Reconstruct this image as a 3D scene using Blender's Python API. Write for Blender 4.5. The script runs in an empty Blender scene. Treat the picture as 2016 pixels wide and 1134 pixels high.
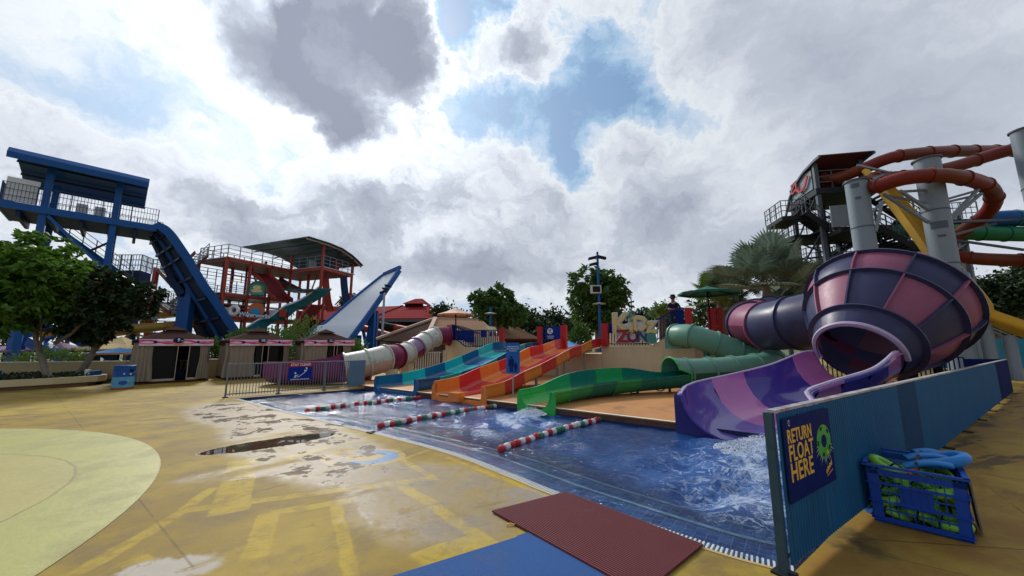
import bpy, bmesh, math, random
import numpy as np
from mathutils import Vector, Matrix
from mathutils.geometry import tessellate_polygon
rad = math.radians
SC = bpy.context.scene
COL = SC.collection
# ------------------------------------------------------------------ camera
FPX, CAMH, PITCH = 728.0, 1.65, math.atan(111 / 728)
cam_data = bpy.data.cameras.new('camera')
cam = bpy.data.objects.new('camera', cam_data); COL.objects.link(cam)
cam.location = (0, 0, CAMH); cam.rotation_euler = (math.pi / 2 + PITCH, 0, 0)
cam_data.sensor_width = 36; cam_data.lens = 36 * FPX / 2016
cam_data.clip_start = 0.05; cam_data.clip_end = 3000
SC.camera = cam
SC.view_settings.view_transform = 'Standard'; SC.view_settings.look = 'None'
SC.view_settings.gamma = 1; SC.view_settings.exposure = 0.2

def ray(px, py):
    x = (px - 1008) / FPX; z = (567 - py) / FPX
    return Vector((x, math.cos(PITCH) - z * math.sin(PITCH), math.sin(PITCH) + z * math.cos(PITCH)))
def G(px, py, z=0.0):
    r = ray(px, py); t = (z - CAMH) / r.z
    return Vector((r.x * t, r.y * t, z))
def P(px, py, Y):
    r = ray(px, py); t = Y / r.y
    return Vector((r.x * t, Y, CAMH + r.z * t))

# ------------------------------------------------------------------ node expressions
class NT:
    def __init__(s, tree): s.t = tree; s.n = tree.nodes; s.l = tree.links
    def put(s, inp, v):
        if isinstance(v, E_): s.l.new(v.s, inp)
        elif isinstance(v, bpy.types.NodeSocket): s.l.new(v, inp)
        elif v is not None: inp.default_value = v
    def math(s, op, a, b=None, c=None, clamp=False):
        nd = s.n.new('ShaderNodeMath'); nd.operation = op; nd.use_clamp = clamp
        for i, v in enumerate((a, b, c)): s.put(nd.inputs[i], v)
        return E_(s, nd.outputs[0])
    def vec(s, op, a, b=None):
        nd = s.n.new('ShaderNodeVectorMath'); nd.operation = op
        s.put(nd.inputs[0], a); s.put(nd.inputs[1], b)
        return E_(s, nd.outputs['Value'] if op in ('DOT_PRODUCT', 'LENGTH', 'DISTANCE') else nd.outputs[0])
    def xyz(s, v):
        nd = s.n.new('ShaderNodeSeparateXYZ'); s.put(nd.inputs[0], v)
        return [E_(s, o) for o in nd.outputs]
    def comb(s, x, y, z):
        nd = s.n.new('ShaderNodeCombineXYZ')
        for i, v in enumerate((x, y, z)): s.put(nd.inputs[i], v)
        return E_(s, nd.outputs[0])
    def coord(s, which='Object'):
        nd = s.n.new('ShaderNodeTexCoord'); return E_(s, nd.outputs[which])
    def noise(s, v, scale, detail=4, rough=.55, dist=0, sc=(1, 1, 1), off=(0, 0, 0), color=False):
        mp = s.n.new('ShaderNodeMapping'); s.put(mp.inputs[0], v); mp.inputs['Scale'].default_value = sc
        mp.inputs['Location'].default_value = off
        nd = s.n.new('ShaderNodeTexNoise'); s.l.new(mp.outputs[0], nd.inputs['Vector'])
        nd.inputs['Scale'].default_value = scale; nd.inputs['Detail'].default_value = detail
        nd.inputs['Roughness'].default_value = rough; nd.inputs['Distortion'].default_value = dist
        return E_(s, nd.outputs['Color' if color else 0])
    def voro(s, v, scale, feature='F1', out='Distance', sc=(1, 1, 1), rnd=1.0):
        mp = s.n.new('ShaderNodeMapping'); s.put(mp.inputs[0], v); mp.inputs['Scale'].default_value = sc
        nd = s.n.new('ShaderNodeTexVoronoi'); s.l.new(mp.outputs[0], nd.inputs['Vector']); nd.feature = feature
        nd.inputs['Scale'].default_value = scale; nd.inputs['Randomness'].default_value = rnd
        return E_(s, nd.outputs[out])
    def mix(s, f, a, b, blend='MIX'):
        nd = s.n.new('ShaderNodeMix'); nd.data_type = 'RGBA'; nd.blend_type = blend
        s.put(nd.inputs[0], f)
        for i, v in ((6, a), (7, b)):
            if isinstance(v, tuple) and len(v) == 3: v = (*v, 1)
            s.put(nd.inputs[i], v)
        return E_(s, nd.outputs[2])
    def ramp(s, f, stops, interp='LINEAR'):
        nd = s.n.new('ShaderNodeValToRGB'); s.put(nd.inputs[0], f); r = nd.color_ramp; r.interpolation = interp
        while len(r.elements) < len(stops): r.elements.new(.5)
        for e, (p, c) in zip(r.elements, stops):
            e.position = p; e.color = (*c, 1) if len(c) == 3 else c
        return E_(s, nd.outputs[0])
    def ss(s, x, a, b):       # smooth step
        nd = s.n.new('ShaderNodeMapRange'); nd.interpolation_type = 'SMOOTHSTEP'
        s.put(nd.inputs['Value'], x); nd.inputs['From Min'].default_value = a; nd.inputs['From Max'].default_value = b
        nd.inputs['To Min'].default_value = 0; nd.inputs['To Max'].default_value = 1
        if a > b:
            nd.inputs['From Min'].default_value = b; nd.inputs['From Max'].default_value = a
            nd.inputs['To Min'].default_value = 1; nd.inputs['To Max'].default_value = 0
        return E_(s, nd.outputs[0])
class E_:
    def __init__(s, nt, sock): s.nt = nt; s.s = sock
    def __add__(a, b): return a.nt.math('ADD', a, b)
    __radd__ = __add__
    def __sub__(a, b): return a.nt.math('SUBTRACT', a, b)
    def __rsub__(a, b): return a.nt.math('SUBTRACT', b, a)
    def __mul__(a, b): return a.nt.math('MULTIPLY', a, b)
    __rmul__ = __mul__
    def __truediv__(a, b): return a.nt.math('DIVIDE', a, b)
    def max(a, b): return a.nt.math('MAXIMUM', a, b)
    def min(a, b): return a.nt.math('MINIMUM', a, b)
    def abs(a): return a.nt.math('ABSOLUTE', a)
    def clamp(a): return a.nt.math('ADD', a, 0.0, clamp=True)

# ------------------------------------------------------------------ world: sky and clouds
SUN_AZ, SUN_EL = rad(-29), rad(37.5)
W = bpy.data.worlds.new('World'); SC.world = W; W.use_nodes = True
wt = W.node_tree; wt.nodes.clear(); n = NT(wt)
wo = wt.nodes.new('ShaderNodeOutputWorld'); wb = wt.nodes.new('ShaderNodeBackground')
sky = wt.nodes.new('ShaderNodeTexSky'); sky.sky_type = 'NISHITA'; sky.sun_disc = False
sky.sun_elevation = SUN_EL; sky.sun_rotation = SUN_AZ; sky.air_density = 1.2; sky.dust_density = 1.5
d = n.vec('NORMALIZE', n.coord('Generated'))
dx, dy, dz = n.xyz(d)
az = n.math('ARCTAN2', dx, dy); el = n.math('ARCSINE', dz)
w1 = n.noise(d, 3.2, 7, .6, off=(3.1, 1.7, .4), color=True)
w2 = n.noise(d, 11.0, 6, .62, off=(7.7, 2.2, 5.1), color=True)
wx, wy, wz = n.xyz(w1); vx, vy, vz = n.xyz(w2)
w3 = n.noise(d, 34.0, 5, .6, off=(1.7, 6.2, 3.1), color=True); ux, uy, uz = n.xyz(w3)
azw = az + (wx - .5) * .26 + (vx - .5) * .13 + (ux - .5) * .035
elw = el + (wy - .5) * .20 + (vy - .5) * .11 + (uy - .5) * .03
cv = n.comb(azw, elw, 1.0)
def azel(px, py):
    r = ray(px, py).normalized(); return math.atan2(r.x, r.y), math.asin(r.z)
BLOBS = [  # px, py, radius x, radius y, tilt deg, amount of cloud
 (745, 70, 125, 110, 0, .70), (640, 190, 120, 45, 30, .65), (665, 250, 38, 45, 0, .55), (600, 40, 30, 70, 0, .75),
 (830, 150, 50, 80, 0, .40), (520, 80, 60, 90, 0, .10), (490, 170, 60, 60, 0, .12), (760, 25, 20, 15, 0, -.3),
 (300, 230, 420, 120, 8, -.13), (150, 60, 300, 120, 0, -.04), (60, 250, 90, 40, 10, .20), (20, 320, 90, 70, 0, .12), (430, 15, 60, 25, 0, .18),
 (400, 390, 110, 36, 12, .28), (500, 400, 70, 30, 0, .2), (740, 400, 125, 42, 8, .34), (330, 330, 120, 40, 15, .08),
 (620, 305, 110, 40, 0, -.04), (570, 340, 70, 30, 0, .0), (850, 510, 240, 42, 3, .36), (1010, 545, 120, 30, 0, .26), (470, 470, 120, 30, 0, .22),
 (905, 60, 46, 85, 0, -.50), (985, 30, 50, 40, 0, -.30), (1000, 215, 185, 50, 0, -.36), (1180, 130, 75, 110, 20, -.32),
 (1135, 310, 36, 100, -25, -.38), (1270, 215, 110, 45, 10, -.28), (1030, 85, 50, 60, 15, .34), (915, 125, 45, 35, 20, .28), (1070, 180, 30, 28, 0, .25),
 (800, 245, 40, 25, 0, -.15), (990, 300, 80, 45, 10, .10), (1080, 430, 130, 60, 10, .12), (940, 390, 90, 40, 0, .05),
 (1250, 290, 70, 50, 0, .08), (1300, 420, 160, 70, 10, .26), (1650, 120, 420, 150, 5, .20), (1850, 330, 300, 100, 0, .20), (1400, 420, 300, 60, 0, .08), (1500, 60, 120, 60, 0, .05),
 (1500, 380, 110, 50, 0, -.05), (1180, 540, 150, 30, 0, .10), (350, 560, 160, 60, 0, -.14), (1450, 500, 150, 40, 0, .18), (800, 610, 400, 34, 0, -.14), (150, 420, 120, 60, 0, -.02)]
acc = None
for (px, py, rx, ry, tilt, amp) in BLOBS:
    c, s_ = math.cos(rad(tilt)), math.sin(rad(tilt))
    a0, e0 = azel(px, py)
    a1, e1 = azel(px + rx * c, py + rx * s_); a2, e2 = azel(px - ry * s_, py + ry * c)
    M = Matrix(((a1 - a0, a2 - a0), (e1 - e0, e2 - e0))).inverted()
    u = n.vec('DOT_PRODUCT', cv, (M[0][0], M[0][1], -(M[0][0] * a0 + M[0][1] * e0)))
    v = n.vec('DOT_PRODUCT', cv, (M[1][0], M[1][1], -(M[1][0] * a0 + M[1][1] * e0)))
    r2 = n.math('MULTIPLY_ADD', v, v, u * u)
    g = n.math('EXPONENT', r2 * -1.0)
    acc = n.math('MULTIPLY_ADD', g, amp, acc if acc is not None else 0.0)
fb = n.noise(n.comb(azw, elw * 1.5, 0.0), 5.5, 9, .62, off=(1.3, 4.4, 0))
fb2 = n.noise(n.comb(azw, elw * 1.6, 0.0), 19.0, 7, .6, off=(6.3, 2.4, 0))
calm = 1.0 - n.ss(az, .30, .75) * .5 - n.ss(az, -.25, -.75) * .55 * n.ss(el, .25, .45)
D = acc + .405 + ((fb - .5) * .85 + (fb2 - .5) * .34) * calm + n.ss(az, .35, .8) * .07 + n.ss(dy, .15, -.5) * .38  # last term: cloud added behind the camera to dim faces turned towards it
cloud = n.ramp(D, [(0.0, (.21, .41, .69)), (.14, (.38, .57, .79)), (.25, (.54, .67, .84)), (.36, (.82, .87, .92)), (.47, (.70, .75, .83)),
                   (.60, (.52, .57, .66)), (.79, (.39, .43, .52)), (1.0, (.31, .34, .43))])
sv = Vector((math.sin(SUN_AZ) * math.cos(SUN_EL), math.cos(SUN_AZ) * math.cos(SUN_EL), math.sin(SUN_EL)))
sd = n.vec('DOT_PRODUCT', d, tuple(sv)).max(0.0)
glow = n.math('POWER', sd, 12.0) * .50 + n.math('POWER', sd, 90.0) * .4 + .90
thin = 1.0 - n.ss(D, .42, .72)
glow = 1.0 + (glow - 1.0) * (thin * .85 + .15)
cl = n.vec('MULTIPLY', cloud, n.comb(glow, glow, glow))
# the clear air of the sky texture tints what shows between the clouds
skyc = n.vec('MULTIPLY', sky.outputs[0], (.10, .10, .10))
mixf = 1.0 - n.ss(D, -.05, .22)
colr = n.mix(mixf * .45, cl, skyc)
hz = n.ss(el, .20, -.02)
colr = n.mix(hz * .6, colr, (.72, .76, .82))
wt.links.new(colr.s, wb.inputs[0]); wb.inputs[1].default_value = .90
wt.links.new(wb.outputs[0], wo.inputs[0])
try: W.cycles.sampling_method = 'MANUAL'; W.cycles.sample_map_resolution = 512
except Exception: pass
sl = bpy.data.lights.new('sun', 'SUN'); sl.energy = 2.5; sl.angle = rad(10); sl.color = (1, .96, .90)
so = bpy.data.objects.new('sun', sl); COL.objects.link(so)
so.rotation_euler = (-sv).to_track_quat('-Z', 'Y').to_euler()
# ------------------------------------------------------------------ mesh and object helpers
RN = random.Random(7)
def V3(*a): return Vector(a)
ORG = {}
class MB:
    def __init__(s): s.v = []; s.f = []; s.m = []; s.mi = 0
    def face(s, pts, mi=None):
        k = len(s.v); s.v += [tuple(p) for p in pts]; s.f.append(tuple(range(k, k + len(pts)))); s.m.append(s.mi if mi is None else mi)
    def box(s, c, size, ax=None, mi=None):
        c = Vector(c); X, Y, Z = (ax if ax else (V3(1, 0, 0), V3(0, 1, 0), V3(0, 0, 1)))
        hx, hy, hz = size[0] / 2, size[1] / 2, size[2] / 2
        k = len(s.v)
        for z in (-hz, hz):
            for x, y in ((-hx, -hy), (hx, -hy), (hx, hy), (-hx, hy)): s.v.append(tuple(c + X * x + Y * y + Z * z))
        for q in ((3, 2, 1, 0), (4, 5, 6, 7), (0, 1, 5, 4), (1, 2, 6, 5), (2, 3, 7, 6), (3, 0, 4, 7)):
            s.f.append(tuple(k + i for i in q)); s.m.append(s.mi if mi is None else mi)
        return s
    def beam(s, a, b, w, h=None, up=V3(0, 0, 1), mi=None):
        a, b = Vector(a), Vector(b); h = h or w; T = b - a; L = T.length
        if L < 1e-6: return s
        T.normalize()
        if abs(T.dot(up)) > .98: up = V3(0, 1, 0)
        S = T.cross(up).normalized(); U = S.cross(T)
        return s.box((a + b) / 2, (L, w, h), (T, S, U), mi)
    def cyl(s, a, b, r, r2=None, n=12, caps=True, mi=None):
        a, b = Vector(a), Vector(b); r2 = r if r2 is None else r2
        return s.tube([a, b], [r, r2], n, caps, mi)
    def tube(s, pts, r, n=10, caps=True, mi=None):
        pts = [Vector(p) for p in pts]; fr = frames(pts)
        rr = r if isinstance(r, (list, tuple)) else [r] * len(pts)
        prof = [[(math.cos(t) * q, math.sin(t) * q) for t in [2 * math.pi * i / n for i in range(n)]] for q in rr]
        return s.sweep(pts, fr, prof, True, caps, mi)
    def sweep(s, pts, fr, prof, closed=True, caps=True, mi=None):
        """prof: list of (side, up) points, or one such list per station"""
        per = prof if isinstance(prof[0][0], (tuple, list)) else [prof] * len(pts)
        n = len(per[0]); k = len(s.v)
        for p, (T, S, U), pr in zip(pts, fr, per):
            for (a, b) in pr: s.v.append(tuple(p + S * a + U * b))
        mi = s.mi if mi is None else mi
        for i in range(len(pts) - 1):
            for j in range(n if closed else n - 1):
                j2 = (j + 1) % n
                s.f.append((k + i * n + j, k + i * n + j2, k + (i + 1) * n + j2, k + (i + 1) * n + j)); s.m.append(mi)
        if caps and closed:
            s.f.append(tuple(k + j for j in reversed(range(n)))); s.m.append(mi)
            s.f.append(tuple(k + (len(pts) - 1) * n + j for j in range(n))); s.m.append(mi)
        return s
    def prism(s, pts, z0, z1, mi=None, mtop=None):
        """flat polygon (x, y) raised from z0 to z1"""
        n = len(pts); k = len(s.v); mi = s.mi if mi is None else mi
        pts = [(p[0], p[1]) for p in pts]
        ar = sum(pts[i][0] * pts[(i + 1) % n][1] - pts[(i + 1) % n][0] * pts[i][1] for i in range(n))
        if ar < 0: pts = pts[::-1]
        for z in (z0, z1): s.v += [(x, y, z) for x, y in pts]
        for i in range(n):
            j = (i + 1) % n; s.f.append((k + i, k + j, k + n + j, k + n + i)); s.m.append(mi)
        tri = tessellate_polygon([[V3(x, y, 0) for x, y in pts]])
        for t in tri:
            a, b, c = t
            q = (Vector(pts[b]) - Vector(pts[a])).cross(Vector(pts[c]) - Vector(pts[a]))
            if q < 0: a, c = c, a
            s.f.append((k + n + a, k + n + b, k + n + c)); s.m.append(mi if mtop is None else mtop)
            s.f.append((k + c, k + b, k + a)); s.m.append(mi)
        return s
    def slab(s, pts, vec, mi=None):
        """convex 3D polygon extruded by vec"""
        n = len(pts); k = len(s.v); mi = s.mi if mi is None else mi; vec = Vector(vec)
        s.v += [tuple(Vector(p)) for p in pts] + [tuple(Vector(p) + vec) for p in pts]
        s.f.append(tuple(k + i for i in reversed(range(n)))); s.f.append(tuple(k + n + i for i in range(n))); s.m += [mi, mi]
        for i in range(n):
            j = (i + 1) % n; s.f.append((k + i, k + j, k + n + j, k + n + i)); s.m.append(mi)
        return s
    def lathe(s, prof, o=(0, 0, 0), ax=None, n=20, a0=0, a1=2 * math.pi, mi=None, thick=0):
        """prof: (radius, height)"""
        o = Vector(o); X, Y, Z = (ax if ax else (V3(1, 0, 0), V3(0, 1, 0), V3(0, 0, 1)))
        full = abs(a1 - a0 - 2 * math.pi) < 1e-6; k = len(s.v); m = n if full else n + 1; mi = s.mi if mi is None else mi
        for i in range(m):
            t = a0 + (a1 - a0) * i / n; c, q = math.cos(t), math.sin(t)
            for (r, h) in prof: s.v.append(tuple(o + X * (r * c) + Y * (r * q) + Z * h))
        L = len(prof)
        for i in range(n):
            i2 = (i + 1) % m
            for j in range(L - 1):
                s.f.append((k + i * L + j, k + i2 * L + j, k + i2 * L + j + 1, k + i * L + j + 1)); s.m.append(mi)
        return s
    def torus(s, c, R, r, ax=None, n=24, m=8, mi=None):
        prof = [(R + r * math.cos(2 * math.pi * j / m), r * math.sin(2 * math.pi * j / m)) for j in range(m + 1)]
        return s.lathe(prof, c, ax, n, mi=mi)
    def build(s, name, mats, parent=None, smooth=True, angle=35, origin=None):
        me = bpy.data.meshes.new(name)
        if parent is not None: org = ORG[parent]
        elif origin is not None: org = Vector(origin)
        else: org = V3(0, 0, 0)
        vs = np.array(s.v, dtype=float).reshape(-1, 3) - np.array(org)
        me.from_pydata(vs.tolist(), [], s.f)
        if not isinstance(mats, (list, tuple)): mats = [mats]
        for m in mats: me.materials.append(M[m] if isinstance(m, str) else m)
        me.polygons.foreach_set('material_index', s.m)
        me.validate()
        bm = bmesh.new(); bm.from_mesh(me); bmesh.ops.remove_doubles(bm, verts=bm.verts, dist=1e-5)
        bmesh.ops.recalc_face_normals(bm, faces=bm.faces) if len(bm.faces) < 60000 else None
        bm.to_mesh(me); bm.free()
        if smooth:
            me.shade_smooth(); me.set_sharp_from_angle(angle=rad(angle))
        me.update()
        o = bpy.data.objects.new(name, me); COL.objects.link(o)
        if parent is not None: o.parent = parent
        else: o.location = org
        ORG[o] = org
        return o
def frames(pts, up=V3(0, 0, 1)):
    out = []; n = len(pts); prevS = None
    for i in range(n):
        T = (pts[min(i + 1, n - 1)] - pts[max(i - 1, 0)]).normalized()
        S = T.cross(up)
        if S.length < .15:
            S = prevS - T * prevS.dot(T) if prevS else (T.cross(V3(0, 1, 0)) if abs(T.y) < .9 else T.cross(V3(1, 0, 0)))
        S.normalize()
        if prevS is not None and S.dot(prevS) < 0 and S.length and abs(T.z) > .9: S = -S
        prevS = S; out.append((T, S, S.cross(T)))
    return out
def spline(pts, n=8):
    """Catmull-Rom through pts (Vectors or tuples of any length)"""
    pts = [np.array(p, float) for p in pts]; P_ = [2 * pts[0] - pts[1]] + pts + [2 * pts[-1] - pts[-2]]; out = []
    for i in range(1, len(P_) - 2):
        a, b, c, d = P_[i - 1:i + 3]
        for k in range(n):
            t = k / n; out.append(.5 * (2 * b + (c - a) * t + (2 * a - 5 * b + 4 * c - d) * t * t + (-a + 3 * b - 3 * c + d) * t ** 3))
    out.append(pts[-1]); return out
def sp3(pts, n=8): return [Vector(p[:3]) for p in spline(pts, n)]
def tag(o, label=None, cat=None, group=None, kind=None):
    if label: o['label'] = label
    if cat: o['category'] = cat
    if group: o['group'] = group
    if kind: o['kind'] = kind
    return o
def thing(name, label, cat, loc=(0, 0, 0), group=None, local=False, rz=0):
    o = bpy.data.objects.new(name, None); COL.objects.link(o); o.location = loc; o.rotation_euler.z = rz
    o.empty_display_size = .2
    ORG[o] = V3(0, 0, 0) if local else Vector(loc)
    return tag(o, label, cat, group)
def structure(o): o['kind'] = 'structure'; return o
def copy_tree(o, parent=None):
    c = o.copy(); COL.objects.link(c); c.parent = parent
    for ch in o.children: copy_tree(ch, c)
    return c
def text_mesh(txt, size, mat, name, parent=None, M4=None, ext=.004, align='CENTER', bold=0.0, sx=1.0, space=1.0):
    """lettering as a mesh; M4 places it (x right, y up, z out)"""
    cu = bpy.data.curves.new('lettering', 'FONT'); cu.body = txt; cu.size = size; cu.extrude = ext; cu.offset = bold
    cu.align_x = align; cu.align_y = 'CENTER'; cu.resolution_u = 3; cu.space_character = space
    t = bpy.data.objects.new('lettering', cu); COL.objects.link(t)
    bpy.context.view_layer.update()
    me = bpy.data.meshes.new_from_object(t.evaluated_get(bpy.context.evaluated_depsgraph_get()))
    bpy.data.objects.remove(t); bpy.data.curves.remove(cu)
    me.transform(Matrix.Diagonal((sx, 1, 1, 1)))
    if M4 is not None: me.transform(M4)
    me.transform(Matrix.Translation(-(ORG[parent] if parent is not None else V3(0, 0, 0))))
    me.materials.clear(); me.materials.append(M[mat] if isinstance(mat, str) else mat)
    o = bpy.data.objects.new(name, me); COL.objects.link(o)
    if parent is not None: o.parent = parent
    ORG[o] = ORG[parent] if parent is not None else V3(0, 0, 0)
    return o
def face_frame(o, right, up):
    right = Vector(right).normalized(); up = Vector(up); up = (up - right * up.dot(right)).normalized(); z = right.cross(up)
    m = Matrix.Identity(4)
    for i, a in enumerate((right, up, z)):
        for j in range(3): m[j][i] = a[j]
    m.translation = Vector(o); return m

# ------------------------------------------------------------------ materials
M = {}
def mat(name, color, rough=.5, metal=0, var=.14, scale=2.0, dirt=0.0, dcol=(.12, .10, .07), streak=0.0, bump=0.0, bscale=40, trans=0, spec=.22, coat=0):
    m = bpy.data.materials.new(name); m.use_nodes = True; M[name] = m
    t = m.node_tree; b = t.nodes['Principled BSDF']; k = NT(t)
    co = k.coord('Object')
    n1 = k.noise(co, scale, 5, .6); n2 = k.noise(co, scale * 7, 4, .6, off=(5, 3, 1))
    f = 1.0 + (n1 - .5) * (var * 2) + (n2 - .5) * var
    c = k.vec('MULTIPLY', (*color,), k.comb(f, f, f))
    if dirt > 0:
        dn = k.noise(co, scale * 1.7, 8, .7, dist=.6, off=(9, 2, 4))
        c = k.mix(k.ss(dn, .62 - dirt * .25, .78 - dirt * .1) * min(1, dirt + .25), c, dcol)
    if streak > 0:
        sn = k.noise(co, 6, 5, .6, sc=(3, 3, .18)); c = k.mix(k.ss(sn, .5, .72) * streak, c, tuple(x * .35 + .02 for x in color))
        s2 = k.noise(co, 5, 5, .6, sc=(3, 3, .2), off=(4, 8, 0)); c = k.mix(k.ss(s2, .56, .78) * (streak * .5), c, tuple(min(1, x * 1.25 + .10) for x in color))
    t.links.new(c.s, b.inputs['Base Color'])
    r = (n2 - .5) * .18 + (n1 - .5) * .2 + rough
    t.links.new(r.clamp().s, b.inputs['Roughness'])
    b.inputs['Metallic'].default_value = metal; b.inputs['Specular IOR Level'].default_value = spec
    if coat: b.inputs['Coat Weight'].default_value = coat
    if trans: b.inputs['Transmission Weight'].default_value = trans
    if bump:
        bn = k.noise(co, bscale, 5, .6); nd = t.nodes.new('ShaderNodeBump'); nd.inputs['Strength'].default_value = bump; nd.inputs['Distance'].default_value = .02
        t.links.new(bn.s, nd.inputs['Height']); t.links.new(nd.outputs[0], b.inputs['Normal'])
    return m
# ------------------------------------------------------------------ pool outline
NEAR = sp3([(-8.55, 11.74, 0), (-5.6, 9.46, 0), (-2.79, 7.4, 0), (-.98, 5.98, 0), (-.05, 4.98, 0), (.5, 4.36, 0), (1.53, 3.36, 0), (2.05, 2.98, 0)], 6)
FAR_L, FAR_R = V3(-5.6, 14.4, 0), V3(5.85, 5.77, 0)
ED = (FAR_R - FAR_L).normalized(); NN = V3(-ED.y, ED.x, 0)      # along the far edge / away up the slides
WALL0, WD = V3(1.98, 2.97, 0), V3(.8321, .5547, 0)               # blue fence by the crate
WN = V3(WD.y, -WD.x, 0)                                            # its camera-side normal
POOL = [p for p in NEAR] + [FAR_R, FAR_L]
WATER_Z, DECK_Z = -.055, .115

def ground_material():
    m = bpy.data.materials.new('painted_concrete'); m.use_nodes = True; M['ground'] = m
    t = m.node_tree; b = t.nodes['Principled BSDF']; k = NT(t)
    co = k.coord('Object'); x, y, z = k.xyz(co)
    na = k.noise(co, .35, 6, .6); nb = k.noise(co, 1.6, 8, .65, off=(3, 1, 0)); nc = k.noise(co, 14, 6, .7); nd_ = k.noise(co, .9, 8, .7, dist=.8, off=(8, 4, 0))
    cx = k.noise(co, 3.0, 5, .65, color=True); ex, ey, ez = k.xyz(cx)
    xw = x + (ex - .5) * .45; yw = y + (ey - .5) * .45
    xs = x + (ex - .5) * .10; ys = y + (ey - .5) * .10
    ochre = k.mix(k.ss(na, .35, .65), (.235, .158, .028), (.385, .275, .036))
    col = k.mix(k.ss(nb, .42, .68) * .8, ochre, (.165, .115, .045))
    # worn, bare and damp concrete
    def blob(px, py, rx, ry, rot=0, soft=(.75, 1.15)):
        c_, s_ = math.cos(rot), math.sin(rot)
        a = ((xw - px) * c_ + (yw - py) * s_) * (1 / rx); q = ((yw - py) * c_ - (xw - px) * s_) * (1 / ry)
        return k.ss(k.math('SQRT', a * a + q * q), soft[1], soft[0])
    worn = blob(-3.6, 6.6, 3.0, .95, -.75).max(blob(-5.9, 9.0, 3.3, 1.1, -.6)).max(blob(-.9, 4.4, .9, 1.3, .7) * .75).max(blob(-3.2, 5.3, 1.0, .35, .5)).max(blob(.1, 4.35, .45, .28, .6))
    worn = worn * k.ss(nd_, .30, .52)
    col = k.mix(worn * .8, col, (.25, .20, .145))
    col = k.mix(k.ss(nb, .60, .70) * k.ss(y, 8, 12) * .6, col, (.30, .21, .12))
    # broad yellow strips of newer paint (centre, direction, half sizes)
    def strip(p, q, w, fade=1.0):
        a = G(*p); b_ = G(*q); dv = b_ - a; L = dv.length / 2; mid = (a + b_) / 2; dv.normalize()
        u = ((xs - mid.x) * dv.x + (ys - mid.y) * dv.y).abs(); v = ((ys - mid.y) * dv.x - (xs - mid.x) * dv.y).abs()
        return k.ss(u, L + .03, L - .03) * k.ss(v, w + .015, w - .015) * fade
    ST = [((660, 990), (690, 1134), .055), ((360, 1005), (860, 940), .07), ((700, 962), (855, 940), .05), ((855, 940), (790, 905), .045), ((790, 905), (860, 880), .04),
          ((480, 905), (450, 1010), .17), ((420, 960), (340, 1020), .06), ((500, 1100), (530, 1010), .10), ((530, 1010), (700, 985), .07), ((790, 955), (990, 1085), .07),
          ((960, 1062), (820, 1110), .16), ((330, 1025), (150, 1130), .07), ((300, 1134), (260, 1100), .09), ((560, 905), (640, 880), .10), ((880, 900), (1100, 985), .035), ((180, 800), (330, 790), .12)]
    sm = None
    for a, b_, w in ST:
        g_ = strip(a, b_, w); sm = g_ if sm is None else sm.max(g_)
    wear = k.noise(co, 4.5, 8, .72, dist=.5, off=(1, 7, 2)); col = k.mix(sm * k.ss(nd_, .22, .50) * (k.ss(wear, .34, .58) * .60 + .12), col, (.44, .315, .028))
    # dark stains, drag marks
    st = k.noise(co, 1.1, 8, .75, dist=1.2, sc=(1, 1, 1), off=(2, 9, 0))
    col = k.mix(k.ss(st, .56, .74) * .5, col, (.10, .072, .038)); scr = k.noise(k.comb(x * .8 + y * .5, y * 3.2 - x * 2.0, 0.0), 1.3, 8, .72, dist=.3, off=(6, 1, 0)); col = k.mix(k.ss(scr, .57, .66) * .45, col, (.15, .10, .042))
    far = k.noise(k.comb(x * .45 + y * .35, y * 1.9 - x * 1.0, 0.0), 1.3, 8, .68)
    col = k.mix(k.ss(far, .54, .63) * k.ss(y, 6.0, 9) * k.ss(y, 40, 20) * .7, col, (.13, .10, .07))
    # the side by the crate: browner, blotched black near the fence
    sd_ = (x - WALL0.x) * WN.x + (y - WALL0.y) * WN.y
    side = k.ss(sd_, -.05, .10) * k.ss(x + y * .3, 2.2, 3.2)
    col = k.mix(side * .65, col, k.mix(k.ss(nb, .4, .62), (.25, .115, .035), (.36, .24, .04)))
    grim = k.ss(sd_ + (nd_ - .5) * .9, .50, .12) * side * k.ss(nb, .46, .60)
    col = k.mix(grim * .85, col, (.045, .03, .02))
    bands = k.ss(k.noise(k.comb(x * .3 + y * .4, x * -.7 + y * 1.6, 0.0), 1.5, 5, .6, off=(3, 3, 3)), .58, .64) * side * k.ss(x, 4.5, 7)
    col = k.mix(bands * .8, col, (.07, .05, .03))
    # blue ring painted round a drain, much worn
    rc = (G(640, 903) + G(785, 903)) / 2
    rx = (xs - rc.x) * (1 / .50); ry = (ys - 5.80) * (1 / .36); rr = k.math('SQRT', rx * rx + ry * ry)
    ring = k.ss(rr, 1.04, .98) * k.ss(rr, .52, .60) * k.ss(k.noise(co, 7, 6, .7, sc=(1, 2.4, 1)) + (rx * .12), .40, .52)
    col = k.mix(k.ss(rr, 1.25, 1.18) * .5, col, (.52, .37, .12))
    col = k.mix(ring * .9, col, (.09, .22, .42))
    # bare patch and hairline cracks
    bare = k.ss(k.math('SQRT', (xw + 2.55) * (xw + 2.55) + (yw - 3.02) * (yw - 3.02) * 4), .40, .28) * k.ss(nd_, .42, .46)
    col = k.mix(bare, col, (.40, .36, .30))
    cr = k.voro(k.comb(x + (ex - .5) * .5, y + (ey - .5) * .5, 0.0), .42, 'DISTANCE_TO_EDGE')
    col = k.mix(k.ss(cr, .004, .001) * k.ss(na, .48, .60) * .45, col, (.07, .05, .03))
    ju = (x * ED.x + y * ED.y) * .30 + (ey - .5) * .010; jv = (x * NN.x + y * NN.y) * .30 + .2
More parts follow.
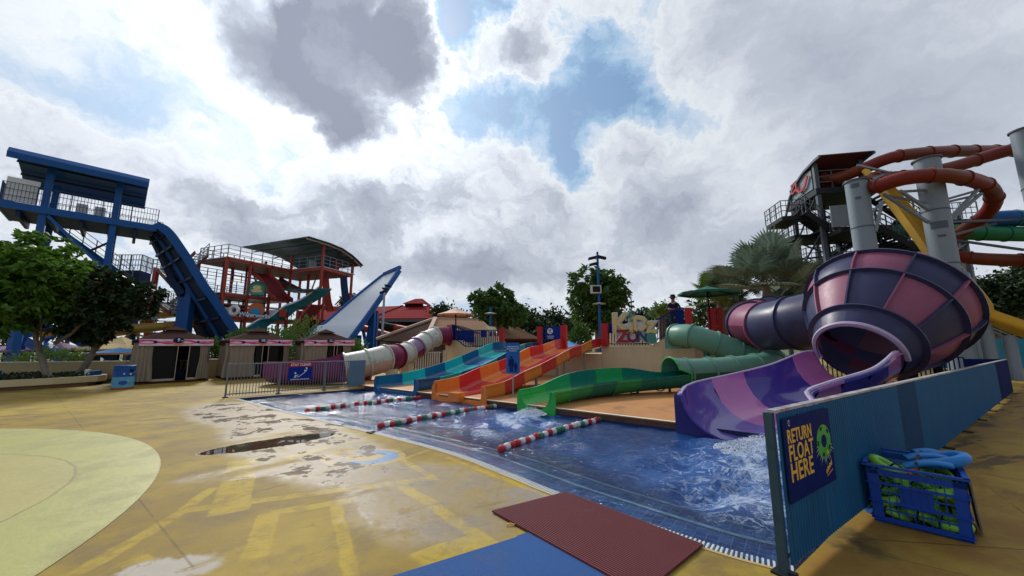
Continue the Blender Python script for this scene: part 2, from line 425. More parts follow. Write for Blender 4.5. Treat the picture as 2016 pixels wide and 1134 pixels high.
    jl = (k.math('FRACT', ju) - .5).abs().min((k.math('FRACT', jv) - .5).abs())
    col = k.mix(k.ss(jl, .0042, .0016) * .5 * k.ss(nb, .35, .55), col, (.09, .06, .025))
    # joint across the side deck
    col = k.mix(k.ss((sd_ - .0 - ((x - WALL0.x) * WD.x + (y - WALL0.y) * WD.y - .95) * .9).abs(), .014, .006) * side * .8, col, (.06, .035, .02))
    nf = k.noise(co, 60, 4, .7); g = 1.0 + (nc - .5) * .42 + (nb - .5) * .30 + (nf - .5) * .30
    col = k.vec('MULTIPLY', col, k.comb(g, g, g))
    # beyond the park: grass and earth
    outer = k.ss(k.math('SQRT', x * x + y * y), 46, 60)
    col = k.mix(outer, col, (.09, .12, .05))
    # puddle
    pa, pb = V3(-4.72, 5.98, 0), V3(-3.38, 7.20, 0); pm = (pa + pb) / 2; pv = (pb - pa).normalized()
    xq = x + (ex - .5) * .16; yq = y + (ey - .5) * .16
    pu = ((xq - pm.x) * pv.x + (yq - pm.y) * pv.y) * (1 / .98); pw = ((yq - pm.y) * pv.x - (xq - pm.x) * pv.y) * (1 / .33)
    pud = k.ss(pu * pu + pw * pw, 1.06, .94)
    thin = k.ss(worn * k.ss(nb, .47, .53), .5, .95)
    col = k.mix(pud * .9, col, (.035, .022, .014))
    col = k.mix(thin * .28, col, (.16, .13, .10))
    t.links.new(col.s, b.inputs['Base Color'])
    ro = .62 + (nc - .5) * .25 - worn * .22
    ro = ro * (1.0 - thin * .62) - side * .10
    ro = ro * (1.0 - pud) + pud * .015
    t.links.new(ro.clamp().s, b.inputs['Roughness']); t.links.new((pud * .9 + thin * .3 + worn * .15 + .10).clamp().s, b.inputs['Specular IOR Level'])
    nd = t.nodes.new('ShaderNodeBump'); nd.inputs['Distance'].default_value = .01
    t.links.new((nc * .5 + nb * .6).s, nd.inputs['Height']); t.links.new(((1.0 - pud) * (1.0 - thin * .7) * .45).s, nd.inputs['Strength'])
    t.links.new(nd.outputs[0], b.inputs['Normal'])
ground_material()
def build_ground():
    outer = [V3(-900, -300, 0), V3(900, -300, 0), V3(900, 1200, 0), V3(-900, 1200, 0)]
    tri = tessellate_polygon([outer, POOL]); vs = outer + POOL
    mb = MB()
    for t in tri:
        a, b, c = [vs[i] for i in t]
        if (b - a).cross(c - a).z < 0: b, c = c, b
        mb.face((a, b, c))
    structure(mb.build('ground', 'ground', smooth=False))
build_ground()
# lime disc of paint, with an inner ring groove
CP = [G(*q) for q in ((339, 927), (302, 884), (226, 861), (104, 849), (0, 842), (208, 1042), (52, 1134))]
A_ = np.array([[2 * p.x, 2 * p.y, 1] for p in CP]); b_ = np.array([p.x ** 2 + p.y ** 2 for p in CP]); q_ = np.linalg.lstsq(A_, b_, rcond=None)[0]
CC = V3(q_[0], q_[1], 0); CR = math.sqrt(q_[2] + q_[0] ** 2 + q_[1] ** 2)
def lime():
    m = bpy.data.materials.new('lime_paint'); m.use_nodes = True; M['lime'] = m
    t = m.node_tree; b = t.nodes['Principled BSDF']; k = NT(t); co = k.coord('Object'); x, y, z = k.xyz(co)
    cx = k.noise(co, 3.0, 5, .65, color=True); ex, ey, ez = k.xyz(cx)
    nb = k.noise(co, 1.3, 8, .65); nc = k.noise(co, 15, 6, .7)
    col = k.mix(k.ss(nb, .38, .66), (.32, .31, .06), (.24, .225, .045))
    r = k.math('SQRT', x * x + y * y)
    xi = x - 2.11 + (ex - .5) * .08; yi = y - 1.91 + (ey - .5) * .08; ri = k.math('SQRT', xi * xi + yi * yi); inner = k.ss(ri, 3.12, 3.08)
    col = k.mix(inner * .5, col, (.36, .29, .075))
    col = k.mix(k.ss((ri - 3.10).abs(), .022, .006) * .75 * k.ss(nc, .3, .5), col, (.16, .115, .025))
    col = k.mix(k.ss(r, CR - .02, CR - .005) * .6, col, (.22, .19, .07))
    sc = k.noise(k.comb(x * .8 - y * .5, x * 1.6 + y * 4.2, 0.0), 1.4, 7, .7, dist=.5)
    col = k.mix(k.ss(sc, .60, .66) * k.ss(nb, .44, .58) * .7, col, (.22, .17, .04))
    chip = k.ss(k.noise(co, 1.5, 8, .6, off=(4, 4, 4), sc=(1, 1.8, 1)), .705, .715)
    col = k.mix(chip, col, (.50, .48, .42))
    g = 1.0 + (nc - .5) * .2; col = k.vec('MULTIPLY', col, k.comb(g, g, g))
    t.links.new(col.s, b.inputs['Base Color']); t.links.new((.55 + (nb - .5) * .5).clamp().s, b.inputs['Roughness'])
    nd = t.nodes.new('ShaderNodeBump'); nd.inputs['Distance'].default_value = .01; nd.inputs['Strength'].default_value = .35
    t.links.new(nc.s, nd.inputs['Height']); t.links.new(nd.outputs[0], b.inputs['Normal'])
lime()
mb = MB(); mb.prism([(CC.x + CR * math.cos(a), CC.y + CR * math.sin(a)) for a in [2 * math.pi * i / 120 for i in range(120)]], -.02, .006)
structure(mb.build('painted_ground_circle', 'lime', origin=CC))
# ------------------------------------------------------------------ pool
def tile_mat(name, dark, light, grout, size=.10):
    m = bpy.data.materials.new(name); m.use_nodes = True; M[name] = m
    t = m.node_tree; b = t.nodes['Principled BSDF']; k = NT(t); co = k.coord('Object'); x, y, z = k.xyz(co)
    u = (x * ED.x + y * ED.y) * (1 / size); v = (x * NN.x + y * NN.y + z) * (1 / size)
    fu = k.math('FLOOR', u); fv = k.math('FLOOR', v)
    wn = t.nodes.new('ShaderNodeTexWhiteNoise'); wn.noise_dimensions = '3D'; k.put(wn.inputs['Vector'], k.comb(fu, fv, 0.0))
    r = E_(k, wn.outputs['Value'])
    col = k.mix(r, dark, light)
    eu = (k.math('FRACT', u) - .5).abs(); ev = (k.math('FRACT', v) - .5).abs()
    col = k.mix(k.ss(eu.max(ev), .455, .475), col, grout)
    t.links.new(col.s, b.inputs['Base Color']); b.inputs['Roughness'].default_value = .25
tile_mat('edge_tile', (.04, .11, .28), (.16, .30, .46), (.42, .48, .50))
tile_mat('floor_tile', (.018, .04, .19), (.03, .065, .27), (.05, .10, .30))
mat('white_line', (.85, .80, .62), .6, var=.2, dirt=.3, dcol=(.2, .25, .3))
mat('navy_edge', (.016, .026, .09), .3, var=.3)
mat('coping', (.46, .33, .16), .6, var=.2, dirt=.4, bump=.3)
mat('grating', (.50, .55, .55), .5, var=.15, dirt=.2)
mat('gutter_shade', (.05, .07, .08), .5)
def off_curve(dist):
    out = []
    fr = frames(NEAR)
    for p, (T, S, U) in zip(NEAR, fr): out.append(p - S * dist if (-S).dot(NN) > 0 else p + S * dist)
    return out
def basin():
    mb = MB()
    lv = [(0, -.0), (0.002, -.075), (.15, -.085), (.66, -.10), (.72, -.20), (1.25, -.23), (1.30, -.5), (1.8, -.55), (1.85, -1.0)]
    rows = [[V3(p.x, p.y, z) for p in off_curve(d_)] for d_, z in lv]
    for i in range(len(rows) - 1):
        mi = 0 if i < 6 else 1
        for j in range(len(NEAR) - 1): mb.face((rows[i][j], rows[i][j + 1], rows[i + 1][j + 1], rows[i + 1][j]), mi)
    mb.face([V3(-12, 2, -1.0), V3(9, 2, -1.0), V3(9, 17, -1.0), V3(-12, 17, -1.0)], 1)
    L0 = NEAR[0]
    for a, b, zt, mi in ((L0, FAR_L, -.001, 2), (FAR_L, FAR_R, DECK_Z - .03, 2), (FAR_R, NEAR[-1], .0, 2)):
        mb.face((a, b, V3(b.x, b.y, -1.05), V3(a.x, a.y, -1.05)) if zt <= 0 else (V3(a.x, a.y, zt), V3(b.x, b.y, zt), V3(b.x, b.y, -1.05), V3(a.x, a.y, -1.05)), mi)
    structure(mb.build('pool_basin', ['edge_tile', 'floor_tile', 'navy_edge'], smooth=False))
    mb = MB()
    for d_, w, z in ((.60, .05, -.092), (1.20, .045, -.222)):
        a, b = off_curve(d_), off_curve(d_ + w)
        for j in range(len(a) - 1): mb.slab([V3(a[j].x, a[j].y, z), V3(a[j + 1].x, a[j + 1].y, z), V3(b[j + 1].x, b[j + 1].y, z), V3(b[j].x, b[j].y, z)], (0, 0, .006))
    structure(mb.build('pool_step_lines', 'white_line', smooth=False))
basin()
def inpoly(x, y, poly):
    c = np.zeros(x.shape, bool); n_ = len(poly)
    for i in range(n_):
        a, b = poly[i], poly[(i + 1) % n_]
        cond = ((a.y > y) != (b.y > y)); xi = (b.x - a.x) * (y - a.y) / ((b.y - a.y) if b.y != a.y else 1e-9) + a.x
        c ^= cond & (x < xi)
    return c
FOAM = [(4.2, 6.05, 1.2, 1.15), (3.0, 5.0, 1.2, .55), (3.1, 3.9, .8, .56), (1.7, 5.4, 1.1, .34), (.35, 9.1, .85, .95), (-.3, 8.4, .9, .5), (-4.1, 12.6, .6, .45), (.2, 6.8, 1.3, .18), (2.2, 4.1, .7, .42)]
def water():
    rs = np.random.RandomState(3); s = .055
    X, Y = np.meshgrid(np.arange(-9.2, 6.6, s), np.arange(2.4, 15.2, s)); Z = np.zeros_like(X)
    for i in range(46):
        lam = rs.uniform(.16, 1.3); th = rs.uniform(0, math.pi * 2); k_ = 2 * math.pi / lam
        wob = .4 * np.sin(X * rs.uniform(.6, 1.8) + rs.uniform(0, 6)) + .4 * np.sin(Y * rs.uniform(.6, 1.8) + rs.uniform(0, 6))
        Z += .0115 * lam ** .95 * np.sin(k_ * (X * math.cos(th) + Y * math.sin(th)) + wob * 2 + rs.uniform(0, 6))
    Z *= .55
    A = np.ones_like(X) * .62
    for fx, fy, fr_, fa in FOAM: A += 1.5 * fa * np.exp(-((X - fx) ** 2 + (Y - fy) ** 2) / (fr_ ** 2))
    dn = np.full(X.shape, 99.0)
    for p in NEAR: dn = np.minimum(dn, np.hypot(X - p.x, Y - p.y))
    A *= np.clip(dn / 1.4, .30, 1)
    Z = Z * A + .09 * np.exp(-((X - 4.3) ** 2 + (Y - 6.15) ** 2) / .5) * (1 + .5 * np.sin(X * 9) * np.sin(Y * 7)) + WATER_Z
    ny, nx = X.shape
    pad = [Vector((p.x, p.y, 0)) for p in POOL]; cen = sum(pad, Vector()) / len(pad)
    pad = [p + (p - cen).normalized() * .18 for p in pad]
    ok = inpoly(X, Y, pad)
    idx = -np.ones(X.shape, int); idx[ok] = np.arange(ok.sum())
    vs = np.stack([X[ok], Y[ok], Z[ok]], 1)
    q = np.stack([idx[:-1, :-1], idx[:-1, 1:], idx[1:, 1:], idx[1:, :-1]], -1).reshape(-1, 4); q = q[(q >= 0).all(1)]
    me = bpy.data.meshes.new('pool_water'); me.from_pydata(vs.tolist(), [], q.tolist()); me.shade_smooth(); at = me.attributes.new('shore', 'FLOAT', 'POINT'); at.data.foreach_set('value', np.clip(dn[ok] / 2.0, 0, 1).astype(np.float32))
    m = bpy.data.materials.new('pool_water'); m.use_nodes = True; t = m.node_tree; t.nodes.clear(); k = NT(t); co = k.coord('Object'); x, y, z = k.xyz(co)
    out = t.nodes.new('ShaderNodeOutputMaterial')
    n1 = k.noise(co, 4.2, 6, .6, sc=(1, 1.5, 1), dist=.6); n2 = k.noise(co, 13, 5, .62, dist=.4)
    bp = t.nodes.new('ShaderNodeBump'); bp.inputs['Strength'].default_value = 1.0; bp.inputs['Distance'].default_value = .055; t.links.new((n1 * .75 + n2 * .30).s, bp.inputs['Height'])
    fm = None
    for fx, fy, fr_, fa in FOAM:
        r2 = ((x - fx) * (x - fx) + (y - fy) * (y - fy)) * (-1.0 / (fr_ * fr_)); g_ = k.math('EXPONENT', r2) * fa
        fm = g_ if fm is None else fm + g_
    fm = k.math('MINIMUM', fm, 1.0)
    cxn = k.noise(co, 1.6, 4, .6, color=True); ex, ey, ez = k.xyz(cxn)
    wc = k.comb(x + (ex - .5) * 1.1, y + (ey - .5) * 1.1, 0.0)
    an = t.nodes.new('ShaderNodeAttribute'); an.attribute_name = 'shore'; shore = E_(k, an.outputs['Fac'])
    rd1 = k.noise(wc, 2.4, 7, .62, dist=.9, sc=(1, 1.5, 1)); rd2 = k.noise(wc, 5.5, 7, .62, dist=.7, sc=(1.4, 1, 1), off=(3, 5, 0))
    ve = ((1.0 - (rd1 - .5).abs() * 9.0).max(0.0)).max((1.0 - (rd2 - .5).abs() * 10.0).max(0.0) * .7)
    fn = k.noise(wc, 4.5, 9, .7, dist=.5)
    lace = k.ss(ve * .40 + fn * .62 + fm * .30, .76, 1.0) * k.ss(fm, .05, .45)
    solid = k.ss(fm + (fn - .5) * 1.3, .80, 1.15)
    milk = k.ss(fm + (fn - .5) * .5, .30, 1.05) * .36
    foam = (lace * .70).max(solid * .85).clamp()
    milky = milk
    tr = t.nodes.new('ShaderNodeBsdfTransparent'); tr.inputs[0].default_value = (.42, .62, .86, 1)
    gl = t.nodes.new('ShaderNodeBsdfGlossy'); gl.inputs['Roughness'].default_value = .04; gl.inputs[0].default_value = (.95, .97, 1, 1); t.links.new(bp.outputs[0], gl.inputs['Normal'])
    fr = t.nodes.new('ShaderNodeFresnel'); fr.inputs[0].default_value = 1.34; t.links.new(bp.outputs[0], fr.inputs['Normal'])
    bd = t.nodes.new('ShaderNodeBsdfDiffuse'); bd.inputs[0].default_value = (.010, .072, .27, 1); t.links.new(bp.outputs[0], bd.inputs['Normal'])
    sh = k.math('MINIMUM', fm * .6 + .42, .85) * k.ss(shore, .22, .9); m0 = t.nodes.new('ShaderNodeMixShader'); t.links.new(sh.s, m0.inputs[0]); t.links.new(tr.outputs[0], m0.inputs[1]); t.links.new(bd.outputs[0], m0.inputs[2])
    mx = t.nodes.new('ShaderNodeMixShader'); t.links.new(fr.outputs[0], mx.inputs[0]); t.links.new(m0.outputs[0], mx.inputs[1]); t.links.new(gl.outputs[0], mx.inputs[2])
    df = t.nodes.new('ShaderNodeBsdfDiffuse'); t.links.new(k.mix(foam, (.055, .14, .36), (.52, .60, .70)).s, df.inputs[0]); t.links.new(bp.outputs[0], df.inputs['Normal'])
    m2 = t.nodes.new('ShaderNodeMixShader'); t.links.new(foam.max(milky).s, m2.inputs[0]); t.links.new(mx.outputs[0], m2.inputs[1]); t.links.new(df.outputs[0], m2.inputs[2])
    t.links.new(m2.outputs[0], out.inputs[0]); me.materials.append(m)
    o = bpy.data.objects.new('pool_water', me); COL.objects.link(o); structure(o)
water()
def edge_bits():
    mb = MB()   # concrete lip, then a dark strip painted as the slot channel's shade, along the near edge
    a, b = off_curve(-.03), off_curve(.0)
    for j in range(len(a) - 1): mb.slab([a[j] + V3(0, 0, -.05), a[j + 1] + V3(0, 0, -.05), b[j + 1] + V3(0, 0, -.05), b[j] + V3(0, 0, -.05)], (0, 0, .056))
    structure(mb.build('pool_edge_lip', 'coping', smooth=False))
    mb = MB(); a, b = off_curve(.002), off_curve(.13)
    for j in range(len(a) - 1): mb.slab([a[j] + V3(0, 0, -.07), a[j + 1] + V3(0, 0, -.07), b[j + 1] + V3(0, 0, -.07), b[j] + V3(0, 0, -.07)], (0, 0, .03), 1)
    # bars
    L = 0; pts = a; acc_ = 0.0
    for j in range(len(a) - 1):
        seg = (a[j + 1] - a[j]); n_ = seg.length; T = seg.normalized(); S = V3(-T.y, T.x, 0)
        while acc_ < n_:
            c = a[j] + T * acc_; mb.box(c + S * .068 + V3(0, 0, -.018), (.016, .118, .022), (T, S, V3(0, 0, 1)), 0); acc_ += .036
        acc_ -= n_
    o = mb.build('gutter_grating', ['grating', 'gutter_shade'], smooth=False, origin=NEAR[-4])
    tag(o, 'pale slotted overflow grating along the curved near pool edge', 'grating')
    # deck behind the pool, a step higher
    mb = MB(); q0 = FAR_L + NN * .0; far = NN * 30
    poly = [FAR_L, FAR_R + ED * 0, FAR_R + ED * 14 + NN * 0, FAR_R + ED * 14 + far, FAR_L + far]
    ea, eb = 11.35, 13.30
    poly = [FAR_L, FAR_L + ED * ea, FAR_L + ED * ea + NN * 1.0, FAR_L + ED * eb + NN * 1.0, FAR_L + ED * eb, FAR_R, FAR_R + WD * 14, FAR_R + WD * 14 + V3(-6, 14, 0), FAR_L + V3(6, 22, 0), FAR_L + V3(-1.3, 1.6, 0)]
    mb.prism([(p.x, p.y) for p in poly], -.02, DECK_Z)
    structure(mb.build('slide_deck', 'slide_deck', smooth=False, origin=FAR_L))
    mb = MB(); mb.beam(FAR_L + V3(0, 0, DECK_Z + .003), FAR_L + ED * ea + V3(0, 0, DECK_Z + .003), .06, .012); mb.beam(FAR_L + ED * eb + V3(0, 0, DECK_Z + .003), FAR_R + V3(0, 0, DECK_Z + .003), .06, .012)
    structure(mb.build('deck_edge_strip', 'white_line', smooth=False, origin=FAR_L))
mat('slide_deck', (.46, .215, .075), .5, var=.22, scale=1.2, dirt=.45, dcol=(.16, .08, .04), bump=.3, bscale=18)
edge_bits()
# ------------------------------------------------------------------ children's slide platform
mat('beige_wall', (.62, .51, .33), .75, var=.10, scale=.8, streak=.22, dirt=.15, dcol=(.22, .16, .10), bump=.15)
mat('pinkish_wall', (.50, .37, .26), .75, var=.12, scale=.8, streak=.3)
mat('cream_paint', (.62, .54, .34), .6, var=.08, streak=.12)
mat('post_red', (.42, .016, .022), .45, var=.12, streak=.12)
mat('fence_navy', (.008, .018, .12), .5, var=.1, spec=.1)
mat('panel_blue', (.006, .030, .23), .5, var=.1, spec=.1)
mat('white_paint', (.74, .75, .76), .5, var=.06, dirt=.15)
mat('teal', (.010, .42, .42), .22, var=.08, scale=1.2, coat=.4, dirt=.1, dcol=(.1, .3, .3))
mat('deep_blue', (.006, .095, .24), .22, var=.10, scale=1.2, coat=.4)
mat('orange', (.66, .20, .035), .26, var=.10, scale=1.2, coat=.3, dirt=.12, dcol=(.45, .22, .1))
mat('red', (.50, .030, .028), .25, var=.10, scale=1.2, coat=.3, dirt=.12, dcol=(.5, .12, .1))
mat('brown_orange', (.40, .14, .045), .45, var=.14, streak=.15)
mat('dull_red', (.27, .022, .022), .4, var=.14, streak=.15)
mat('green', (.025, .36, .055), .25, var=.10, scale=1.2, coat=.3)
mat('mid_green', (.02, .30, .10), .25, var=.10, scale=1.2, coat=.3)
mat('pine', (.007, .17, .125), .28, var=.10, scale=1.2, coat=.3)
mat('seafoam', (.115, .27, .205), .42, var=.14, scale=1.5, dirt=.25, dcol=(.2, .32, .27), streak=.18)
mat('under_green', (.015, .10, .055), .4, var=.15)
mat('rim_pale', (.50, .52, .48), .5, var=.15, dirt=.2)
mat('dark_void', (.012, .012, .014), .8)
mat('steel', (.33, .36, .39), .42, metal=.6, var=.15, dirt=.2)
WA, WB = V3(7.8, 16, 0), V3(-3.9, 22, 0); WL = (WB - WA).normalized(); WI = V3(-WL.y, WL.x, 0)
if WI.y < 0: WI = -WI
def wall_at(px, z=None, back=0.0, py=None):
    """point of the platform front seen in column px"""
    k_ = (px - 1008) / FPX
    r = ray(px, 650 if py is None else py); q = r.x / r.y
    A0 = WA + WI * back; b = (A0.x - q * A0.y) / (q * WL.y - WL.x)
    p = A0 + WL * b
    if py is not None: return P(px, py, p.y)
    p.z = 0 if z is None else z; return p
def wz(px, py, back=0): return wall_at(px, py=py, back=back).z
def elev_block(name, tops, mt, depth, label, cat, group=None, zb=None):
    """tops: (px, z) along the wall, extruded backwards"""
    mb = MB(); zb = DECK_Z if zb is None else zb
    for (a, za), (b, zb2) in zip(tops, tops[1:]):
        p, q = wall_at(a), wall_at(b)
        mb.slab([V3(p.x, p.y, zb), V3(q.x, q.y, zb), V3(q.x, q.y, zb2), V3(p.x, p.y, za)], WI * depth)
    p = wall_at(tops[0][0]); o = mb.build(name, mt, smooth=False, origin=V3(p.x, p.y, zb)); tag(o, label, cat, group); return o
ZL = wz(1230, 682); ZR = wz(1345, 653); ZLL = wz(940, 684); ZK = wz(884, 670)
elev_block('platform_wall', [(1183, ZL), (1277, ZL), (1332, ZR), (1366, ZR)], 'beige_wall', 3.6, 'beige plastered platform wall with sloping top under the word sign', 'wall')
elev_block('platform_wall', [(1366.5, ZR - .12), (1480, 1.75)], 'pinkish_wall', 2.6, 'pinkish beige wall behind the green tube slide and its posts', 'wall')
elev_block('platform_wall', [(878, ZK), (896, ZK), (915, ZLL), (986, ZLL)], 'beige_wall', 3.4, 'beige platform wall carrying a small shade grey hatch plate beside the blue slide', 'wall')
elev_block('platform_wall', [(986.5, ZLL - .12), (1062, ZLL - .12)], 'beige_wall', 3.0, 'low beige wall under the top of the blue slide', 'wall')
elev_block('platform_wall', [(1062.5, ZL - .02), (1104, ZL - .02)], 'beige_wall', 3.0, 'narrow beige wall below the no running sign', 'wall')
elev_block('platform_wall', [(1104.5, ZL - .35), (1182.5, ZL - .35)], 'beige_wall', 3.0, 'beige wall under the top of the orange and red slide', 'wall')
# hatch in the left wall: flat grey plate coloured as the recess shadow
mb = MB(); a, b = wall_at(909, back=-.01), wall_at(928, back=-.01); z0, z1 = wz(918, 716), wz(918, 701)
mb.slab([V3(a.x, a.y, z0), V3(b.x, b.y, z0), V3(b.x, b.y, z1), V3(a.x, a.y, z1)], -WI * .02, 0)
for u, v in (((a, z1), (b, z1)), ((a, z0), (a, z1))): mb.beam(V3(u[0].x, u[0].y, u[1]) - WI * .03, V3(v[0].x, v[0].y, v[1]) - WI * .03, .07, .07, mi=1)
o = mb.build('hatch', [mat('hatch_shade', (.20, .17, .16), .7), 'beige_wall'], smooth=False, origin=a); tag(o, 'small hatch plate, grey for recess shade, in the beige wall left of the blue slide', 'hatch')
def post(px, y0, y1, w, label, back=0.0, m='post_red', zb=None, pxw=None):
    a, b = wall_at(px, py=y0, back=back), wall_at(px, py=y1, back=back); L = b.z - a.z
    mb = MB(); c = (a + b) / 2 - V3(0, 0, .0)
    mb.box(V3(a.x, a.y, (a.z + b.z) / 2), (w, w * .9, L), (WL, -WI, V3(0, 0, 1)))
    mb.box(V3(a.x, a.y, b.z + .012), (w * .9, w * .8, .03), (WL, -WI, V3(0, 0, 1)))
    o = mb.build('gate_post', m, smooth=False, origin=V3(a.x, a.y, a.z)); tag(o, label, 'post', 'red posts of the slide platform'); return o
post(1192, 682, 638, .30, 'red post left of the word sign on the platform', -.05)
post(1358, 654, 607, .28, 'red post beside the leaning lifeguard on the platform', -.02)
post(1111, 690, 641, .28, 'red post right of the blue no running sign', .1)
post(1063, 690, 644, .24, 'red post left of the blue no running sign', .1)
post(988, 690, 648, .24, 'red post where the blue slide leaves the platform', .1)
post(883, 672, 641, .16, 'narrow dark red post at the top of the maroon tube slide', .0)
post(1404, 660, 607, .36, 'left red post behind the green tube slide entry', 2.6)
post(1420, 660, 607, .22, 'right red post behind the green tube slide entry', 2.7)
def picket_fence(pairs, step, label, m='fence_navy', back=.05, group='navy picket fences on the slide platform'):
    """pairs: (px, y bottom, y top)"""
    root = None; pts = [(wall_at(p, py=yb, back=back), wall_at(p, py=yt, back=back)) for p, yb, yt in pairs]
    root = thing('picket_fence', label, 'fence', pts[0][0], group)
    mb = MB()
    for (a, b), (c, d_) in zip(pts, pts[1:]):
        mb.beam(b, d_, .045, .05); mb.beam(a + V3(0, 0, .10), c + V3(0, 0, .10), .03, .04)
    mb.build('rail', m, root, smooth=False)
    mb = MB()
    for (a, b), (c, d_) in zip(pts, pts[1:]):
        L = (Vector((c.x, c.y)) - Vector((a.x, a.y))).length; n_ = max(1, int(L / step))
        for i in range(n_ + 1):
            t = i / n_; lo, hi = a.lerp(c, t), b.lerp(d_, t); mb.beam(lo + V3(0, 0, .03), hi - V3(0, 0, .01), .03, .035, up=WL)
    mb.build('picket', m, root, smooth=False); return root
picket_fence([(1199, 681, 638), (1277, 681, 640), (1332, 652, 607), (1352, 652, 607)], .125, 'navy picket fence climbing the slope behind the word sign')
picket_fence([(888, 668, 641), (896, 670, 641), (916, 685, 651), (983, 685, 650)], .115, 'navy picket fence left of the blue slide top')
picket_fence([(1069, 690, 645), (1105, 690, 643)], .13, 'short navy picket fence between two red posts')
def panel_between(px0, y0b, y0t, px1, y1b, y1t, name, label, cat, m, back, th=.03, group=None):
    q = [wall_at(px0, py=y0b, back=back), wall_at(px1, py=y1b, back=back), wall_at(px1, py=y1t, back=back), wall_at(px0, py=y0t, back=back)]
    o = MB().slab(q, WI * th).build(name, m, smooth=False, origin=q[0]); tag(o, label, cat, group); return o
panel_between(1199, 682, 655, 1283, 682, 657, 'parapet', 'low cream parapet behind the fence by the word sign', 'wall', 'cream_paint', 1.1, .12)
panel_between(1200, 656, 638, 1212, 656, 638, 'fence_panel', 'blue panel behind the word sign next to its red post', 'panel', 'panel_blue', .16)
panel_between(914, 686, 662, 983, 686, 662, 'parapet', 'cream parapet seen between pickets left of the blue slide', 'wall', 'cream_paint', 1.2, .12)
panel_between(889, 670, 641, 897, 670, 641, 'fence_panel', 'dark blue panel at the top of the maroon tube slide', 'panel', 'panel_blue', .14)
panel_between(898, 672, 650, 932, 674, 652, 'fence_panel', 'wide blue panel behind the sloping pickets of the left platform', 'panel', 'panel_blue', .9)
panel_between(946, 664, 651, 958, 664, 651, 'fence_panel', 'small square blue panel behind the left pickets', 'panel', 'panel_blue', .5)
panel_between(1332, 640, 609, 1345, 640, 609, 'fence_panel', 'blue panel behind the lifeguard fence', 'panel', 'panel_blue', .12)
def gable(px0, px1, ytop, ybot, label):
    a, b = wall_at(px0, py=ybot, back=2.4), wall_at(px1, py=ybot, back=2.4); t = wall_at((px0 + px1) / 2 + 3, py=ytop, back=2.4)
    o = MB().slab([a, b, t + WL * -.25, t + WL * .25], WI * 1.2).build('playhouse_roof', 'cream_paint', smooth=False, origin=a); tag(o, label, 'roof')
gable(931, 962, 642, 652, 'pale yellow playhouse roof behind the left pickets')
# signs on the platform
def sign_frame(px, py, back, th=0): return face_frame(wall_at(px, py=py, back=back), -WL, (0, 0, 1))
root = thing('warning_sign', 'blue sign with white round no running symbol between two red posts', 'sign', wall_at(1086, py=675, back=-.02))
q = [wall_at(1074, py=669, back=-.02), wall_at(1104, py=669, back=-.02), wall_at(1104, py=644, back=-.02), wall_at(1074, py=644, back=-.02)]
bd = MB().slab(q, WI * .03).build('sign_board', 'panel_blue', root, smooth=False)
F4 = sign_frame(1083, 652, -.03)
def disc(mb, F, x, y, r, z0=0, th=.01, n=20, mi=0, ry=None):
    ry = r if ry is None else ry
    mb.slab([F @ V3(x + r * math.cos(2 * math.pi * i / n), y + ry * math.sin(2 * math.pi * i / n), z0) for i in range(n)], (F.to_3x3() @ V3(0, 0, th)), mi)
def bar2(mb, F, x0, y0, x1, y1, w, z0=.012, th=.008, mi=0):
    d_ = Vector((x1 - x0, y1 - y0)).normalized(); nx, ny = -d_.y * w / 2, d_.x * w / 2
    mb.slab([F @ V3(x0 + nx, y0 + ny, z0), F @ V3(x0 - nx, y0 - ny, z0), F @ V3(x1 - nx, y1 - ny, z0), F @ V3(x1 + nx, y1 + ny, z0)], F.to_3x3() @ V3(0, 0, th), mi)
mb = MB(); disc(mb, F4, 0, 0, .15)
for a in ((-.05, -.10, .0, -.02), (.06, -.09, .0, -.02), (0, -.02, .02, .07), (.02, .06, -.07, .02), (.02, .06, .08, .08), (-.09, .10, .09, -.11)): bar2(mb, F4, *a, .022, mi=1)
disc(mb, F4, .03, .10, .025, .012, .008, 10, 1); mb.build('symbol', ['white_paint', 'dark_void'], bd, smooth=False)
text_mesh('NO RUNNING', .055, 'white_paint', 'lettering', bd, sign_frame(1084, 662, -.04), .003, bold=.002)
text_mesh('OR JUMPING', .055, 'white_paint', 'lettering', bd, sign_frame(1084, 665.6, -.04), .003, bold=.002)
# big word sign
root = thing('word_sign', 'large cut out word sign, yellow letters above red and green letters', 'sign', wall_at(1245, py=672, back=-.12))
mat('sign_gold', (.58, .46, .20), .5, var=.1); mat('sign_maroon', (.16, .012, .035), .4, var=.2); mat('sign_red', (.30, .02, .03), .4); mat('sign_navy', (.02, .06, .13), .4); mat('sign_green', (.05, .24, .18), .4)
mat('backing_white', (.55, .57, .62), .6, var=.08)
mat('leaf_teal', (.10, .24, .22), .5)
LT = [('K', 1222, 639, 1.32, 'sign_gold', .95), ('i', 1242.5, 641, .95, 'sign_gold', 1.1), ('D', 1260, 639, .92, 'sign_gold', .95), ('z', 1280.5, 641, 1.05, 'sign_gold', 1.0),
      ('Z', 1226, 663, .78, 'sign_red', 1.1), ('O', 1245.5, 663, .76, 'sign_maroon', .82), ('N', 1264, 662, .74, 'sign_navy', .82), ('e', 1281.5, 662, .92, 'sign_green', .9)]
for ch, px, py, sz, mt_, sx in LT:
    lb = text_mesh(ch, sz, 'backing_white', 'letter_backing', root, sign_frame(px, py, -.14), .02, bold=.075, sx=sx)
    text_mesh(ch, sz, mt_, 'letter', lb, sign_frame(px, py, -.20), .02, bold=.03, sx=sx)
mb = MB(); F4 = sign_frame(1243, 624, -.2)
for i in range(7):
    a = i * .9; disc(mb, F4, .09 * math.cos(a), .10 + .13 * math.sin(a * 1.3), .07, 0, .03, 8)
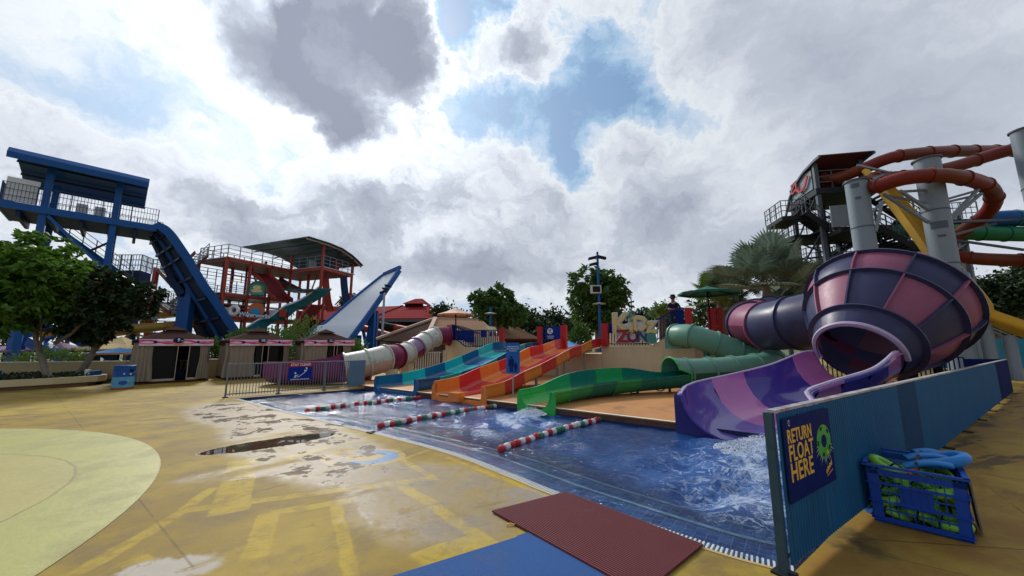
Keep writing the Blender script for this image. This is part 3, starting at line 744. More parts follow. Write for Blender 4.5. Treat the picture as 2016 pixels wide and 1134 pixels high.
disc(mb, F4, 0, -.17, .08, 0, .03, 9); mb.build('letter', 'leaf_teal', root, smooth=False)
q = [wall_at(1208, py=668, back=-.10), wall_at(1290, py=668, back=-.10), wall_at(1288, py=634, back=-.10), wall_at(1212, py=630, back=-.10)]
MB().slab([wall_at(1219, py=673, back=-.10), wall_at(1286, py=669, back=-.10), wall_at(1290, py=650, back=-.10), wall_at(1288, py=634, back=-.10), wall_at(1255, py=633, back=-.10), wall_at(1214, py=640, back=-.10), wall_at(1214, py=655, back=-.10)], WI * .03).build('back_board', 'backing_white', root, smooth=False)
# ------------------------------------------------------------------ open chutes and tubes
def u_profile(w, h, r, t=.03, n=5, lip=.05, hr=None):
    """closed profile of an open chute: inner skin then outer skin"""
    hr = h if hr is None else hr; inn = [(-w / 2, h)]
    for i in range(n + 1):
        a = math.pi + (math.pi / 2) * i / n; inn.append((-w / 2 + r + r * math.cos(a), r + r * math.sin(a)))
    for i in range(n + 1):
        a = -math.pi / 2 + (math.pi / 2) * i / n; inn.append((w / 2 - r + r * math.cos(a), r + r * math.sin(a)))
    inn.append((w / 2, hr)); out = [(w / 2 + lip, hr), (w / 2 + lip, hr - .045), (w / 2 + t, hr - .05)]
    r2 = r + t
    for i in range(n + 1):
        a = (-math.pi / 2) * i / n; out.append((w / 2 - r + r2 * math.cos(a), r + r2 * math.sin(a)))
    for i in range(n + 1):
        a = -math.pi / 2 - (math.pi / 2) * i / n; out.append((-w / 2 + r + r2 * math.cos(a), r + r2 * math.sin(a)))
    out += [(-w / 2 - t, h - .05), (-w / 2 - lip, h - .045), (-w / 2 - lip, h)]
    return inn + out
def resample(pts, n):
    """equal steps along a spline; extra columns ride along"""
    s_ = np.array(spline(pts, 14)); L = np.concatenate([[0], np.cumsum(np.linalg.norm(np.diff(s_[:, :3], axis=0), axis=1))])
    t = np.linspace(0, L[-1], n + 1); return np.stack([np.interp(t, L, s_[:, i]) for i in range(s_.shape[1])], 1)
def fr_h(pts):
    """frames whose side vector stays level"""
    fr = frames(pts); return fr
def chute(root, rows, mats, per, lip=.06, joint='rim_pale', t=.03):
    """rows: x,y,z(floor),width,height_left,height_right,corner radius; mats: one per section"""
    ns = len(mats); R_ = resample(rows, ns * per); pts = [Vector(r[:3]) for r in R_]; fr = fr_h(pts)
    prof = [u_profile(r[3], r[4], min(r[6], r[3] / 2 - .01), lip=lip, hr=r[5], t=t) for r in R_]
    secs = []
    for i, mm in enumerate(mats):
        a, b = i * per, (i + 1) * per + 1
        secs.append(MB().sweep(pts[a:b], fr[a:b], prof[a:b], True, True).build('chute_section', mm, root, angle=50))
    for i in range(1, ns):
        k = i * per; T, S, U = fr[k]; r = R_[k]; pr = u_profile(r[3], r[4], min(r[6], r[3] / 2 - .01), lip=lip + .02, hr=r[5], t=t + .035)
        n_ = len(pr) // 2
        outer = pr[n_ - 0:]
        mb = MB(); mb.tube([pts[k] + S * a + U * b for a, b in outer[3:-3]], .018, 5); mb.build('joint_flange', mats[i], secs[i])
    return R_, pts, fr
def mouth_panel(root, p, fr, w, h, r, m, drop=.5, margin=.14, th=.07, hl=None):
    """front plate with a U cut and rounded shoulders"""
    T, S, U = fr; inn = u_profile(w, h, r)[:14]; mb = MB(); Z = V3(0, 0, 1)
    out = []
    for i, (a, b) in enumerate(inn):
        if i == 0: out.append((a - margin * .55, b + .0))
        elif i == len(inn) - 1: out.append((a + margin * .55, b + .0))
        elif i in (1,): out.append((-w / 2 - margin, h - .12))
        elif i == len(inn) - 2: out.append((w / 2 + margin, h - .12))
        elif i in (2,): out.append((-w / 2 - margin, -drop))
        elif i == len(inn) - 3: out.append((w / 2 + margin, -drop))
        else: out.append((max(-w / 2 - margin, min(w / 2 + margin, a)), -drop))
    f = lambda q, k: p + S * q[0] + Z * q[1] + Vector((T.x, T.y, 0)).normalized() * k
    n_ = len(inn)
    for i in range(n_ - 1):
        mb.face([f(inn[i], 0), f(inn[i + 1], 0), f(out[i + 1], 0), f(out[i], 0)]); mb.face([f(inn[i], th), f(out[i], th), f(out[i + 1], th), f(inn[i + 1], th)])
        mb.face([f(out[i], 0), f(out[i + 1], 0), f(out[i + 1], th), f(out[i], th)]); mb.face([f(inn[i], 0), f(inn[i], th), f(inn[i + 1], th), f(inn[i + 1], 0)])
    for i in (0, n_ - 1): mb.face([f(inn[i], 0), f(out[i], 0), f(out[i], th), f(inn[i], th)])
    mb.build('mouth_panel', m, root, angle=40)
# blue and teal slide
def lane_rows(m0, m1, zs, ws, hl, hr, r, bend=0.0):
    rows = []; n_ = len(zs); d_ = (m1 - m0); S = V3(-d_.y, d_.x, 0).normalized()
    for i, z in enumerate(zs):
        t = i / (n_ - 1); p = m0 + d_ * t + S * bend * math.sin(math.pi * t); rows.append((p.x, p.y, z, ws[i] if isinstance(ws, list) else ws, hl[i] if isinstance(hl, list) else hl, hr[i] if isinstance(hr, list) else hr, r))
    return rows
BM = V3(-3.98, 13.18, 0) - NN * .12; BT = wall_at(1026, back=.15)
root = thing('water_slide', 'wide blue and teal water slide dropping from the platform into the pool', 'water slide', V3(BM.x, BM.y, 0))
rows = lane_rows(BM, BT, [.06, .09, .22, .42, .70, 1.02, 1.25, 1.30], 1.95, [.46, .46, .46, .46, .44, .42, .48, .52], [.44, .42, .40, .38, .38, .40, .45, .48], .16)
R_, pts, fr = chute(root, rows, ['deep_blue', 'teal', 'deep_blue', 'teal', 'deep_blue', 'teal', 'deep_blue'], 5)
mouth_panel(root, pts[0], fr[0], 1.95, .46, .16, 'deep_blue')
# orange and red twin slide
OM = V3(-1.55, 11.36, 0) - NN * .12; OT = wall_at(1147, back=.15)
root = thing('water_slide', 'wide orange and red twin lane water slide with a low middle divider', 'water slide', V3(OM.x, OM.y, 0))
rows = lane_rows(OM, OT, [.06, .10, .34, .56, .78, 1.05, 1.20, 1.42, 1.50], 1.86, [.46, .50, .50, .46, .46, .48, .44, .42, .50], [.42, .44, .44, .42, .44, .42, .42, .42, .46], .14)
R_, pts, fr = chute(root, rows, ['orange', 'red', 'orange', 'red', 'orange', 'red', 'orange', 'red'], 4)
mouth_panel(root, pts[0], fr[0], 1.86, .40, .14, 'orange', margin=.16)
mb = MB(); n_ = len(pts); mb.sweep(pts, fr, [(-.07, -.01), (-.045, .12), (0, .15), (.045, .12), (.07, -.01)], True, True, 0); mb.build('lane_divider', 'red', root, angle=50)
mb = MB(); mb.box(pts[0] + V3(0, 0, .07) - fr[0][0] * .02, (.30, .40, .24), (fr[0][0], fr[0][1], V3(0, 0, 1))); mb.build('divider_end', 'orange', root)
for k in (12, 20, 27):     # legs under the slide
    for sgn in (-.7, .7):
        p = pts[k] + fr[k][1] * sgn; mb = MB(); mb.cyl(V3(p.x, p.y, DECK_Z), p + V3(0, 0, .0), .05, n=8); mb.build('leg', 'steel', root)
# green slide: open chute, then tube back to the platform
root = thing('water_slide', 'green water slide, open at the pool and a pale green tube above', 'water slide', V3(.61, 9.6, 0))
GP = [(.58, 9.62, .03, .88, .46, .46, .40), (1.1, 10.25, .06, .88, .46, .42, .40), (1.95, 11.0, .12, .88, .66, .40, .42), (2.95, 11.62, .16, .88, .72, .40, .43), (4.0, 12.1, .20, .88, .68, .40, .43), (5.05, 12.42, .24, .88, .48, .42, .43), (5.75, 12.55, .27, .88, .48, .46, .43)]
R_, pts, fr = chute(root, GP, ['green', 'mid_green', 'pine', 'mid_green', 'pine', 'pine'], 5, lip=.05)
mouth_panel(root, pts[0], fr[0], .88, .46, .40, 'green', margin=.13)
for k in (8, 14, 21, 27):
    mb = MB(); p = pts[k]; mb.cyl(V3(p.x, p.y, DECK_Z), p, .045, n=8); mb.build('leg', 'under_green', root)
def tube_run(root, path, r, mats, per=4, fl=.035, half=None, nseg=20, joint=None, cut=None, name='tube_section'):
    ns = len(mats); R_ = resample(path, ns * per); pts = [Vector(q[:3]) for q in R_]; fr = frames(pts)
    rs = [q[3] for q in R_] if R_.shape[1] > 3 else [r] * len(pts)
    secs = []
    for i, mm in enumerate(mats):
        a, b = i * per, (i + 1) * per + 1
        mb = MB(); prof = [[(math.cos(2 * math.pi * j / nseg) * q, math.sin(2 * math.pi * j / nseg) * q) for j in range(nseg)] for q in rs[a:b]]
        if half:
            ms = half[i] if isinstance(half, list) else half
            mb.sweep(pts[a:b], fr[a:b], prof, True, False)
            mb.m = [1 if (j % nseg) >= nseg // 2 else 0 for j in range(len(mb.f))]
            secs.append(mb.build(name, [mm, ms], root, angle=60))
        else: secs.append(mb.sweep(pts[a:b], fr[a:b], prof, True, False).build(name, mm, root, angle=60))
    for i in range(0, ns + 1):
        k = i * per; T = fr[k][0]; mm = (joint or mats[min(i, ns - 1)]); R1 = rs[k]
        mb = MB(); mb.lathe([(R1 - .01, -.03), (R1 + fl, -.03), (R1 + fl, .03), (R1 - .01, .03)], pts[k], (fr[k][1], fr[k][2], fr[k][0]), nseg); mb.build('joint_flange', mm, secs[min(i, ns - 1)], angle=40)
    return pts, fr
TUBE = [(5.75, 12.55, .72), (6.9, 12.75, .76), (7.9, 12.85, .82), (8.75, 13.0, .92), (9.35, 13.45, 1.05), (9.3, 14.05, 1.2), (8.6, 14.3, 1.38), (7.9, 14.5, 1.68), (7.1, 14.8, 1.98), (6.9, 15.6, 2.02)]
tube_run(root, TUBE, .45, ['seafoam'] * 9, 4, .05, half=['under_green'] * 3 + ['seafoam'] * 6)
mb = MB()     # flared, slanting tube mouth
pa = V3(5.75, 12.55, .72); T = (Vector(TUBE[0]) - Vector((4.6, 12.3, .70))).normalized(); S = T.cross(V3(0, 0, 1)).normalized(); U = S.cross(T); st = []
for k in range(5):
    q = k / 4; st.append([(math.cos(2 * math.pi * j / 20) * (.45 + .05 * q), math.sin(2 * math.pi * j / 20) * (.45 + .07 * q)) for j in range(20)])
cp = []
for k in range(5): cp.append(pa - T * (.55 * k / 4))
k0 = len(mb.v)
for k in range(5):
    for j, (a, b) in enumerate(st[k]):
        ext = 1.0 - max(0.0, b) * .9 if b < 0 else 1.0 - b * .2
        mb.v.append(tuple(pa + S * a + U * b - T * (.55 * k / 4) * (1.0 if b > 0 else .25)))
for k in range(4):
    for j in range(20):
        j2 = (j + 1) % 20; mb.f.append((k0 + k * 20 + j, k0 + k * 20 + j2, k0 + (k + 1) * 20 + j2, k0 + (k + 1) * 20 + j)); mb.m.append(0)
mb.build('tube_mouth', 'seafoam', root, angle=60)
mb = MB(); ring = [pa + S * a + U * b - T * .55 * (1.0 if b > 0 else .25) for a, b in st[4]]; mb.tube(ring + [ring[0]], .03, 6); mb.build('mouth_rim', 'green', root)
mb = MB(); mb.box((6.95, 15.75, 1.72), (.9, .5, .5), (WL, WI, V3(0, 0, 1))); mb.build('entry_box', 'seafoam', root)
for px in (1387, 1410):
    p = wall_at(px, back=-1.1); mb = MB(); mb.cyl(V3(p.x, p.y, DECK_Z), V3(p.x, p.y, 1.7), .11, n=12); mb.build('support_post', 'pine', root)
for q in (V3(7.4, 12.8, .3), V3(5.7, 12.5, .25)):
    mb = MB(); mb.cyl(V3(q.x, q.y, DECK_Z), q + V3(0, 0, .1), .05, n=8); mb.build('leg', 'under_green', root)
# height sign on a pole
p0 = V3(.03, 11.25, DECK_Z); r0 = P(1010, 735, 11.25); r1 = P(1010, 674, 11.25); cx = P(1010, 705, 11.25)
mat('sign_blue', (.01, .115, .38), .35, var=.25, scale=6)
root = thing('height_sign', 'blue rounded sign of an adult and child on a thin pole between slides', 'sign', p0)
MB().cyl(p0, V3(cx.x, p0.y, r1.z - .05), .022, n=8).build('pole', 'steel', root); MB().cyl(p0, p0 + V3(0, 0, .012), .11, n=12).build('base_plate', 'steel', root)
F4 = face_frame((cx.x, p0.y - .03, cx.z), (1, 0, 0), (0, 0, 1)); hw, hh, rr = .205, (r1.z - r0.z) / 2, .06
pg = []
for (sx_, sy_, a0) in ((1, 1, 0), (-1, 1, 90), (-1, -1, 180), (1, -1, 270)):
    for i in range(5):
        a = rad(a0 + 22.5 * i); pg.append(F4 @ V3(sx_ * (hw - rr) + rr * math.cos(a), sy_ * (hh - rr) + rr * math.sin(a), 0))
bd = MB().slab(pg, (0, .03, 0)).build('sign_board', 'sign_blue', root, smooth=False)
mb = MB()
for (x, s) in ((-.05, 1.0), (.08, .62)):
    y0 = -hh + .06; disc(mb, F4, x, y0 + .42 * s, .038 * s, .003, .006, 12); bar2(mb, F4, x, y0 + .20 * s, x, y0 + .37 * s, .10 * s, .003, .006)
    for q in (-1, 1): bar2(mb, F4, x + q * .028 * s, y0, x + q * .028 * s, y0 + .22 * s, .042 * s, .0035, .0062); bar2(mb, F4, x + q * .07 * s, y0 + .16 * s, x + q * .06 * s, y0 + .36 * s, .026 * s, .004, .0063)
mb.build('pictogram', 'fence_navy', bd, smooth=False)
for i, s_ in enumerate(('CHILDREN MUST', 'BE SUPERVISED BY', 'AN ADULT')): text_mesh(s_, .046, 'white_paint', 'lettering', bd, F4 @ Matrix.Translation((0, hh - .12 - i * .06, .004)), .002, bold=.0012)
# ------------------------------------------------------------------ lane ropes
mat('float_red', (.40, .025, .03), .4, var=.2, dirt=.15, dcol=(.5, .3, .3)); mat('float_white', (.62, .60, .56), .45, var=.15, dirt=.35, dcol=(.3, .2, .15)); mat('float_green', (.03, .18, .10), .45, var=.25, dirt=.3, dcol=(.3, .4, .35))
fl_me = {}
for c in ('float_red', 'float_white', 'float_green'):
    mb = MB(); mb.lathe([(.0, -.085), (.036, -.083), (.055, -.06), (.061, -.02), (.061, .02), (.055, .06), (.036, .083), (0, .085)], (0, 0, 0), (V3(0, 1, 0), V3(0, 0, 1), V3(1, 0, 0)), 14)
    o = mb.build('float', c, angle=60); fl_me[c] = o.data; bpy.data.objects.remove(o)
def lane_rope(a, b, label, n_, seed):
    r = random.Random(seed); root = thing('lane_rope', label, 'lane rope', a, 'red white and green lane ropes in the pool')
    seq = ['float_red', 'float_white', 'float_red', 'float_green', 'float_white'] * 30
    L = (b - a).length; sag = V3(-(b - a).y, (b - a).x, 0).normalized(); pts = []
    for i in range(n_):
        t = i / (n_ - 1); p = a.lerp(b, t) + sag * .10 * math.sin(math.pi * t) + V3(0, 0, WATER_Z + .035 + r.uniform(-.01, .012)); pts.append(p)
    MB().tube(pts, .012, 5).build('rope', 'white_paint', root)
    for i, p in enumerate(pts):
        T = (pts[min(i + 1, n_ - 1)] - pts[max(i - 1, 0)]).normalized(); sc = L / n_ / .185
        c = 'float_red' if i in (0, n_ - 1) else (seq[i] if r.random() > .25 else r.choice(list(fl_me)))
        o = bpy.data.objects.new('float', fl_me[c]); COL.objects.link(o); o.parent = root; o.location = p - ORG[root]
        o.rotation_euler = (r.uniform(-.1, .1), r.uniform(-.06, .06), math.atan2(T.y, T.x) + r.uniform(-.07, .07)); o.scale = (sc * 1.02, 1, 1)
lane_rope(V3(-5.25, 9.85, 0), V3(-2.95, 12.15, 0), 'shortest and farthest lane rope, near the blue slide', 26, 1)
lane_rope(V3(-2.72, 8.0, 0), V3(-.36, 10.62, 0), 'middle lane rope ending in front of the orange slide', 26, 2)
lane_rope(V3(-.17, 6.32, 0), V3(2.30, 8.98, 0), 'nearest lane rope ending beyond the green slide', 27, 3)
# ------------------------------------------------------------------ bowl slide
mat('indigo', (.028, .022, .15), .25, var=.15, coat=.4)
mat('violet', (.11, .08, .32), .16, var=.15, scale=2, coat=.6, bump=.35, bscale=5)
mat('blue_violet', (.05, .035, .24), .2, var=.15, coat=.5)
mat('orchid', (.42, .14, .35), .2, var=.15, coat=.5, bump=.25, bscale=6)
mat('lilac_rim', (.40, .33, .47), .5, var=.15, dirt=.3, dcol=(.3, .3, .4))
mat('bowl_navy', (.034, .038, .095), .38, var=.25, scale=1.2, dirt=.3, dcol=(.07, .07, .14))
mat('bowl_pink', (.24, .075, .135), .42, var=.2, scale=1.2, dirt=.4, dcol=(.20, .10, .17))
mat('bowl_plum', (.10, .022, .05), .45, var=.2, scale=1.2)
CH = [(4.10, 6.80, -.07, 1.9, .82, .82, .80), (4.42, 7.16, .06, 1.9, .80, .80, .80), (5.3, 7.58, .18, 1.86, .80, .80, .80), (6.6, 8.08, .34, 1.74, .86, .82, .82), (7.70, 8.62, .56, 1.62, .90, .90, .80), (8.12, 8.80, .66, 1.54, .84, .84, .76)]
root = thing('bowl_slide', 'huge pink and navy checkered bowl slide with a purple chute into the pool', 'water slide', V3(8.5, 9.2, 0))
R_, pts, fr = chute(root, CH, ['violet', 'orchid', 'blue_violet', 'blue_violet', 'orchid'], 5, lip=.09, joint='lilac_rim', t=.04)
mouth_panel(root, pts[0], fr[0], 1.9, .84, .80, 'indigo', drop=.9, margin=.20, th=.14)
mb = MB()
for sg in (-1, 1):
    mb = MB(); mb.tube([p + S * (sg * (r[3] / 2 + .02)) + U * ((r[4] if sg < 0 else r[5]) + .012) for p, (T, S, U), r in zip(pts, fr, R_)], .036 if sg > 0 else .022, 6); mb.build('rim', 'lilac_rim', root)
ARC = V3(7.98, 8.66, 1.46); BC = ARC + V3(.74, .36, .57) * 3.0; AX = (BC - ARC).normalized()
AU = (V3(0, 0, 1) - AX * AX.z).normalized(); AS = AX.cross(AU); HL = (BC - ARC).length
def bp(h, r, a): return ARC + AX * h + (AS * math.cos(a) + AU * math.sin(a)) * r
PROF = [(0, .78), (.15, .86), (.42, .98), (.75, 1.15), (1.05, 1.29), (1.35, 1.41), (1.68, 1.53), (1.98, 1.58), (2.35, 1.50), (2.75, 1.28), (3.15, .9)]
NSG = 10; A0 = rad(18)
RINGS = [(0, 2), (2, 5), (5, 7), (7, 10)]
for ri, (i0, i1) in enumerate(RINGS):
    for k in range(NSG):
        if ri == 3 and k in (1, 2, 3): continue
        a0 = A0 + 2 * math.pi * k / NSG; mb = MB(); nn = 5
        sub = []
        for i in range(i0, i1):
            for q in range(3 if i < i1 - 1 else 4): t = q / 3; sub.append((PROF[i][0] * (1 - t) + PROF[i + 1][0] * t, PROF[i][1] * (1 - t) + PROF[i + 1][1] * t))
        grid = [[[bp(h, r - o_, a0 + 2 * math.pi / NSG * j / nn) for j in range(nn + 1)] for h, r in sub] for o_ in (0, .035)]
        for g_ in grid:
            for a in range(len(sub) - 1):
                for j in range(nn): mb.face((g_[a][j], g_[a][j + 1], g_[a + 1][j + 1], g_[a + 1][j]))
        if ri == 0: mm = 'bowl_navy'
        else: mm = 'bowl_navy' if (k + ri) % 2 == 0 else 'bowl_pink'
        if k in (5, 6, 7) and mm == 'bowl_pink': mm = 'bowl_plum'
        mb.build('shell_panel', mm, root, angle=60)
        if ri:
            mb = MB(); r0 = [(h, r) for h, r in sub]
            for sgn in (0,):
                P0 = [bp(h, r - .01, a0) for h, r in r0]; P1 = [bp(h, r + .08, a0) for h, r in r0]; tv = (bp(1, 1, a0 + .02) - bp(1, 1, a0)).normalized() * .035
                for a in range(len(P0) - 1): mb.slab([P0[a], P0[a + 1], P1[a + 1], P1[a]], tv)
            mb.build('rib_flange', 'bowl_navy' if (k + ri) % 2 else 'bowl_pink', root, smooth=False)
for i in (2, 5, 7):
    h, r = PROF[i]; mb = MB(); mb.lathe([(r - .02, h - .02), (r + .09, h - .02), (r + .09, h + .02), (r - .02, h + .02)], ARC, (AS, AU, AX), 60); mb.build('ring_flange', 'bowl_navy', root, angle=30)
mb = MB(); mb.lathe([(.77, -.05), (.84, -.05), (.86, 0), (.84, .04), (.75, .02), (.75, -.05)], ARC, (AS, AU, AX), 60, a0=rad(-12), a1=rad(192)); mb.build('arch_rim', 'lilac_rim', root, angle=30)
mb = MB(); mb.lathe([(0.02, 3.2), (.95, 3.2)], ARC, (AS, AU, AX), 30, a0=rad(150), a1=rad(390)); mb.build('back_plate', 'bowl_plum', root)
for q, z in (((9.1, 8.6), 1.0), ((10.6, 9.4), 1.5), ((9.8, 10.8), 1.6), ((10.9, 10.6), 2.2), ((8.3, 8.4), .62), ((6.6, 7.95), .24)):
    mb = MB(); mb.cyl(V3(q[0], q[1], DECK_Z), V3(q[0], q[1], z), .09, n=10); mb.build('leg', 'dark_void', root)
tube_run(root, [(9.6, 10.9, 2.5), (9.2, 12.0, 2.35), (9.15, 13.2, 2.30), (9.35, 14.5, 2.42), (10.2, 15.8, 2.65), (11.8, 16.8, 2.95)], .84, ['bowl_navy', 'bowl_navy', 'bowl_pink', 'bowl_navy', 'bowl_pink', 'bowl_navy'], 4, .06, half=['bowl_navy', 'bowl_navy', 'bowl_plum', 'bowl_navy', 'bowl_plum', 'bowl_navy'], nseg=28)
# ------------------------------------------------------------------ splashes where the slides enter the pool
def splash(c, rx, ry, h, n_, seed, label):
    r = random.Random(seed); mb = MB()
    for i in range(n_):
        a = r.uniform(0, 6.28); q = math.sqrt(r.random()); z = h * (1 - q) * r.random() ** 1.3
        p = c + V3(math.cos(a) * q * rx, math.sin(a) * q * ry, z); s_ = r.uniform(.003, .011) * (1 - z / h * .5)
        d_ = V3(r.uniform(-1, 1), r.uniform(-1, 1), r.uniform(-.5, 1)).normalized()
        ax = d_.cross(V3(0, .3, 1)).normalized(); ay = d_.cross(ax)
        t = [p + d_ * s_ * 1.5, p - d_ * s_ * 1.5, p + ax * s_, p - ax * s_, p + ay * s_, p - ay * s_]
        for f in ((0, 2, 4), (0, 4, 3), (0, 3, 5), (0, 5, 2), (1, 4, 2), (1, 3, 4), (1, 5, 3), (1, 2, 5)): mb.face([t[j] for j in f])
    o = mb.build('splash', 'foam_white', origin=c); tag(o, label, 'splash', kind='stuff')
mat('foam_white', (.66, .72, .80), .4, var=.05)
splash(V3(4.25, 6.15, -.02), 1.0, .75, .34, 9000, 4, 'white splash where the purple chute meets the pool')
splash(V3(.45, 9.35, -.02), .40, .35, .22, 2000, 5, 'small white splash at the green slide mouth')
# ------------------------------------------------------------------ blue fence with corrugated sheets
mat('sheet_blue', (.010, .098, .225), .5, var=.25, scale=1.2, streak=.45, dirt=.15, dcol=(.04, .10, .14), spec=.14); mat('sheet_mid', (.007, .055, .14), .5, var=.2, scale=1.2, streak=.4, spec=.12)
mat('sheet_dark', (.006, .018, .095), .6, var=.2, streak=.2, spec=.06)
mat('rail_pale', (.36, .37, .38), .5, var=.3, dirt=.7, dcol=(.14, .07, .05))
mat('post_teal', (.035, .075, .10), .45, var=.2, dirt=.3, dcol=(.02, .02, .02))
def corr(s0, s1, z0, z1, base, d_, nrm, pitch=.052, amp=.0045, off=0.0):
    mb = MB(); prev = None; s = s0; i = 0
    pts = []
    while s < s1:
        ph = i % 4; o_ = (amp if ph in (1, 2) else -amp) + off; pts.append(base + d_ * s + nrm * o_); s += pitch * (.30 if ph in (0, 2) else .20); i += 1
    for a, b in zip(pts, pts[1:]): mb.slab([a + V3(0, 0, z0), b + V3(0, 0, z0), b + V3(0, 0, z1), a + V3(0, 0, z1)], -nrm * .004)
    return mb
root = thing('pool_fence', 'long blue corrugated fence with sheet panels beside the float crate', 'fence', WALL0)
FL = 18.0; cuts = [.02, 3.5, 4.5, 8.0, 11.2, 14.3, FL]
for i in range(6):
    corr(cuts[i], cuts[i + 1] - .004, .075, 1.125, WALL0, WD, WN, off=.05).build('sheet_panel', ('sheet_blue', 'sheet_mid', 'sheet_blue', 'sheet_blue', 'sheet_blue', 'sheet_dark')[i], root, smooth=False)
MB().beam(WALL0 + V3(0, 0, 1.142) + WN * .02, WALL0 + WD * FL + V3(0, 0, 1.142) + WN * .02, .06, .02).build('top_rail', 'rail_pale', root, smooth=False)
MB().beam(WALL0 + V3(0, 0, .11), WALL0 + WD * FL + V3(0, 0, .11), .03, .03).build('bottom_rail', 'post_teal', root, smooth=False)
for i in range(10):
    s = i * 2.0; p = WALL0 + WD * s; MB().box(p + V3(0, 0, .565), (.055, .055, 1.13), (WD, WN, V3(0, 0, 1))).build('post', 'post_teal', root, smooth=False); pq = root.children[-1] if 0 else [c_ for c_ in root.children if c_.name.startswith('post')][-1]
    MB().box(p + V3(0, 0, .008) + WN * (.06 if i else 0), (.13, .13, .014), (WD, WN, V3(0, 0, 1))).build('base_plate', 'dark_void', pq, smooth=False)
E1 = WALL0 + WD * FL; E2 = V3(15.9, 13.25, 0); dd = (E2 - E1); L2 = dd.length; dd.normalize(); nn_ = V3(-dd.y, dd.x, 0)
corr(0, L2, .075, 1.15, E1, dd, nn_).build('sheet_panel', 'sheet_dark', root, smooth=False)
root = thing('picket_fence', 'dark blue picket fence under the bowl joining the far fence end', 'fence', E2)
E3 = V3(9.6, 15.0, 0); dd = (E3 - E2); L3 = dd.length; dd.normalize(); mb = MB()
mb.beam(E2 + V3(0, 0, 1.2), E3 + V3(0, 0, 1.2), .04).build('rail', 'fence_navy', root, smooth=False)
MB().beam(E2 + V3(0, 0, .2), E3 + V3(0, 0, .2), .04).build('rail', 'fence_navy', root, smooth=False)
mb = MB()
for i in range(int(L3 / .14)): p = E2 + dd * i * .14; mb.beam(p + V3(0, 0, .1), p + V3(0, 0, 1.2), .03, up=dd)
mb.build('picket', 'fence_navy', root, smooth=False)
# sign on the fence
mat('sign_dark', (.004, .013, .105), .6, var=.12, spec=.05); mat('sign_yellow', (.72, .42, .055), .5, var=.06); mat('ring_green', (.07, .38, .02), .3, var=.2); mat('ring_light', (.30, .42, .35), .5)
FS = face_frame(WALL0 + WD * .04 + WN * .072 + V3(0, 0, .48), WD, (0, 0, 1))
root = thing('float_sign', 'navy sign telling bathers to return floats, fixed to the blue fence', 'sign', WALL0 + WD * .04 + WN * .072 + V3(0, 0, .48))
sw, sh = .96, .605
def fpt(x, y, z=0): return FS @ V3(x, y, z)
MB().slab([fpt(0, 0), fpt(sw, 0), fpt(sw, sh), fpt(0, sh)], -WN * .006).build('sign_board', 'sign_dark', root, smooth=False); bd = root.children[0]
for i, (s_, sz, yy, sx_) in enumerate((('RETURN', .142, .462, .86), ('FLOAT', .166, .338, .93), ('HERE', .188, .200, .98))):
    text_mesh(s_, sz, 'sign_yellow', 'lettering', bd, FS @ Matrix.Translation((.055, yy, .001)), .0015, align='LEFT', bold=.0030, sx=sx_, space=1.04)
mb = MB(); cx, cy, nR = .775, .345, 40
for i in range(nR):
    a0, a1 = 2 * math.pi * i / nR, 2 * math.pi * (i + 1) / nR
    q = lambda r, a: fpt(cx + r * .95 * math.cos(a), cy + r * .82 * math.sin(a), .001)
    mb.face([q(.165, a0), q(.165, a1), q(.065, a1), q(.065, a0)], 0)
for i in range(5):
    a0 = .5 + i * 1.25; a1 = a0 + .35; q = lambda r, a: fpt(cx + r * .95 * math.cos(a), cy + r * .82 * math.sin(a), .002)
    mb.face([q(.155, a0), q(.155, a1), q(.12, a1), q(.12, a0)], 1)
q = lambda r, a: fpt(cx + r * math.cos(a), cy + r * .85 * math.sin(a), .0022)
for i in range(16):
    a0 = math.pi * (1.05 + i * .055); mb.face([q(.16, a0), q(.16, a0 + .10), q(.185 + .03 * (i % 3), a0 + .05)], 2)
mb.face([q(.14, 4.9), q(.15, 5.3), q(.10, 5.2)], 3)
mb.build('ring_picture', ['ring_green', 'dark_void', 'ring_light', 'sign_yellow'], bd, smooth=False)
mb = MB(); disc(mb, FS, .11, .565, .018, .001, .001, 14, 0, ry=.024); mb.build('emblem', 'rim_pale', bd, smooth=False)
mb = MB(); disc(mb, FS, .11, .565, .011, .0025, .001, 6, 0, ry=.017); mb.build('emblem', 'sign_dark', bd, smooth=False)
RZ = Matrix.Rotation(rad(14), 4, 'Z')
mb = MB()
for k_ in range(6): bar2(mb, FS, .755 + k_ * .024, .083 + k_ * .010, .764 + k_ * .024, .118 + k_ * .010 + .006 * (k_ % 2), .015, .001, .0015)
mb.build('logo', 'sign_yellow', bd, smooth=False)
mb = MB(); bar2(mb, FS, .76, .065, .90, .098, .012, .001, .001, 0); disc(mb, FS, .885, .145, .012, .001, .001, 5, 1); disc(mb, FS, .862, .15, .008, .001, .001, 5, 1); mb.build('logo', ['orange', 'ring_light'], bd, smooth=False)
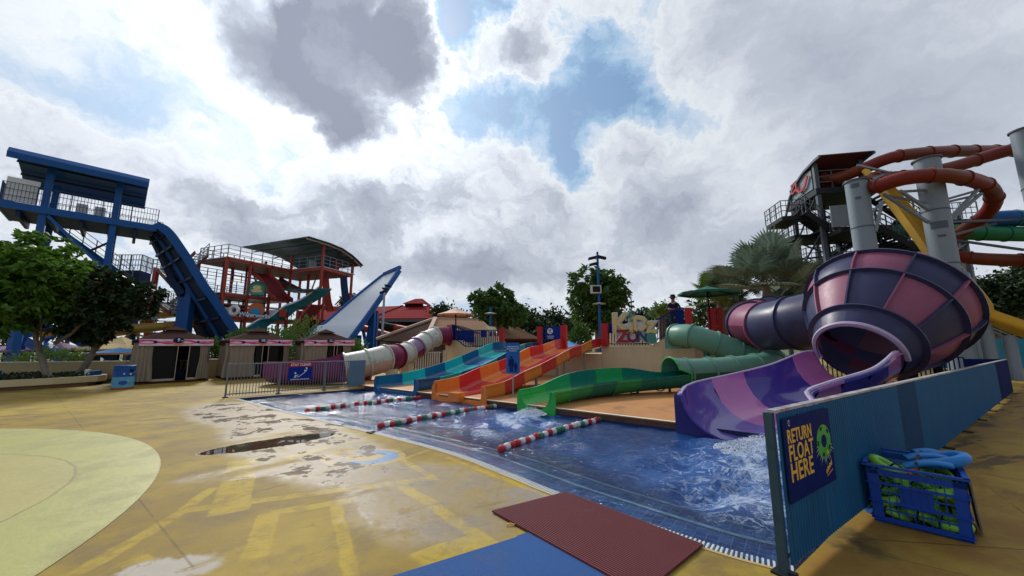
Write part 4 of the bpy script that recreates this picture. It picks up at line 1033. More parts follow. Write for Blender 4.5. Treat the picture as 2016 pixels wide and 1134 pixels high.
# ------------------------------------------------------------------ crate of floats
mat('crate_blue', (.010, .065, .38), .38, var=.12, scale=5, dirt=.25, dcol=(.02, .05, .16), coat=.15)
CF, CU, CV = V3(3.44, 3.80, 0), V3(.44, -.45, 0), V3(.70, .46, 0)
cu, cvv, LU, LV, HC = CU.normalized(), CV.normalized(), .60, .80, .51
cvv = (cvv - cu * cvv.dot(cu)).normalized(); Z1 = V3(0, 0, 1)
root = thing('crate', 'blue plastic crate with grid sides full of floats beside the fence', 'crate', CF)
def cp(u, v, z):
    k_ = 1 + .05 * (z / HC); return CF + cu * ((u - .5) * k_ + .5) * LU + cvv * ((v - .5) * k_ + .5) * LV + Z1 * z
faces = {'front': (lambda t, z: cp(t, 0, z), -cvv, LU), 'right': (lambda t, z: cp(1, t, z), cu, LV), 'back': (lambda t, z: cp(1 - t, 1, z), cvv, LU), 'left': (lambda t, z: cp(0, 1 - t, z), -cu, LV)}
for nm, (f, nrm, L) in faces.items():
    mb = MB(); e = .13 if L < .7 else .11; nb_ = 9 if L < .7 else 12
    for t0, t1 in ((0, e), (1 - e, 1)): mb.slab([f(t0, .0), f(t1, .0), f(t1, HC - .03), f(t0, HC - .03)], -nrm * .006)
    for i in range(1, nb_): t = e + (1 - 2 * e) * i / nb_; mb.beam(f(t, .05), f(t, HC - .06), .006, .012, up=nrm)
    for z in (.05, .125, .20, .28, .36, .43): mb.beam(f(e, z), f(1 - e, z), .012, .006, up=nrm)
    for z in (.03, .19, .35): mb.beam(f(0, z) + nrm * .006, f(1, z) + nrm * .006, .018, .008)
    mb.slab([f(0, .008), f(1, .008), f(1, .05), f(0, .05)], -nrm * .006); mb.slab([f(0, HC - .08), f(1, HC - .08), f(1, HC - .03), f(0, HC - .03)], -nrm * .006)
    if nm in ('front', 'back'): mb.slab([f(.33, .17), f(.67, .17), f(.67, .345), f(.33, .345)], -nrm * .010)
    mb.build('side_panel', 'crate_blue', root, smooth=False)
mb = MB()
for a, b in ((cp(0, 0, HC), cp(1, 0, HC)), (cp(1, 0, HC), cp(1, 1, HC)), (cp(1, 1, HC), cp(0, 1, HC)), (cp(0, 1, HC), cp(0, 0, HC))):
    d_ = (b - a).normalized(); mb.beam(a - d_ * .02, b + d_ * .02, .038, .02)
mb.build('rim', 'crate_blue', root, smooth=False)
mb = MB(); mb.slab([cp(0.01, .01, .01), cp(.99, .01, .01), cp(.99, .99, .01), cp(.01, .99, .01)], (0, 0, .006)); mb.build('base', 'crate_blue', root, smooth=False)
mat('board_grey', (.24, .225, .20), .7, var=.2, dirt=.6, dcol=(.18, .12, .08))
a, b = cp(1.02, .30, .02) + cu * .05, cp(1.02, .72, .02) + cu * .05; c, d_ = cp(1.02, .68, .44) + cu * .015, cp(1.02, .26, .44) + cu * .015
o = MB().slab([a, b, c, d_], cu * .012).build('board', 'board_grey', smooth=False, origin=a); tag(o, 'worn grey board leaning on the right side of the blue crate', 'board')
mat('float_lime', (.17, .44, .045), .35, var=.12, dirt=.12, dcol=(.1, .25, .03)); mat('float_blue', (.018, .17, .48), .38, var=.12); mat('float_orange', (.72, .16, .05), .4); mat('strap_black', (.012, .013, .013), .6)
mb = MB(); mb.torus((0, 0, 0), .105, .042, n=28, m=10); o = mb.build('ring', 'float_lime', angle=80); RING = o.data; bpy.data.objects.remove(o)
mb = MB()
for k in range(1): a = k * 2.1; mb.torus((.105 * math.cos(a), .105 * math.sin(a), 0), .044, .008, (V3(math.cos(a), math.sin(a), 0), V3(0, 0, 1), V3(-math.sin(a), math.cos(a), 0)), n=14, m=5)
o = mb.build('strap', 'strap_black', angle=80); STR = o.data; bpy.data.objects.remove(o)
r = random.Random(11); spots = []
for lay, z in ((0, .08), (1, .21), (2, .335)):
    for u in (.20, .50, .80):
        for v in (.17, .5, .83): spots.append((u, v, z, lay))
LB = ['lowest', 'middle', 'top']
for i, (u, v, z, lay) in enumerate(spots):
    p = cp(u + r.uniform(-.02, .02), v, z); e = bpy.data.objects.new('swim_ring', None); COL.objects.link(e); e.location = p; ORG[e] = p; e.empty_display_size = .1
    up = r.random() < .45
    e.rotation_euler = (r.uniform(.9, 1.5) if up else r.uniform(-.5, .5), r.uniform(-.4, .4), r.uniform(0, 3) if not up else math.atan2(cu.y, cu.x) + r.uniform(-.5, .5))
    if up: e.scale = (.8, .8, .9)
    tag(e, 'green swim ring in the %s crate layer, %s %s' % (LB[lay], {.20: 'fence side', .50: 'centre', .80: 'board side'}[u], {.17: 'at the front grid', .5: 'midway back', .83: 'at the back'}[v]), 'swim ring', 'green swim rings in the crate')
    for nm, me, rz_ in (('ring', RING, 0), ('strap', STR, 0), ('strap', STR, 2.1), ('strap', STR, 4.2)):
        o = bpy.data.objects.new(nm, me); COL.objects.link(o); o.parent = e; o.rotation_euler.z = rz_
tops = [o for o in COL.objects if o.name.startswith('swim_ring')]
for k_, (u, v) in ((24, (.2, .2)), (18, (.18, .30)), (21, (.5, .2))):
    pass
e = thing('swim_ring', 'lime green ring standing on edge above the crate rim at the left', 'swim ring', cp(.22, .30, .46), 'green swim rings in the crate', local=True); e.rotation_euler = (.5, .2, .4)
for nm, me in (('ring', RING), ('strap', STR)): o = bpy.data.objects.new(nm, me); COL.objects.link(o); o.parent = e
# orange curved float and the blue swim vest on top
c = cp(.40, .52, .475); mb = MB(); mb.lathe([(.07, -.02), (.115, -.02), (.12, .03), (.075, .03), (.07, -.02)], c, (cu, (cvv * .6 + Z1 * .8).normalized(), V3(0, 0, 0) + cu.cross((cvv * .6 + Z1 * .8).normalized())), 16, a0=rad(200), a1=rad(350))
o = mb.build('swim_float', 'float_orange', origin=c, angle=60); tag(o, 'orange curved float lying on top of the green rings', 'swim float')
root = thing('swim_vest', 'blue foam swim vest with black straps lying across the crate rim', 'swim vest', cp(.72, .45, .50))
def vest_slab(p0, p1, w0, w1, h, bow, name='foam_panel'):
    mb = MB(); n_ = 10; d_ = p1 - p0; sd = d_.cross(Z1).normalized(); P_ = []
    for i in range(n_ + 1): t = i / n_; P_.append(p0 + d_ * t + Z1 * bow * math.sin(math.pi * t))
    fr_ = frames(P_); pr = []
    for i in range(n_ + 1):
        t = i / n_; w = w0 + (w1 - w0) * t; pr.append([(w / 2 * math.cos(a), h / 2 * math.copysign(abs(math.sin(a)) ** .6, math.sin(a))) for a in [2 * math.pi * k / 12 for k in range(12)]])
    mb.sweep(P_, fr_, pr, True, True).build(name, 'float_blue', root, angle=70)
vest_slab(cp(.42, .22, .50), cp(.9, .30, .56), .10, .15, .05, .03); vest_slab(cp(.45, .50, .53), cp(.92, .62, .56), .12, .15, .05, .035); vest_slab(cp(.55, .80, .55), cp(.93, .92, .54), .12, .14, .05, .03)
c = cp(.82, .55, .555); mb = MB(); mb.torus(c, .16, .05, (cvv, (cu * .9 + Z1 * .3).normalized(), cvv.cross((cu * .9 + Z1 * .3).normalized())), 26, 8); mb.build('collar', 'float_blue', root, angle=70)
for v, u in ((.28, .55), (.40, .62), (.62, .60), (.3, .78)):
    a = cp(u, v - .12, .553); b = cp(u + .04, v + .2, .585); MB().beam(a, b, .022, .008).build('strap', 'strap_black', root, smooth=False)
# ------------------------------------------------------------------ mats
mat('mat_maroon', (.15, .042, .048), .75, var=.12, scale=2, dirt=.25, dcol=(.12, .08, .08)); mat('mat_blue', (.018, .085, .27), .7, var=.2, scale=1.5, dirt=.5, dcol=(.05, .09, .20), bump=.6, bscale=160)
MA, MBp, MC, MD = G(968, 1010), G(1115, 972), G(1385, 1077), V3(.86, 2.72, 0)
mb = MB(); e1 = MBp - MA; e2 = MD - MA; nr = 42
for i in range(nr):
    t = (i + .5) / nr; a = MA + e1 * t; b = MD + (MC - MD) * t; mb.beam(a + V3(0, 0, .022), b + V3(0, 0, .022), e1.length / nr * .55, .008)
for i in range(96):
    t = (i + .5) / 96; a = MA + e2 * t; b = MBp + (MC - MBp) * t; mb.beam(a + V3(0, 0, .0165), b + V3(0, 0, .0165), e2.length / 96 * .45, .006)
mb.slab([MA + V3(0, 0, .010), MD + V3(0, 0, .010), MC + V3(0, 0, .010), MBp + V3(0, 0, .010)], (0, 0, .004))
o = mb.build('ribbed_mat', 'mat_maroon', smooth=False, origin=MA); tag(o, 'maroon ribbed rubber mat at the curved pool edge', 'mat')
mb = MB(); q = [G(780, 1134), G(1015, 1060), G(1020, 1056), G(1045, 1048), G(1215, 1134)]; q = [q[0] + (q[0] - q[1]) * .9] + q[1:4] + [q[4] + (q[4] - q[3]) * 1.2]
q = [V3(p.x, p.y, 0) for p in q]; mb.prism(q, .004, .0098); o = mb.build('flat_mat', 'mat_blue', smooth=False, origin=q[2]); tag(o, 'plain blue mat in the foreground beside the ribbed one', 'mat')
# ------------------------------------------------------------------ people
mat('skin', (.28, .14, .085), .55, var=.08); mat('hair_dark', (.012, .01, .009), .6); mat('cloth_navy', (.012, .014, .045), .8, var=.2); mat('cloth_blue', (.05, .12, .30), .8, var=.2); mat('cloth_black', (.012, .012, .014), .8)
def person(name, label, loc, rz, J, H, zones, hat=None, scale=1.0):
    """J: joints (name: xyz) in metres for a 1.7 m figure, facing -Y"""
    root = thing(name, label, 'person', loc, local=True, rz=rz); root.scale = (scale,) * 3
    R = dict(hip=.13, belly=.13, chest=.145, neck=.055, head=.095, top=.08, shL=.06, elL=.042, wrL=.03, haL=.035, shR=.06, elR=.042, wrR=.03, haR=.035, thL=.085, knL=.056, anL=.038, toL=.035, thR=.085, knR=.056, anR=.038, toR=.035)
    EDG = [('hip', 'belly'), ('belly', 'chest'), ('chest', 'neck'), ('neck', 'head'), ('head', 'top'), ('chest', 'shL'), ('shL', 'elL'), ('elL', 'wrL'), ('wrL', 'haL'), ('chest', 'shR'), ('shR', 'elR'), ('elR', 'wrR'), ('wrR', 'haR'), ('hip', 'thL'), ('thL', 'knL'), ('knL', 'anL'), ('anL', 'toL'), ('hip', 'thR'), ('thR', 'knR'), ('knR', 'anR'), ('anR', 'toR')]
    J = dict(J)
    for sd, sx_ in (('L', -1), ('R', 1)):       # five fingers on each hand
        h = Vector(J['ha' + sd]); w = Vector(J['wr' + sd]); d_ = (h - w).normalized(); side = d_.cross(V3(0, 0, 1)); side = side.normalized() if side.length > .1 else V3(0, 1, 0)
        for k in range(4):
            J['f%s%d' % (sd, k)] = tuple(h + side * (k - 1.5) * .018 + d_ * (.05, .06, .055, .042)[k] - V3(0, 0, .012)); R['f%s%d' % (sd, k)] = .009; EDG.append(('ha' + sd, 'f%s%d' % (sd, k)))
        J['t' + sd] = tuple(h + side * .045 * (-1 if sd == 'L' else 1) + d_ * .01); R['t' + sd] = .010; EDG.append(('ha' + sd, 't' + sd))
    keys = list(J); me = bpy.data.meshes.new('body'); me.from_pydata([J[k] for k in keys], [(keys.index(a), keys.index(b)) for a, b in EDG], [])
    o = bpy.data.objects.new('body', me); COL.objects.link(o); md = o.modifiers.new('skin', 'SKIN'); sv_ = me.skin_vertices[0].data
    for i, k in enumerate(keys):
        sv_[i].radius = (R[k] * (1.25 if k in ('chest', 'belly', 'hip') else 1), R[k] * (.85 if k in ('chest', 'belly') else 1)); sv_[i].use_root = (k == 'hip')
    sb = o.modifiers.new('sub', 'SUBSURF'); sb.levels = 2; sb.render_levels = 2
    bpy.context.view_layer.update(); m2 = bpy.data.meshes.new_from_object(o.evaluated_get(bpy.context.evaluated_depsgraph_get()))
    bpy.data.objects.remove(o); o = bpy.data.objects.new('body', m2); COL.objects.link(o); o.parent = root; ORG[o] = V3(0, 0, 0)
    m2.materials.clear()
    for z_ in ('skin', zones[0], zones[1]): m2.materials.append(M[z_])
    hp, ck, sh_ = Vector(J['hip']), Vector(J['chest']), J['neck'][2]
    for p in m2.polygons:
        c = p.center; dmin = min(keys, key=lambda k: (Vector(J[k]) - c).length)
        p.material_index = 1 if (dmin in ('chest', 'belly', 'shL', 'shR') or dmin[:2] == 'el' and zones[2] > 1) else (2 if dmin in ('hip', 'thL', 'thR') or (dmin in ('knL', 'knR') and zones[3]) else 0)
    m2.shade_smooth()
    hd = Vector(J['head']); tp = Vector(J['top']); up = (tp - hd).normalized(); fwd = (V3(0, -1, 0) - up * V3(0, -1, 0).dot(up)).normalized(); sdv = fwd.cross(up)
    mb = MB(); c = hd + up * .045
    mb.lathe([(0, .115), (.055, .10), (.088, .065), (.102, .02), (.100, -.03), (.085, -.06)], c - fwd * .012, (sdv, fwd, up), 16); mb.build('hair', 'hair_dark', o, angle=80)
    mb = MB(); mb.tube([hd + fwd * .09 + up * .015, hd + fwd * .118 - up * .012], [.012, .014], 6); mb.build('nose', 'skin', o)
    for s_ in (-1, 1):
        mb = MB(); mb.lathe([(0, .006), (.006, .003), (.007, 0), (0, -.006)], hd + fwd * .092 + sdv * s_ * .035 + up * .028, (sdv, up, fwd), 8); mb.build('eye', 'hair_dark', o)
        mb = MB(); mb.lathe([(0, .012), (.022, .006), (.024, 0), (0, -.01)], hd + sdv * s_ * .100, (fwd, up, sdv), 8); mb.build('ear', 'skin', o)
    mb = MB(); mb.beam(hd + fwd * .095 - up * .045 - sdv * .025, hd + fwd * .095 - up * .045 + sdv * .025, .01, .01); mb.build('mouth', 'dull_red', o)
    if hat:
        mb = MB(); mb.lathe([(0, .15), (.08, .145), (.108, .10), (.115, .045), (.175, .02), (.20, .0), (.195, -.008), (.11, .035)], c, (sdv, fwd, up), 22); mb.build('hat', hat, root, angle=40)
    return root, J
mb = None
pl = wall_at(1329, back=.55); pz = ZR
JL = dict(hip=(0, .22, .88), belly=(0, .13, 1.05), chest=(0, .02, 1.24), neck=(0, -.06, 1.40), head=(0, -.11, 1.52), top=(0, -.12, 1.60),
  shL=(-.19, .0, 1.27), elL=(-.27, -.20, 1.08), wrL=(-.14, -.36, 1.02), haL=(-.06, -.40, 1.01), shR=(.19, .0, 1.27), elR=(.28, -.20, 1.08), wrR=(.14, -.37, 1.02), haR=(.06, -.41, 1.01),
  thL=(-.10, .22, .80), knL=(-.12, .16, .45), anL=(-.13, .2, .08), toL=(-.14, .08, .04), thR=(.10, .22, .80), knR=(.12, .18, .45), anR=(.13, .24, .08), toR=(.15, .12, .04))
root, J = person('person', 'lifeguard in dark clothes and brimmed hat leaning on the platform fence', (pl.x, pl.y, pz), math.atan2(-WI.y, -WI.x) + math.pi / 2, JL, 1.7, ('cloth_navy', 'cloth_navy', 2, 1), hat='cloth_black', scale=1.0)
mb = MB(); mb.torus((0, -.05, 1.36), .085, .012, (V3(1, 0, 0), V3(0, .8, .6), V3(0, -.6, .8)), 20, 6); mb.build('lanyard', 'white_paint', root)
JC = dict(hip=(0, 0, .90), belly=(0, .01, 1.06), chest=(0, 0, 1.24), neck=(0, -.01, 1.43), head=(0, -.02, 1.55), top=(0, -.02, 1.64),
  shL=(-.18, 0, 1.31), elL=(-.24, .02, 1.05), wrL=(-.25, -.05, .84), haL=(-.25, -.07, .77), shR=(.18, 0, 1.31), elR=(.25, .02, 1.06), wrR=(.27, -.08, .86), haR=(.27, -.10, .79),
  thL=(-.09, 0, .82), knL=(-.11, -.01, .48), anL=(-.12, .02, .08), toL=(-.13, -.10, .04), thR=(.09, 0, .82), knR=(.12, -.04, .48), anR=(.13, .03, .08), toR=(.15, -.09, .04))
person('person', 'child in blue shirt and dark shorts standing by the teal tarp fence', (27.6, 23.6, 0), rad(40), JC, 1.7, ('cloth_blue', 'cloth_black', 1, 0), scale=.88)
mat('tarp_teal', (.012, .21, .32), .5, var=.2, scale=1.2, bump=.8, bscale=2.2)
root = thing('tarp_fence', 'teal tarpaulin fence at the right edge beyond the blue fence', 'fence', V3(27, 25.6, 0))
mb = MB(); rs = random.Random(2); cols = 60
for i in range(cols):
    x0, x1 = 26.0 + i * .3, 26.3 + i * .3; f = lambda x: 25.6 + .05 * math.sin(x * 5.1) + .03 * math.sin(x * 13)
    for j in range(4): z0, z1 = .05 + j * .5, .55 + j * .5; mb.face([V3(x0, f(x0) + .03 * math.sin(z0 * 5 + x0), z0), V3(x1, f(x1) + .03 * math.sin(z0 * 5 + x1), z0), V3(x1, f(x1) + .03 * math.sin(z1 * 5 + x1), z1), V3(x0, f(x0) + .03 * math.sin(z1 * 5 + x0), z1)])
mb.build('tarpaulin', 'tarp_teal', root)
for i in range(7): MB().cyl(V3(26.2 + i * 2.8, 25.75, 0), V3(26.2 + i * 2.8, 25.75, 2.15), .05, n=8).build('post', 'fence_navy', root)
# ------------------------------------------------------------------ fence with warning sign at the pool's left end
FA, FB = V3(-9.0, 11.98, 0), V3(-5.80, 14.86, 0); fd = (FB - FA); FLn = fd.length; fd.normalize(); fn = V3(fd.y, -fd.x, 0)
mat('galv', (.16, .18, .19), .45, metal=.3, var=.15)
root = thing('picket_fence', 'grey metal picket fence with warning sign at the far left pool end', 'fence', FA)
for z in (1.02, .10): MB().beam(FA + V3(0, 0, z), FB + V3(0, 0, z), .03, .035).build('rail', 'galv', root, smooth=False)
mb = MB(); npk = int(FLn / .085)
for i in range(npk): p = FA + fd * (i * .085 + .02); mb.beam(p + V3(0, 0, .04), p + V3(0, 0, 1.02), .018, up=fd)
mb.build('picket', 'galv', root, smooth=False)
for i in range(4):
    p = FA + fd * (FLn * i / 3); MB().beam(p, p + V3(0, 0, 1.04), .045, up=fd).build('post', 'galv', root, smooth=False); MB().box(p + V3(0, 0, .012), (.14, .14, .02), (fd, fn, V3(0, 0, 1))).build('base_plate', 'dark_void', root, smooth=False)
mat('panel_grey_blue', (.10, .18, .25), .5, var=.15, streak=.3)
MB().slab([FA + fd * (FLn * .86) + V3(0, 0, .06) + fn * .03, FB + V3(0, 0, .06) + fn * .03, FB + V3(0, 0, 1.03) + fn * .03, FA + fd * (FLn * .86) + V3(0, 0, 1.03) + fn * .03], fn * .01).build('sheet_panel', 'panel_grey_blue', root, smooth=False)
def on_fence(px):
    q = (px - 1008) / FPX / 1.025; s = (FA.x - q * FA.y) / (q * fd.y - fd.x); return s
s0, s1 = on_fence(566), on_fence(613); sc_ = FA + fd * s0 + fn * .035
root = thing('warning_sign', 'red and blue stay clear sign hung on the grey picket fence', 'sign', sc_ + V3(0, 0, .42))
W_ = s1 - s0; FS2 = face_frame(sc_ + V3(0, 0, .40), fd, (0, 0, 1)); hS = .62
MB().slab([FS2 @ V3(0, 0, 0), FS2 @ V3(W_, 0, 0), FS2 @ V3(W_, hS, 0), FS2 @ V3(0, hS, 0)], fn * .012).build('sign_board', 'panel_blue', root, smooth=False); bd = root.children[0]
MB().slab([FS2 @ V3(0, hS * .76, .0135), FS2 @ V3(W_, hS * .76, .0135), FS2 @ V3(W_, hS, .0135), FS2 @ V3(0, hS, .0135)], fn * .003).build('header', 'post_red', bd, smooth=False)
F5 = FS2 @ Matrix.Translation((0, 0, .019))
text_mesh('STAY CLEAR!', .115, 'white_paint', 'lettering', bd, F5 @ Matrix.Translation((W_ / 2, hS * .87, 0)), .002, bold=.003, sx=W_ / .80)
text_mesh('MOVE AWAY AFTER SLIDING', .05, 'white_paint', 'lettering', bd, F5 @ Matrix.Translation((W_ / 2, .04, 0)), .002, bold=.0015, sx=W_ / .84)
mb = MB(); k_ = W_
for a in ((.35 * k_, .13, .45 * k_, .13, .018), (.45 * k_, .13, .72 * k_, .30, .018), (.28 * k_, .13, .33 * k_, .20, .035), (.33 * k_, .17, .42 * k_, .20, .022), (.24 * k_, .10, .33 * k_, .12, .022), (.68 * k_, .33, .76 * k_, .33, .04), (.68 * k_, .30, .66 * k_, .36, .025), (.74 * k_, .34, .78 * k_, .40, .022)): bar2(mb, F5, *a, z0=-.002, th=.004)
disc(mb, F5, .29 * k_, .26, .03, -.002, .004, 10); disc(mb, F5, .74 * k_, .42, .03, -.002, .004, 10); mb.build('pictogram', 'white_paint', bd, smooth=False)
# ------------------------------------------------------------------ left side: boundary wall, planter, drum, cabanas
mat('tan_wall', (.52, .42, .22), .75, var=.1, scale=.7, streak=.18, dirt=.12, dcol=(.2, .16, .1), bump=.1)
mat('wall_cap', (.66, .62, .48), .6, var=.1)
mat('kerb_yellow', (.55, .46, .26), .7, var=.12, streak=.15, dirt=.15, dcol=(.3, .22, .12))
mat('soil', (.05, .04, .025), .9)
mat('tower_blue', (.010, .085, .30), .4, var=.15, scale=.6, dirt=.15, dcol=(.01, .04, .12))
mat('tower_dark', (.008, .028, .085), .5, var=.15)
mat('rail_blue', (.03, .07, .17), .5); mat('rail_grey', (.20, .22, .25), .45, metal=.4)
mat('tower_red', (.33, .045, .026), .5, var=.2, scale=.6, dirt=.35, dcol=(.16, .03, .02))
mat('tower_maroon', (.13, .018, .022), .55, var=.2)
mat('red_tile', (.22, .018, .022), .9, var=.12, spec=.03)
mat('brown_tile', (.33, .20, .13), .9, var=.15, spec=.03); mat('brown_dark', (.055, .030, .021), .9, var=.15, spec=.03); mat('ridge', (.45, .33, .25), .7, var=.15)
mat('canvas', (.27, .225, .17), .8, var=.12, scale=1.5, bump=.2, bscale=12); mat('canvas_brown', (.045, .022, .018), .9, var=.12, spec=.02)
mat('net_black', (.006, .008, .006), .7); mat('valance', (.70, .58, .64), .6, var=.15); mat('magenta', (.70, .03, .22), .45, var=.2)
mat('trim_beige', (.44, .34, .27), .7, var=.1)
def rail(parent, pts, h=1.05, step=.9, m='rail_grey', bars=.0, t=.035, n_r=3):
    pts = [Vector(p) for p in pts]; mb = MB()
    for a, b in zip(pts, pts[1:]):
        for k in range(n_r): z = h * (1 - k / n_r); mb.beam(a + V3(0, 0, z), b + V3(0, 0, z), t)
        L = (b - a).length; n_ = max(1, round(L / step))
        for i in range(n_ + 1): p = a.lerp(b, i / n_); mb.beam(p, p + V3(0, 0, h), t * 1.15)
        if bars:
            n2 = int(L / bars)
            for i in range(n2): p = a.lerp(b, i / n2); mb.beam(p + V3(0, 0, .05), p + V3(0, 0, h), t * .55)
    mb.build('railing', m, parent, smooth=False)
WP = [V3(-30, 13.6, 0), V3(-17.6, 17.1, 0), V3(-13.0, 21.2, 0), V3(-8.2, 25.2, 0)]
mb = MB()
for a, b in zip(WP, WP[1:]):
    d_ = (b - a).normalized(); s_ = V3(-d_.y, d_.x, 0) * .2; mb.slab([a, b, b + V3(0, 0, .86), a + V3(0, 0, .86)], s_, 0); mb.slab([a + V3(0, 0, .863) - s_ * .1, b + V3(0, 0, .863) - s_ * .1, b + V3(0, 0, .91) - s_ * .1, a + V3(0, 0, .91) - s_ * .1], s_ * 1.2, 1)
o = mb.build('boundary_wall', ['tan_wall', 'wall_cap'], smooth=False, origin=WP[1]); tag(o, 'low tan boundary wall with pale capping behind the planter and cabanas', 'wall')
PF = [V3(-22.5, 7.6, 0), G(0, 771), G(100, 764.5), G(190, 758), G(206, 756), G(212, 752)]; PBk = [V3(-17.75, 16.85, 0), V3(-29, 13.7, 0), V3(-31, 9.5, 0)]
pl_ = [V3(p.x, p.y, 0) for p in PF + PBk]; cc = sum(pl_, Vector()) / len(pl_)
root = thing('planter', 'curved cream planter kerb around the two left trees', 'planter', pl_[3])
shr = lambda k_: [p + (cc - p).normalized() * k_ for p in pl_]
MB().prism(shr(.28), 0, .14).build('plinth', 'brown_tile', root, smooth=False)
mb = MB(); o1, i1 = pl_, shr(.24); n_ = len(pl_)
for i in range(n_):
    j = (i + 1) % n_; mb.slab([o1[i] + V3(0, 0, .14), o1[j] + V3(0, 0, .14), i1[j] + V3(0, 0, .14), i1[i] + V3(0, 0, .14)], (0, 0, .24))
mb.build('kerb', 'kerb_yellow', root, smooth=False)
MB().prism(shr(.2), .14, .30).build('soil', 'soil', root, smooth=False)
HEDGE_POLY = shr(.45)
# drum bin
p = G(240, 766); root = thing('drum_bin', 'blue drum bin with painted wave beside cabana nine', 'bin', p); H_ = .86
mat('drum_blue', (.012, .085, .34), .35, var=.15, dirt=.1); mat('wave_blue', (.10, .33, .52), .4, var=.4, scale=6); mat('rust', (.28, .08, .04), .6, var=.3)
mb = MB(); mb.lathe([(.30, .46), (.30, .60), (.315, .615), (.30, .63), (.30, .84), (.31, .86), (.28, .87), (.05, .87)], p, n=24); dr = mb.build('drum', 'drum_blue', root)
mb = MB(); mb.lathe([(.301, .08), (.301, .26), (.315, .275), (.301, .29), (.301, .459)], p, n=24); mb.build('wave_band', 'wave_blue', root)
mb = MB(); mb.lathe([(.05, .0), (.302, .0), (.302, .079)], p, n=24); mb.build('base', 'rust', root)
tc = (V3(0, 0, 0) - p).normalized(); tsd = V3(-tc.y, tc.x, 0)
F4 = face_frame(p + tc * .305 + V3(0, 0, .3), -tsd if (-tsd).x > 0 else tsd, (0, 0, 1))
mb = MB(); disc(mb, F4, .0, -.05, .12, .0, .006, 7, ry=.08); mb.build('wave_crest', 'drum_blue', root, smooth=False)
mb = MB(); disc(mb, F4, .19, .38, .06, -.05, .02, 14); mb.build('opening', 'dark_void', dr, smooth=False)
mb = MB(); disc(mb, F4, -.0, .27, .025, .0, .006, 8); disc(mb, F4, .17, .26, .03, -.04, .012, 8); mb.build('sticker', 'white_paint', dr, smooth=False)
# things in the planter
p = V3(-19.6, 14.3, .3); mb = MB(); mb.lathe([(.001, 0), (.17, 0), (.20, .36), (.17, .36), (.15, .05), (.001, .05)], p, n=16); o = mb.build('bucket', 'drum_blue', origin=p); tag(o, 'blue bucket standing in the planter at the left edge', 'bucket')
p = V3(-17.6, 15.9, .3); mb = MB(); mb.box(p + V3(0, 0, .12), (.4, .3, .24)); mb.box(p + V3(0, 0, .245), (.44, .34, .02)); o = mb.build('utility_box', 'tower_blue', smooth=False, origin=p); tag(o, 'small blue utility box low in the planter between the trunks', 'box')
p = P(171, 741, 15.75); p.z = .3; root = thing('standpipe', 'short white standpipe with small tap near the planter end', 'standpipe', p)
MB().cyl(p, p + V3(0, 0, .32), .09, n=12).build('pipe', 'white_paint', root); MB().cyl(p + V3(.05, 0, .22), p + V3(.28, 0, .24), .02, n=6).build('tap', 'steel', root)
def pleats(mb, a, b, z0, z1, n_, amp, flare=0.0, pin=0.0):
    d_ = (b - a); L = d_.length; d_ = d_.normalized(); nr_ = V3(d_.y, -d_.x, 0); cols = n_ * 6; rows_ = 6; g_ = []
    for j in range(rows_ + 1):
        t = j / rows_; z = z1 + (z0 - z1) * t; w = 1 - pin * math.sin(math.pi * min(1, t * 1.4)) ; row = []
        for i in range(cols + 1):
            u = i / cols; row.append(a + d_ * (L * ((u - .5) * w * (1 + flare * t) + .5)) + nr_ * (amp * (.5 + .7 * t) * math.sin(u * n_ * 2 * math.pi + .6 * math.sin(t * 3 + u * 7)) + flare * .25 * t) + V3(0, 0, z))
        g_.append(row)
    for j in range(rows_):
        for i in range(cols): mb.face((g_[j][i], g_[j][i + 1], g_[j + 1][i + 1], g_[j + 1][i]))
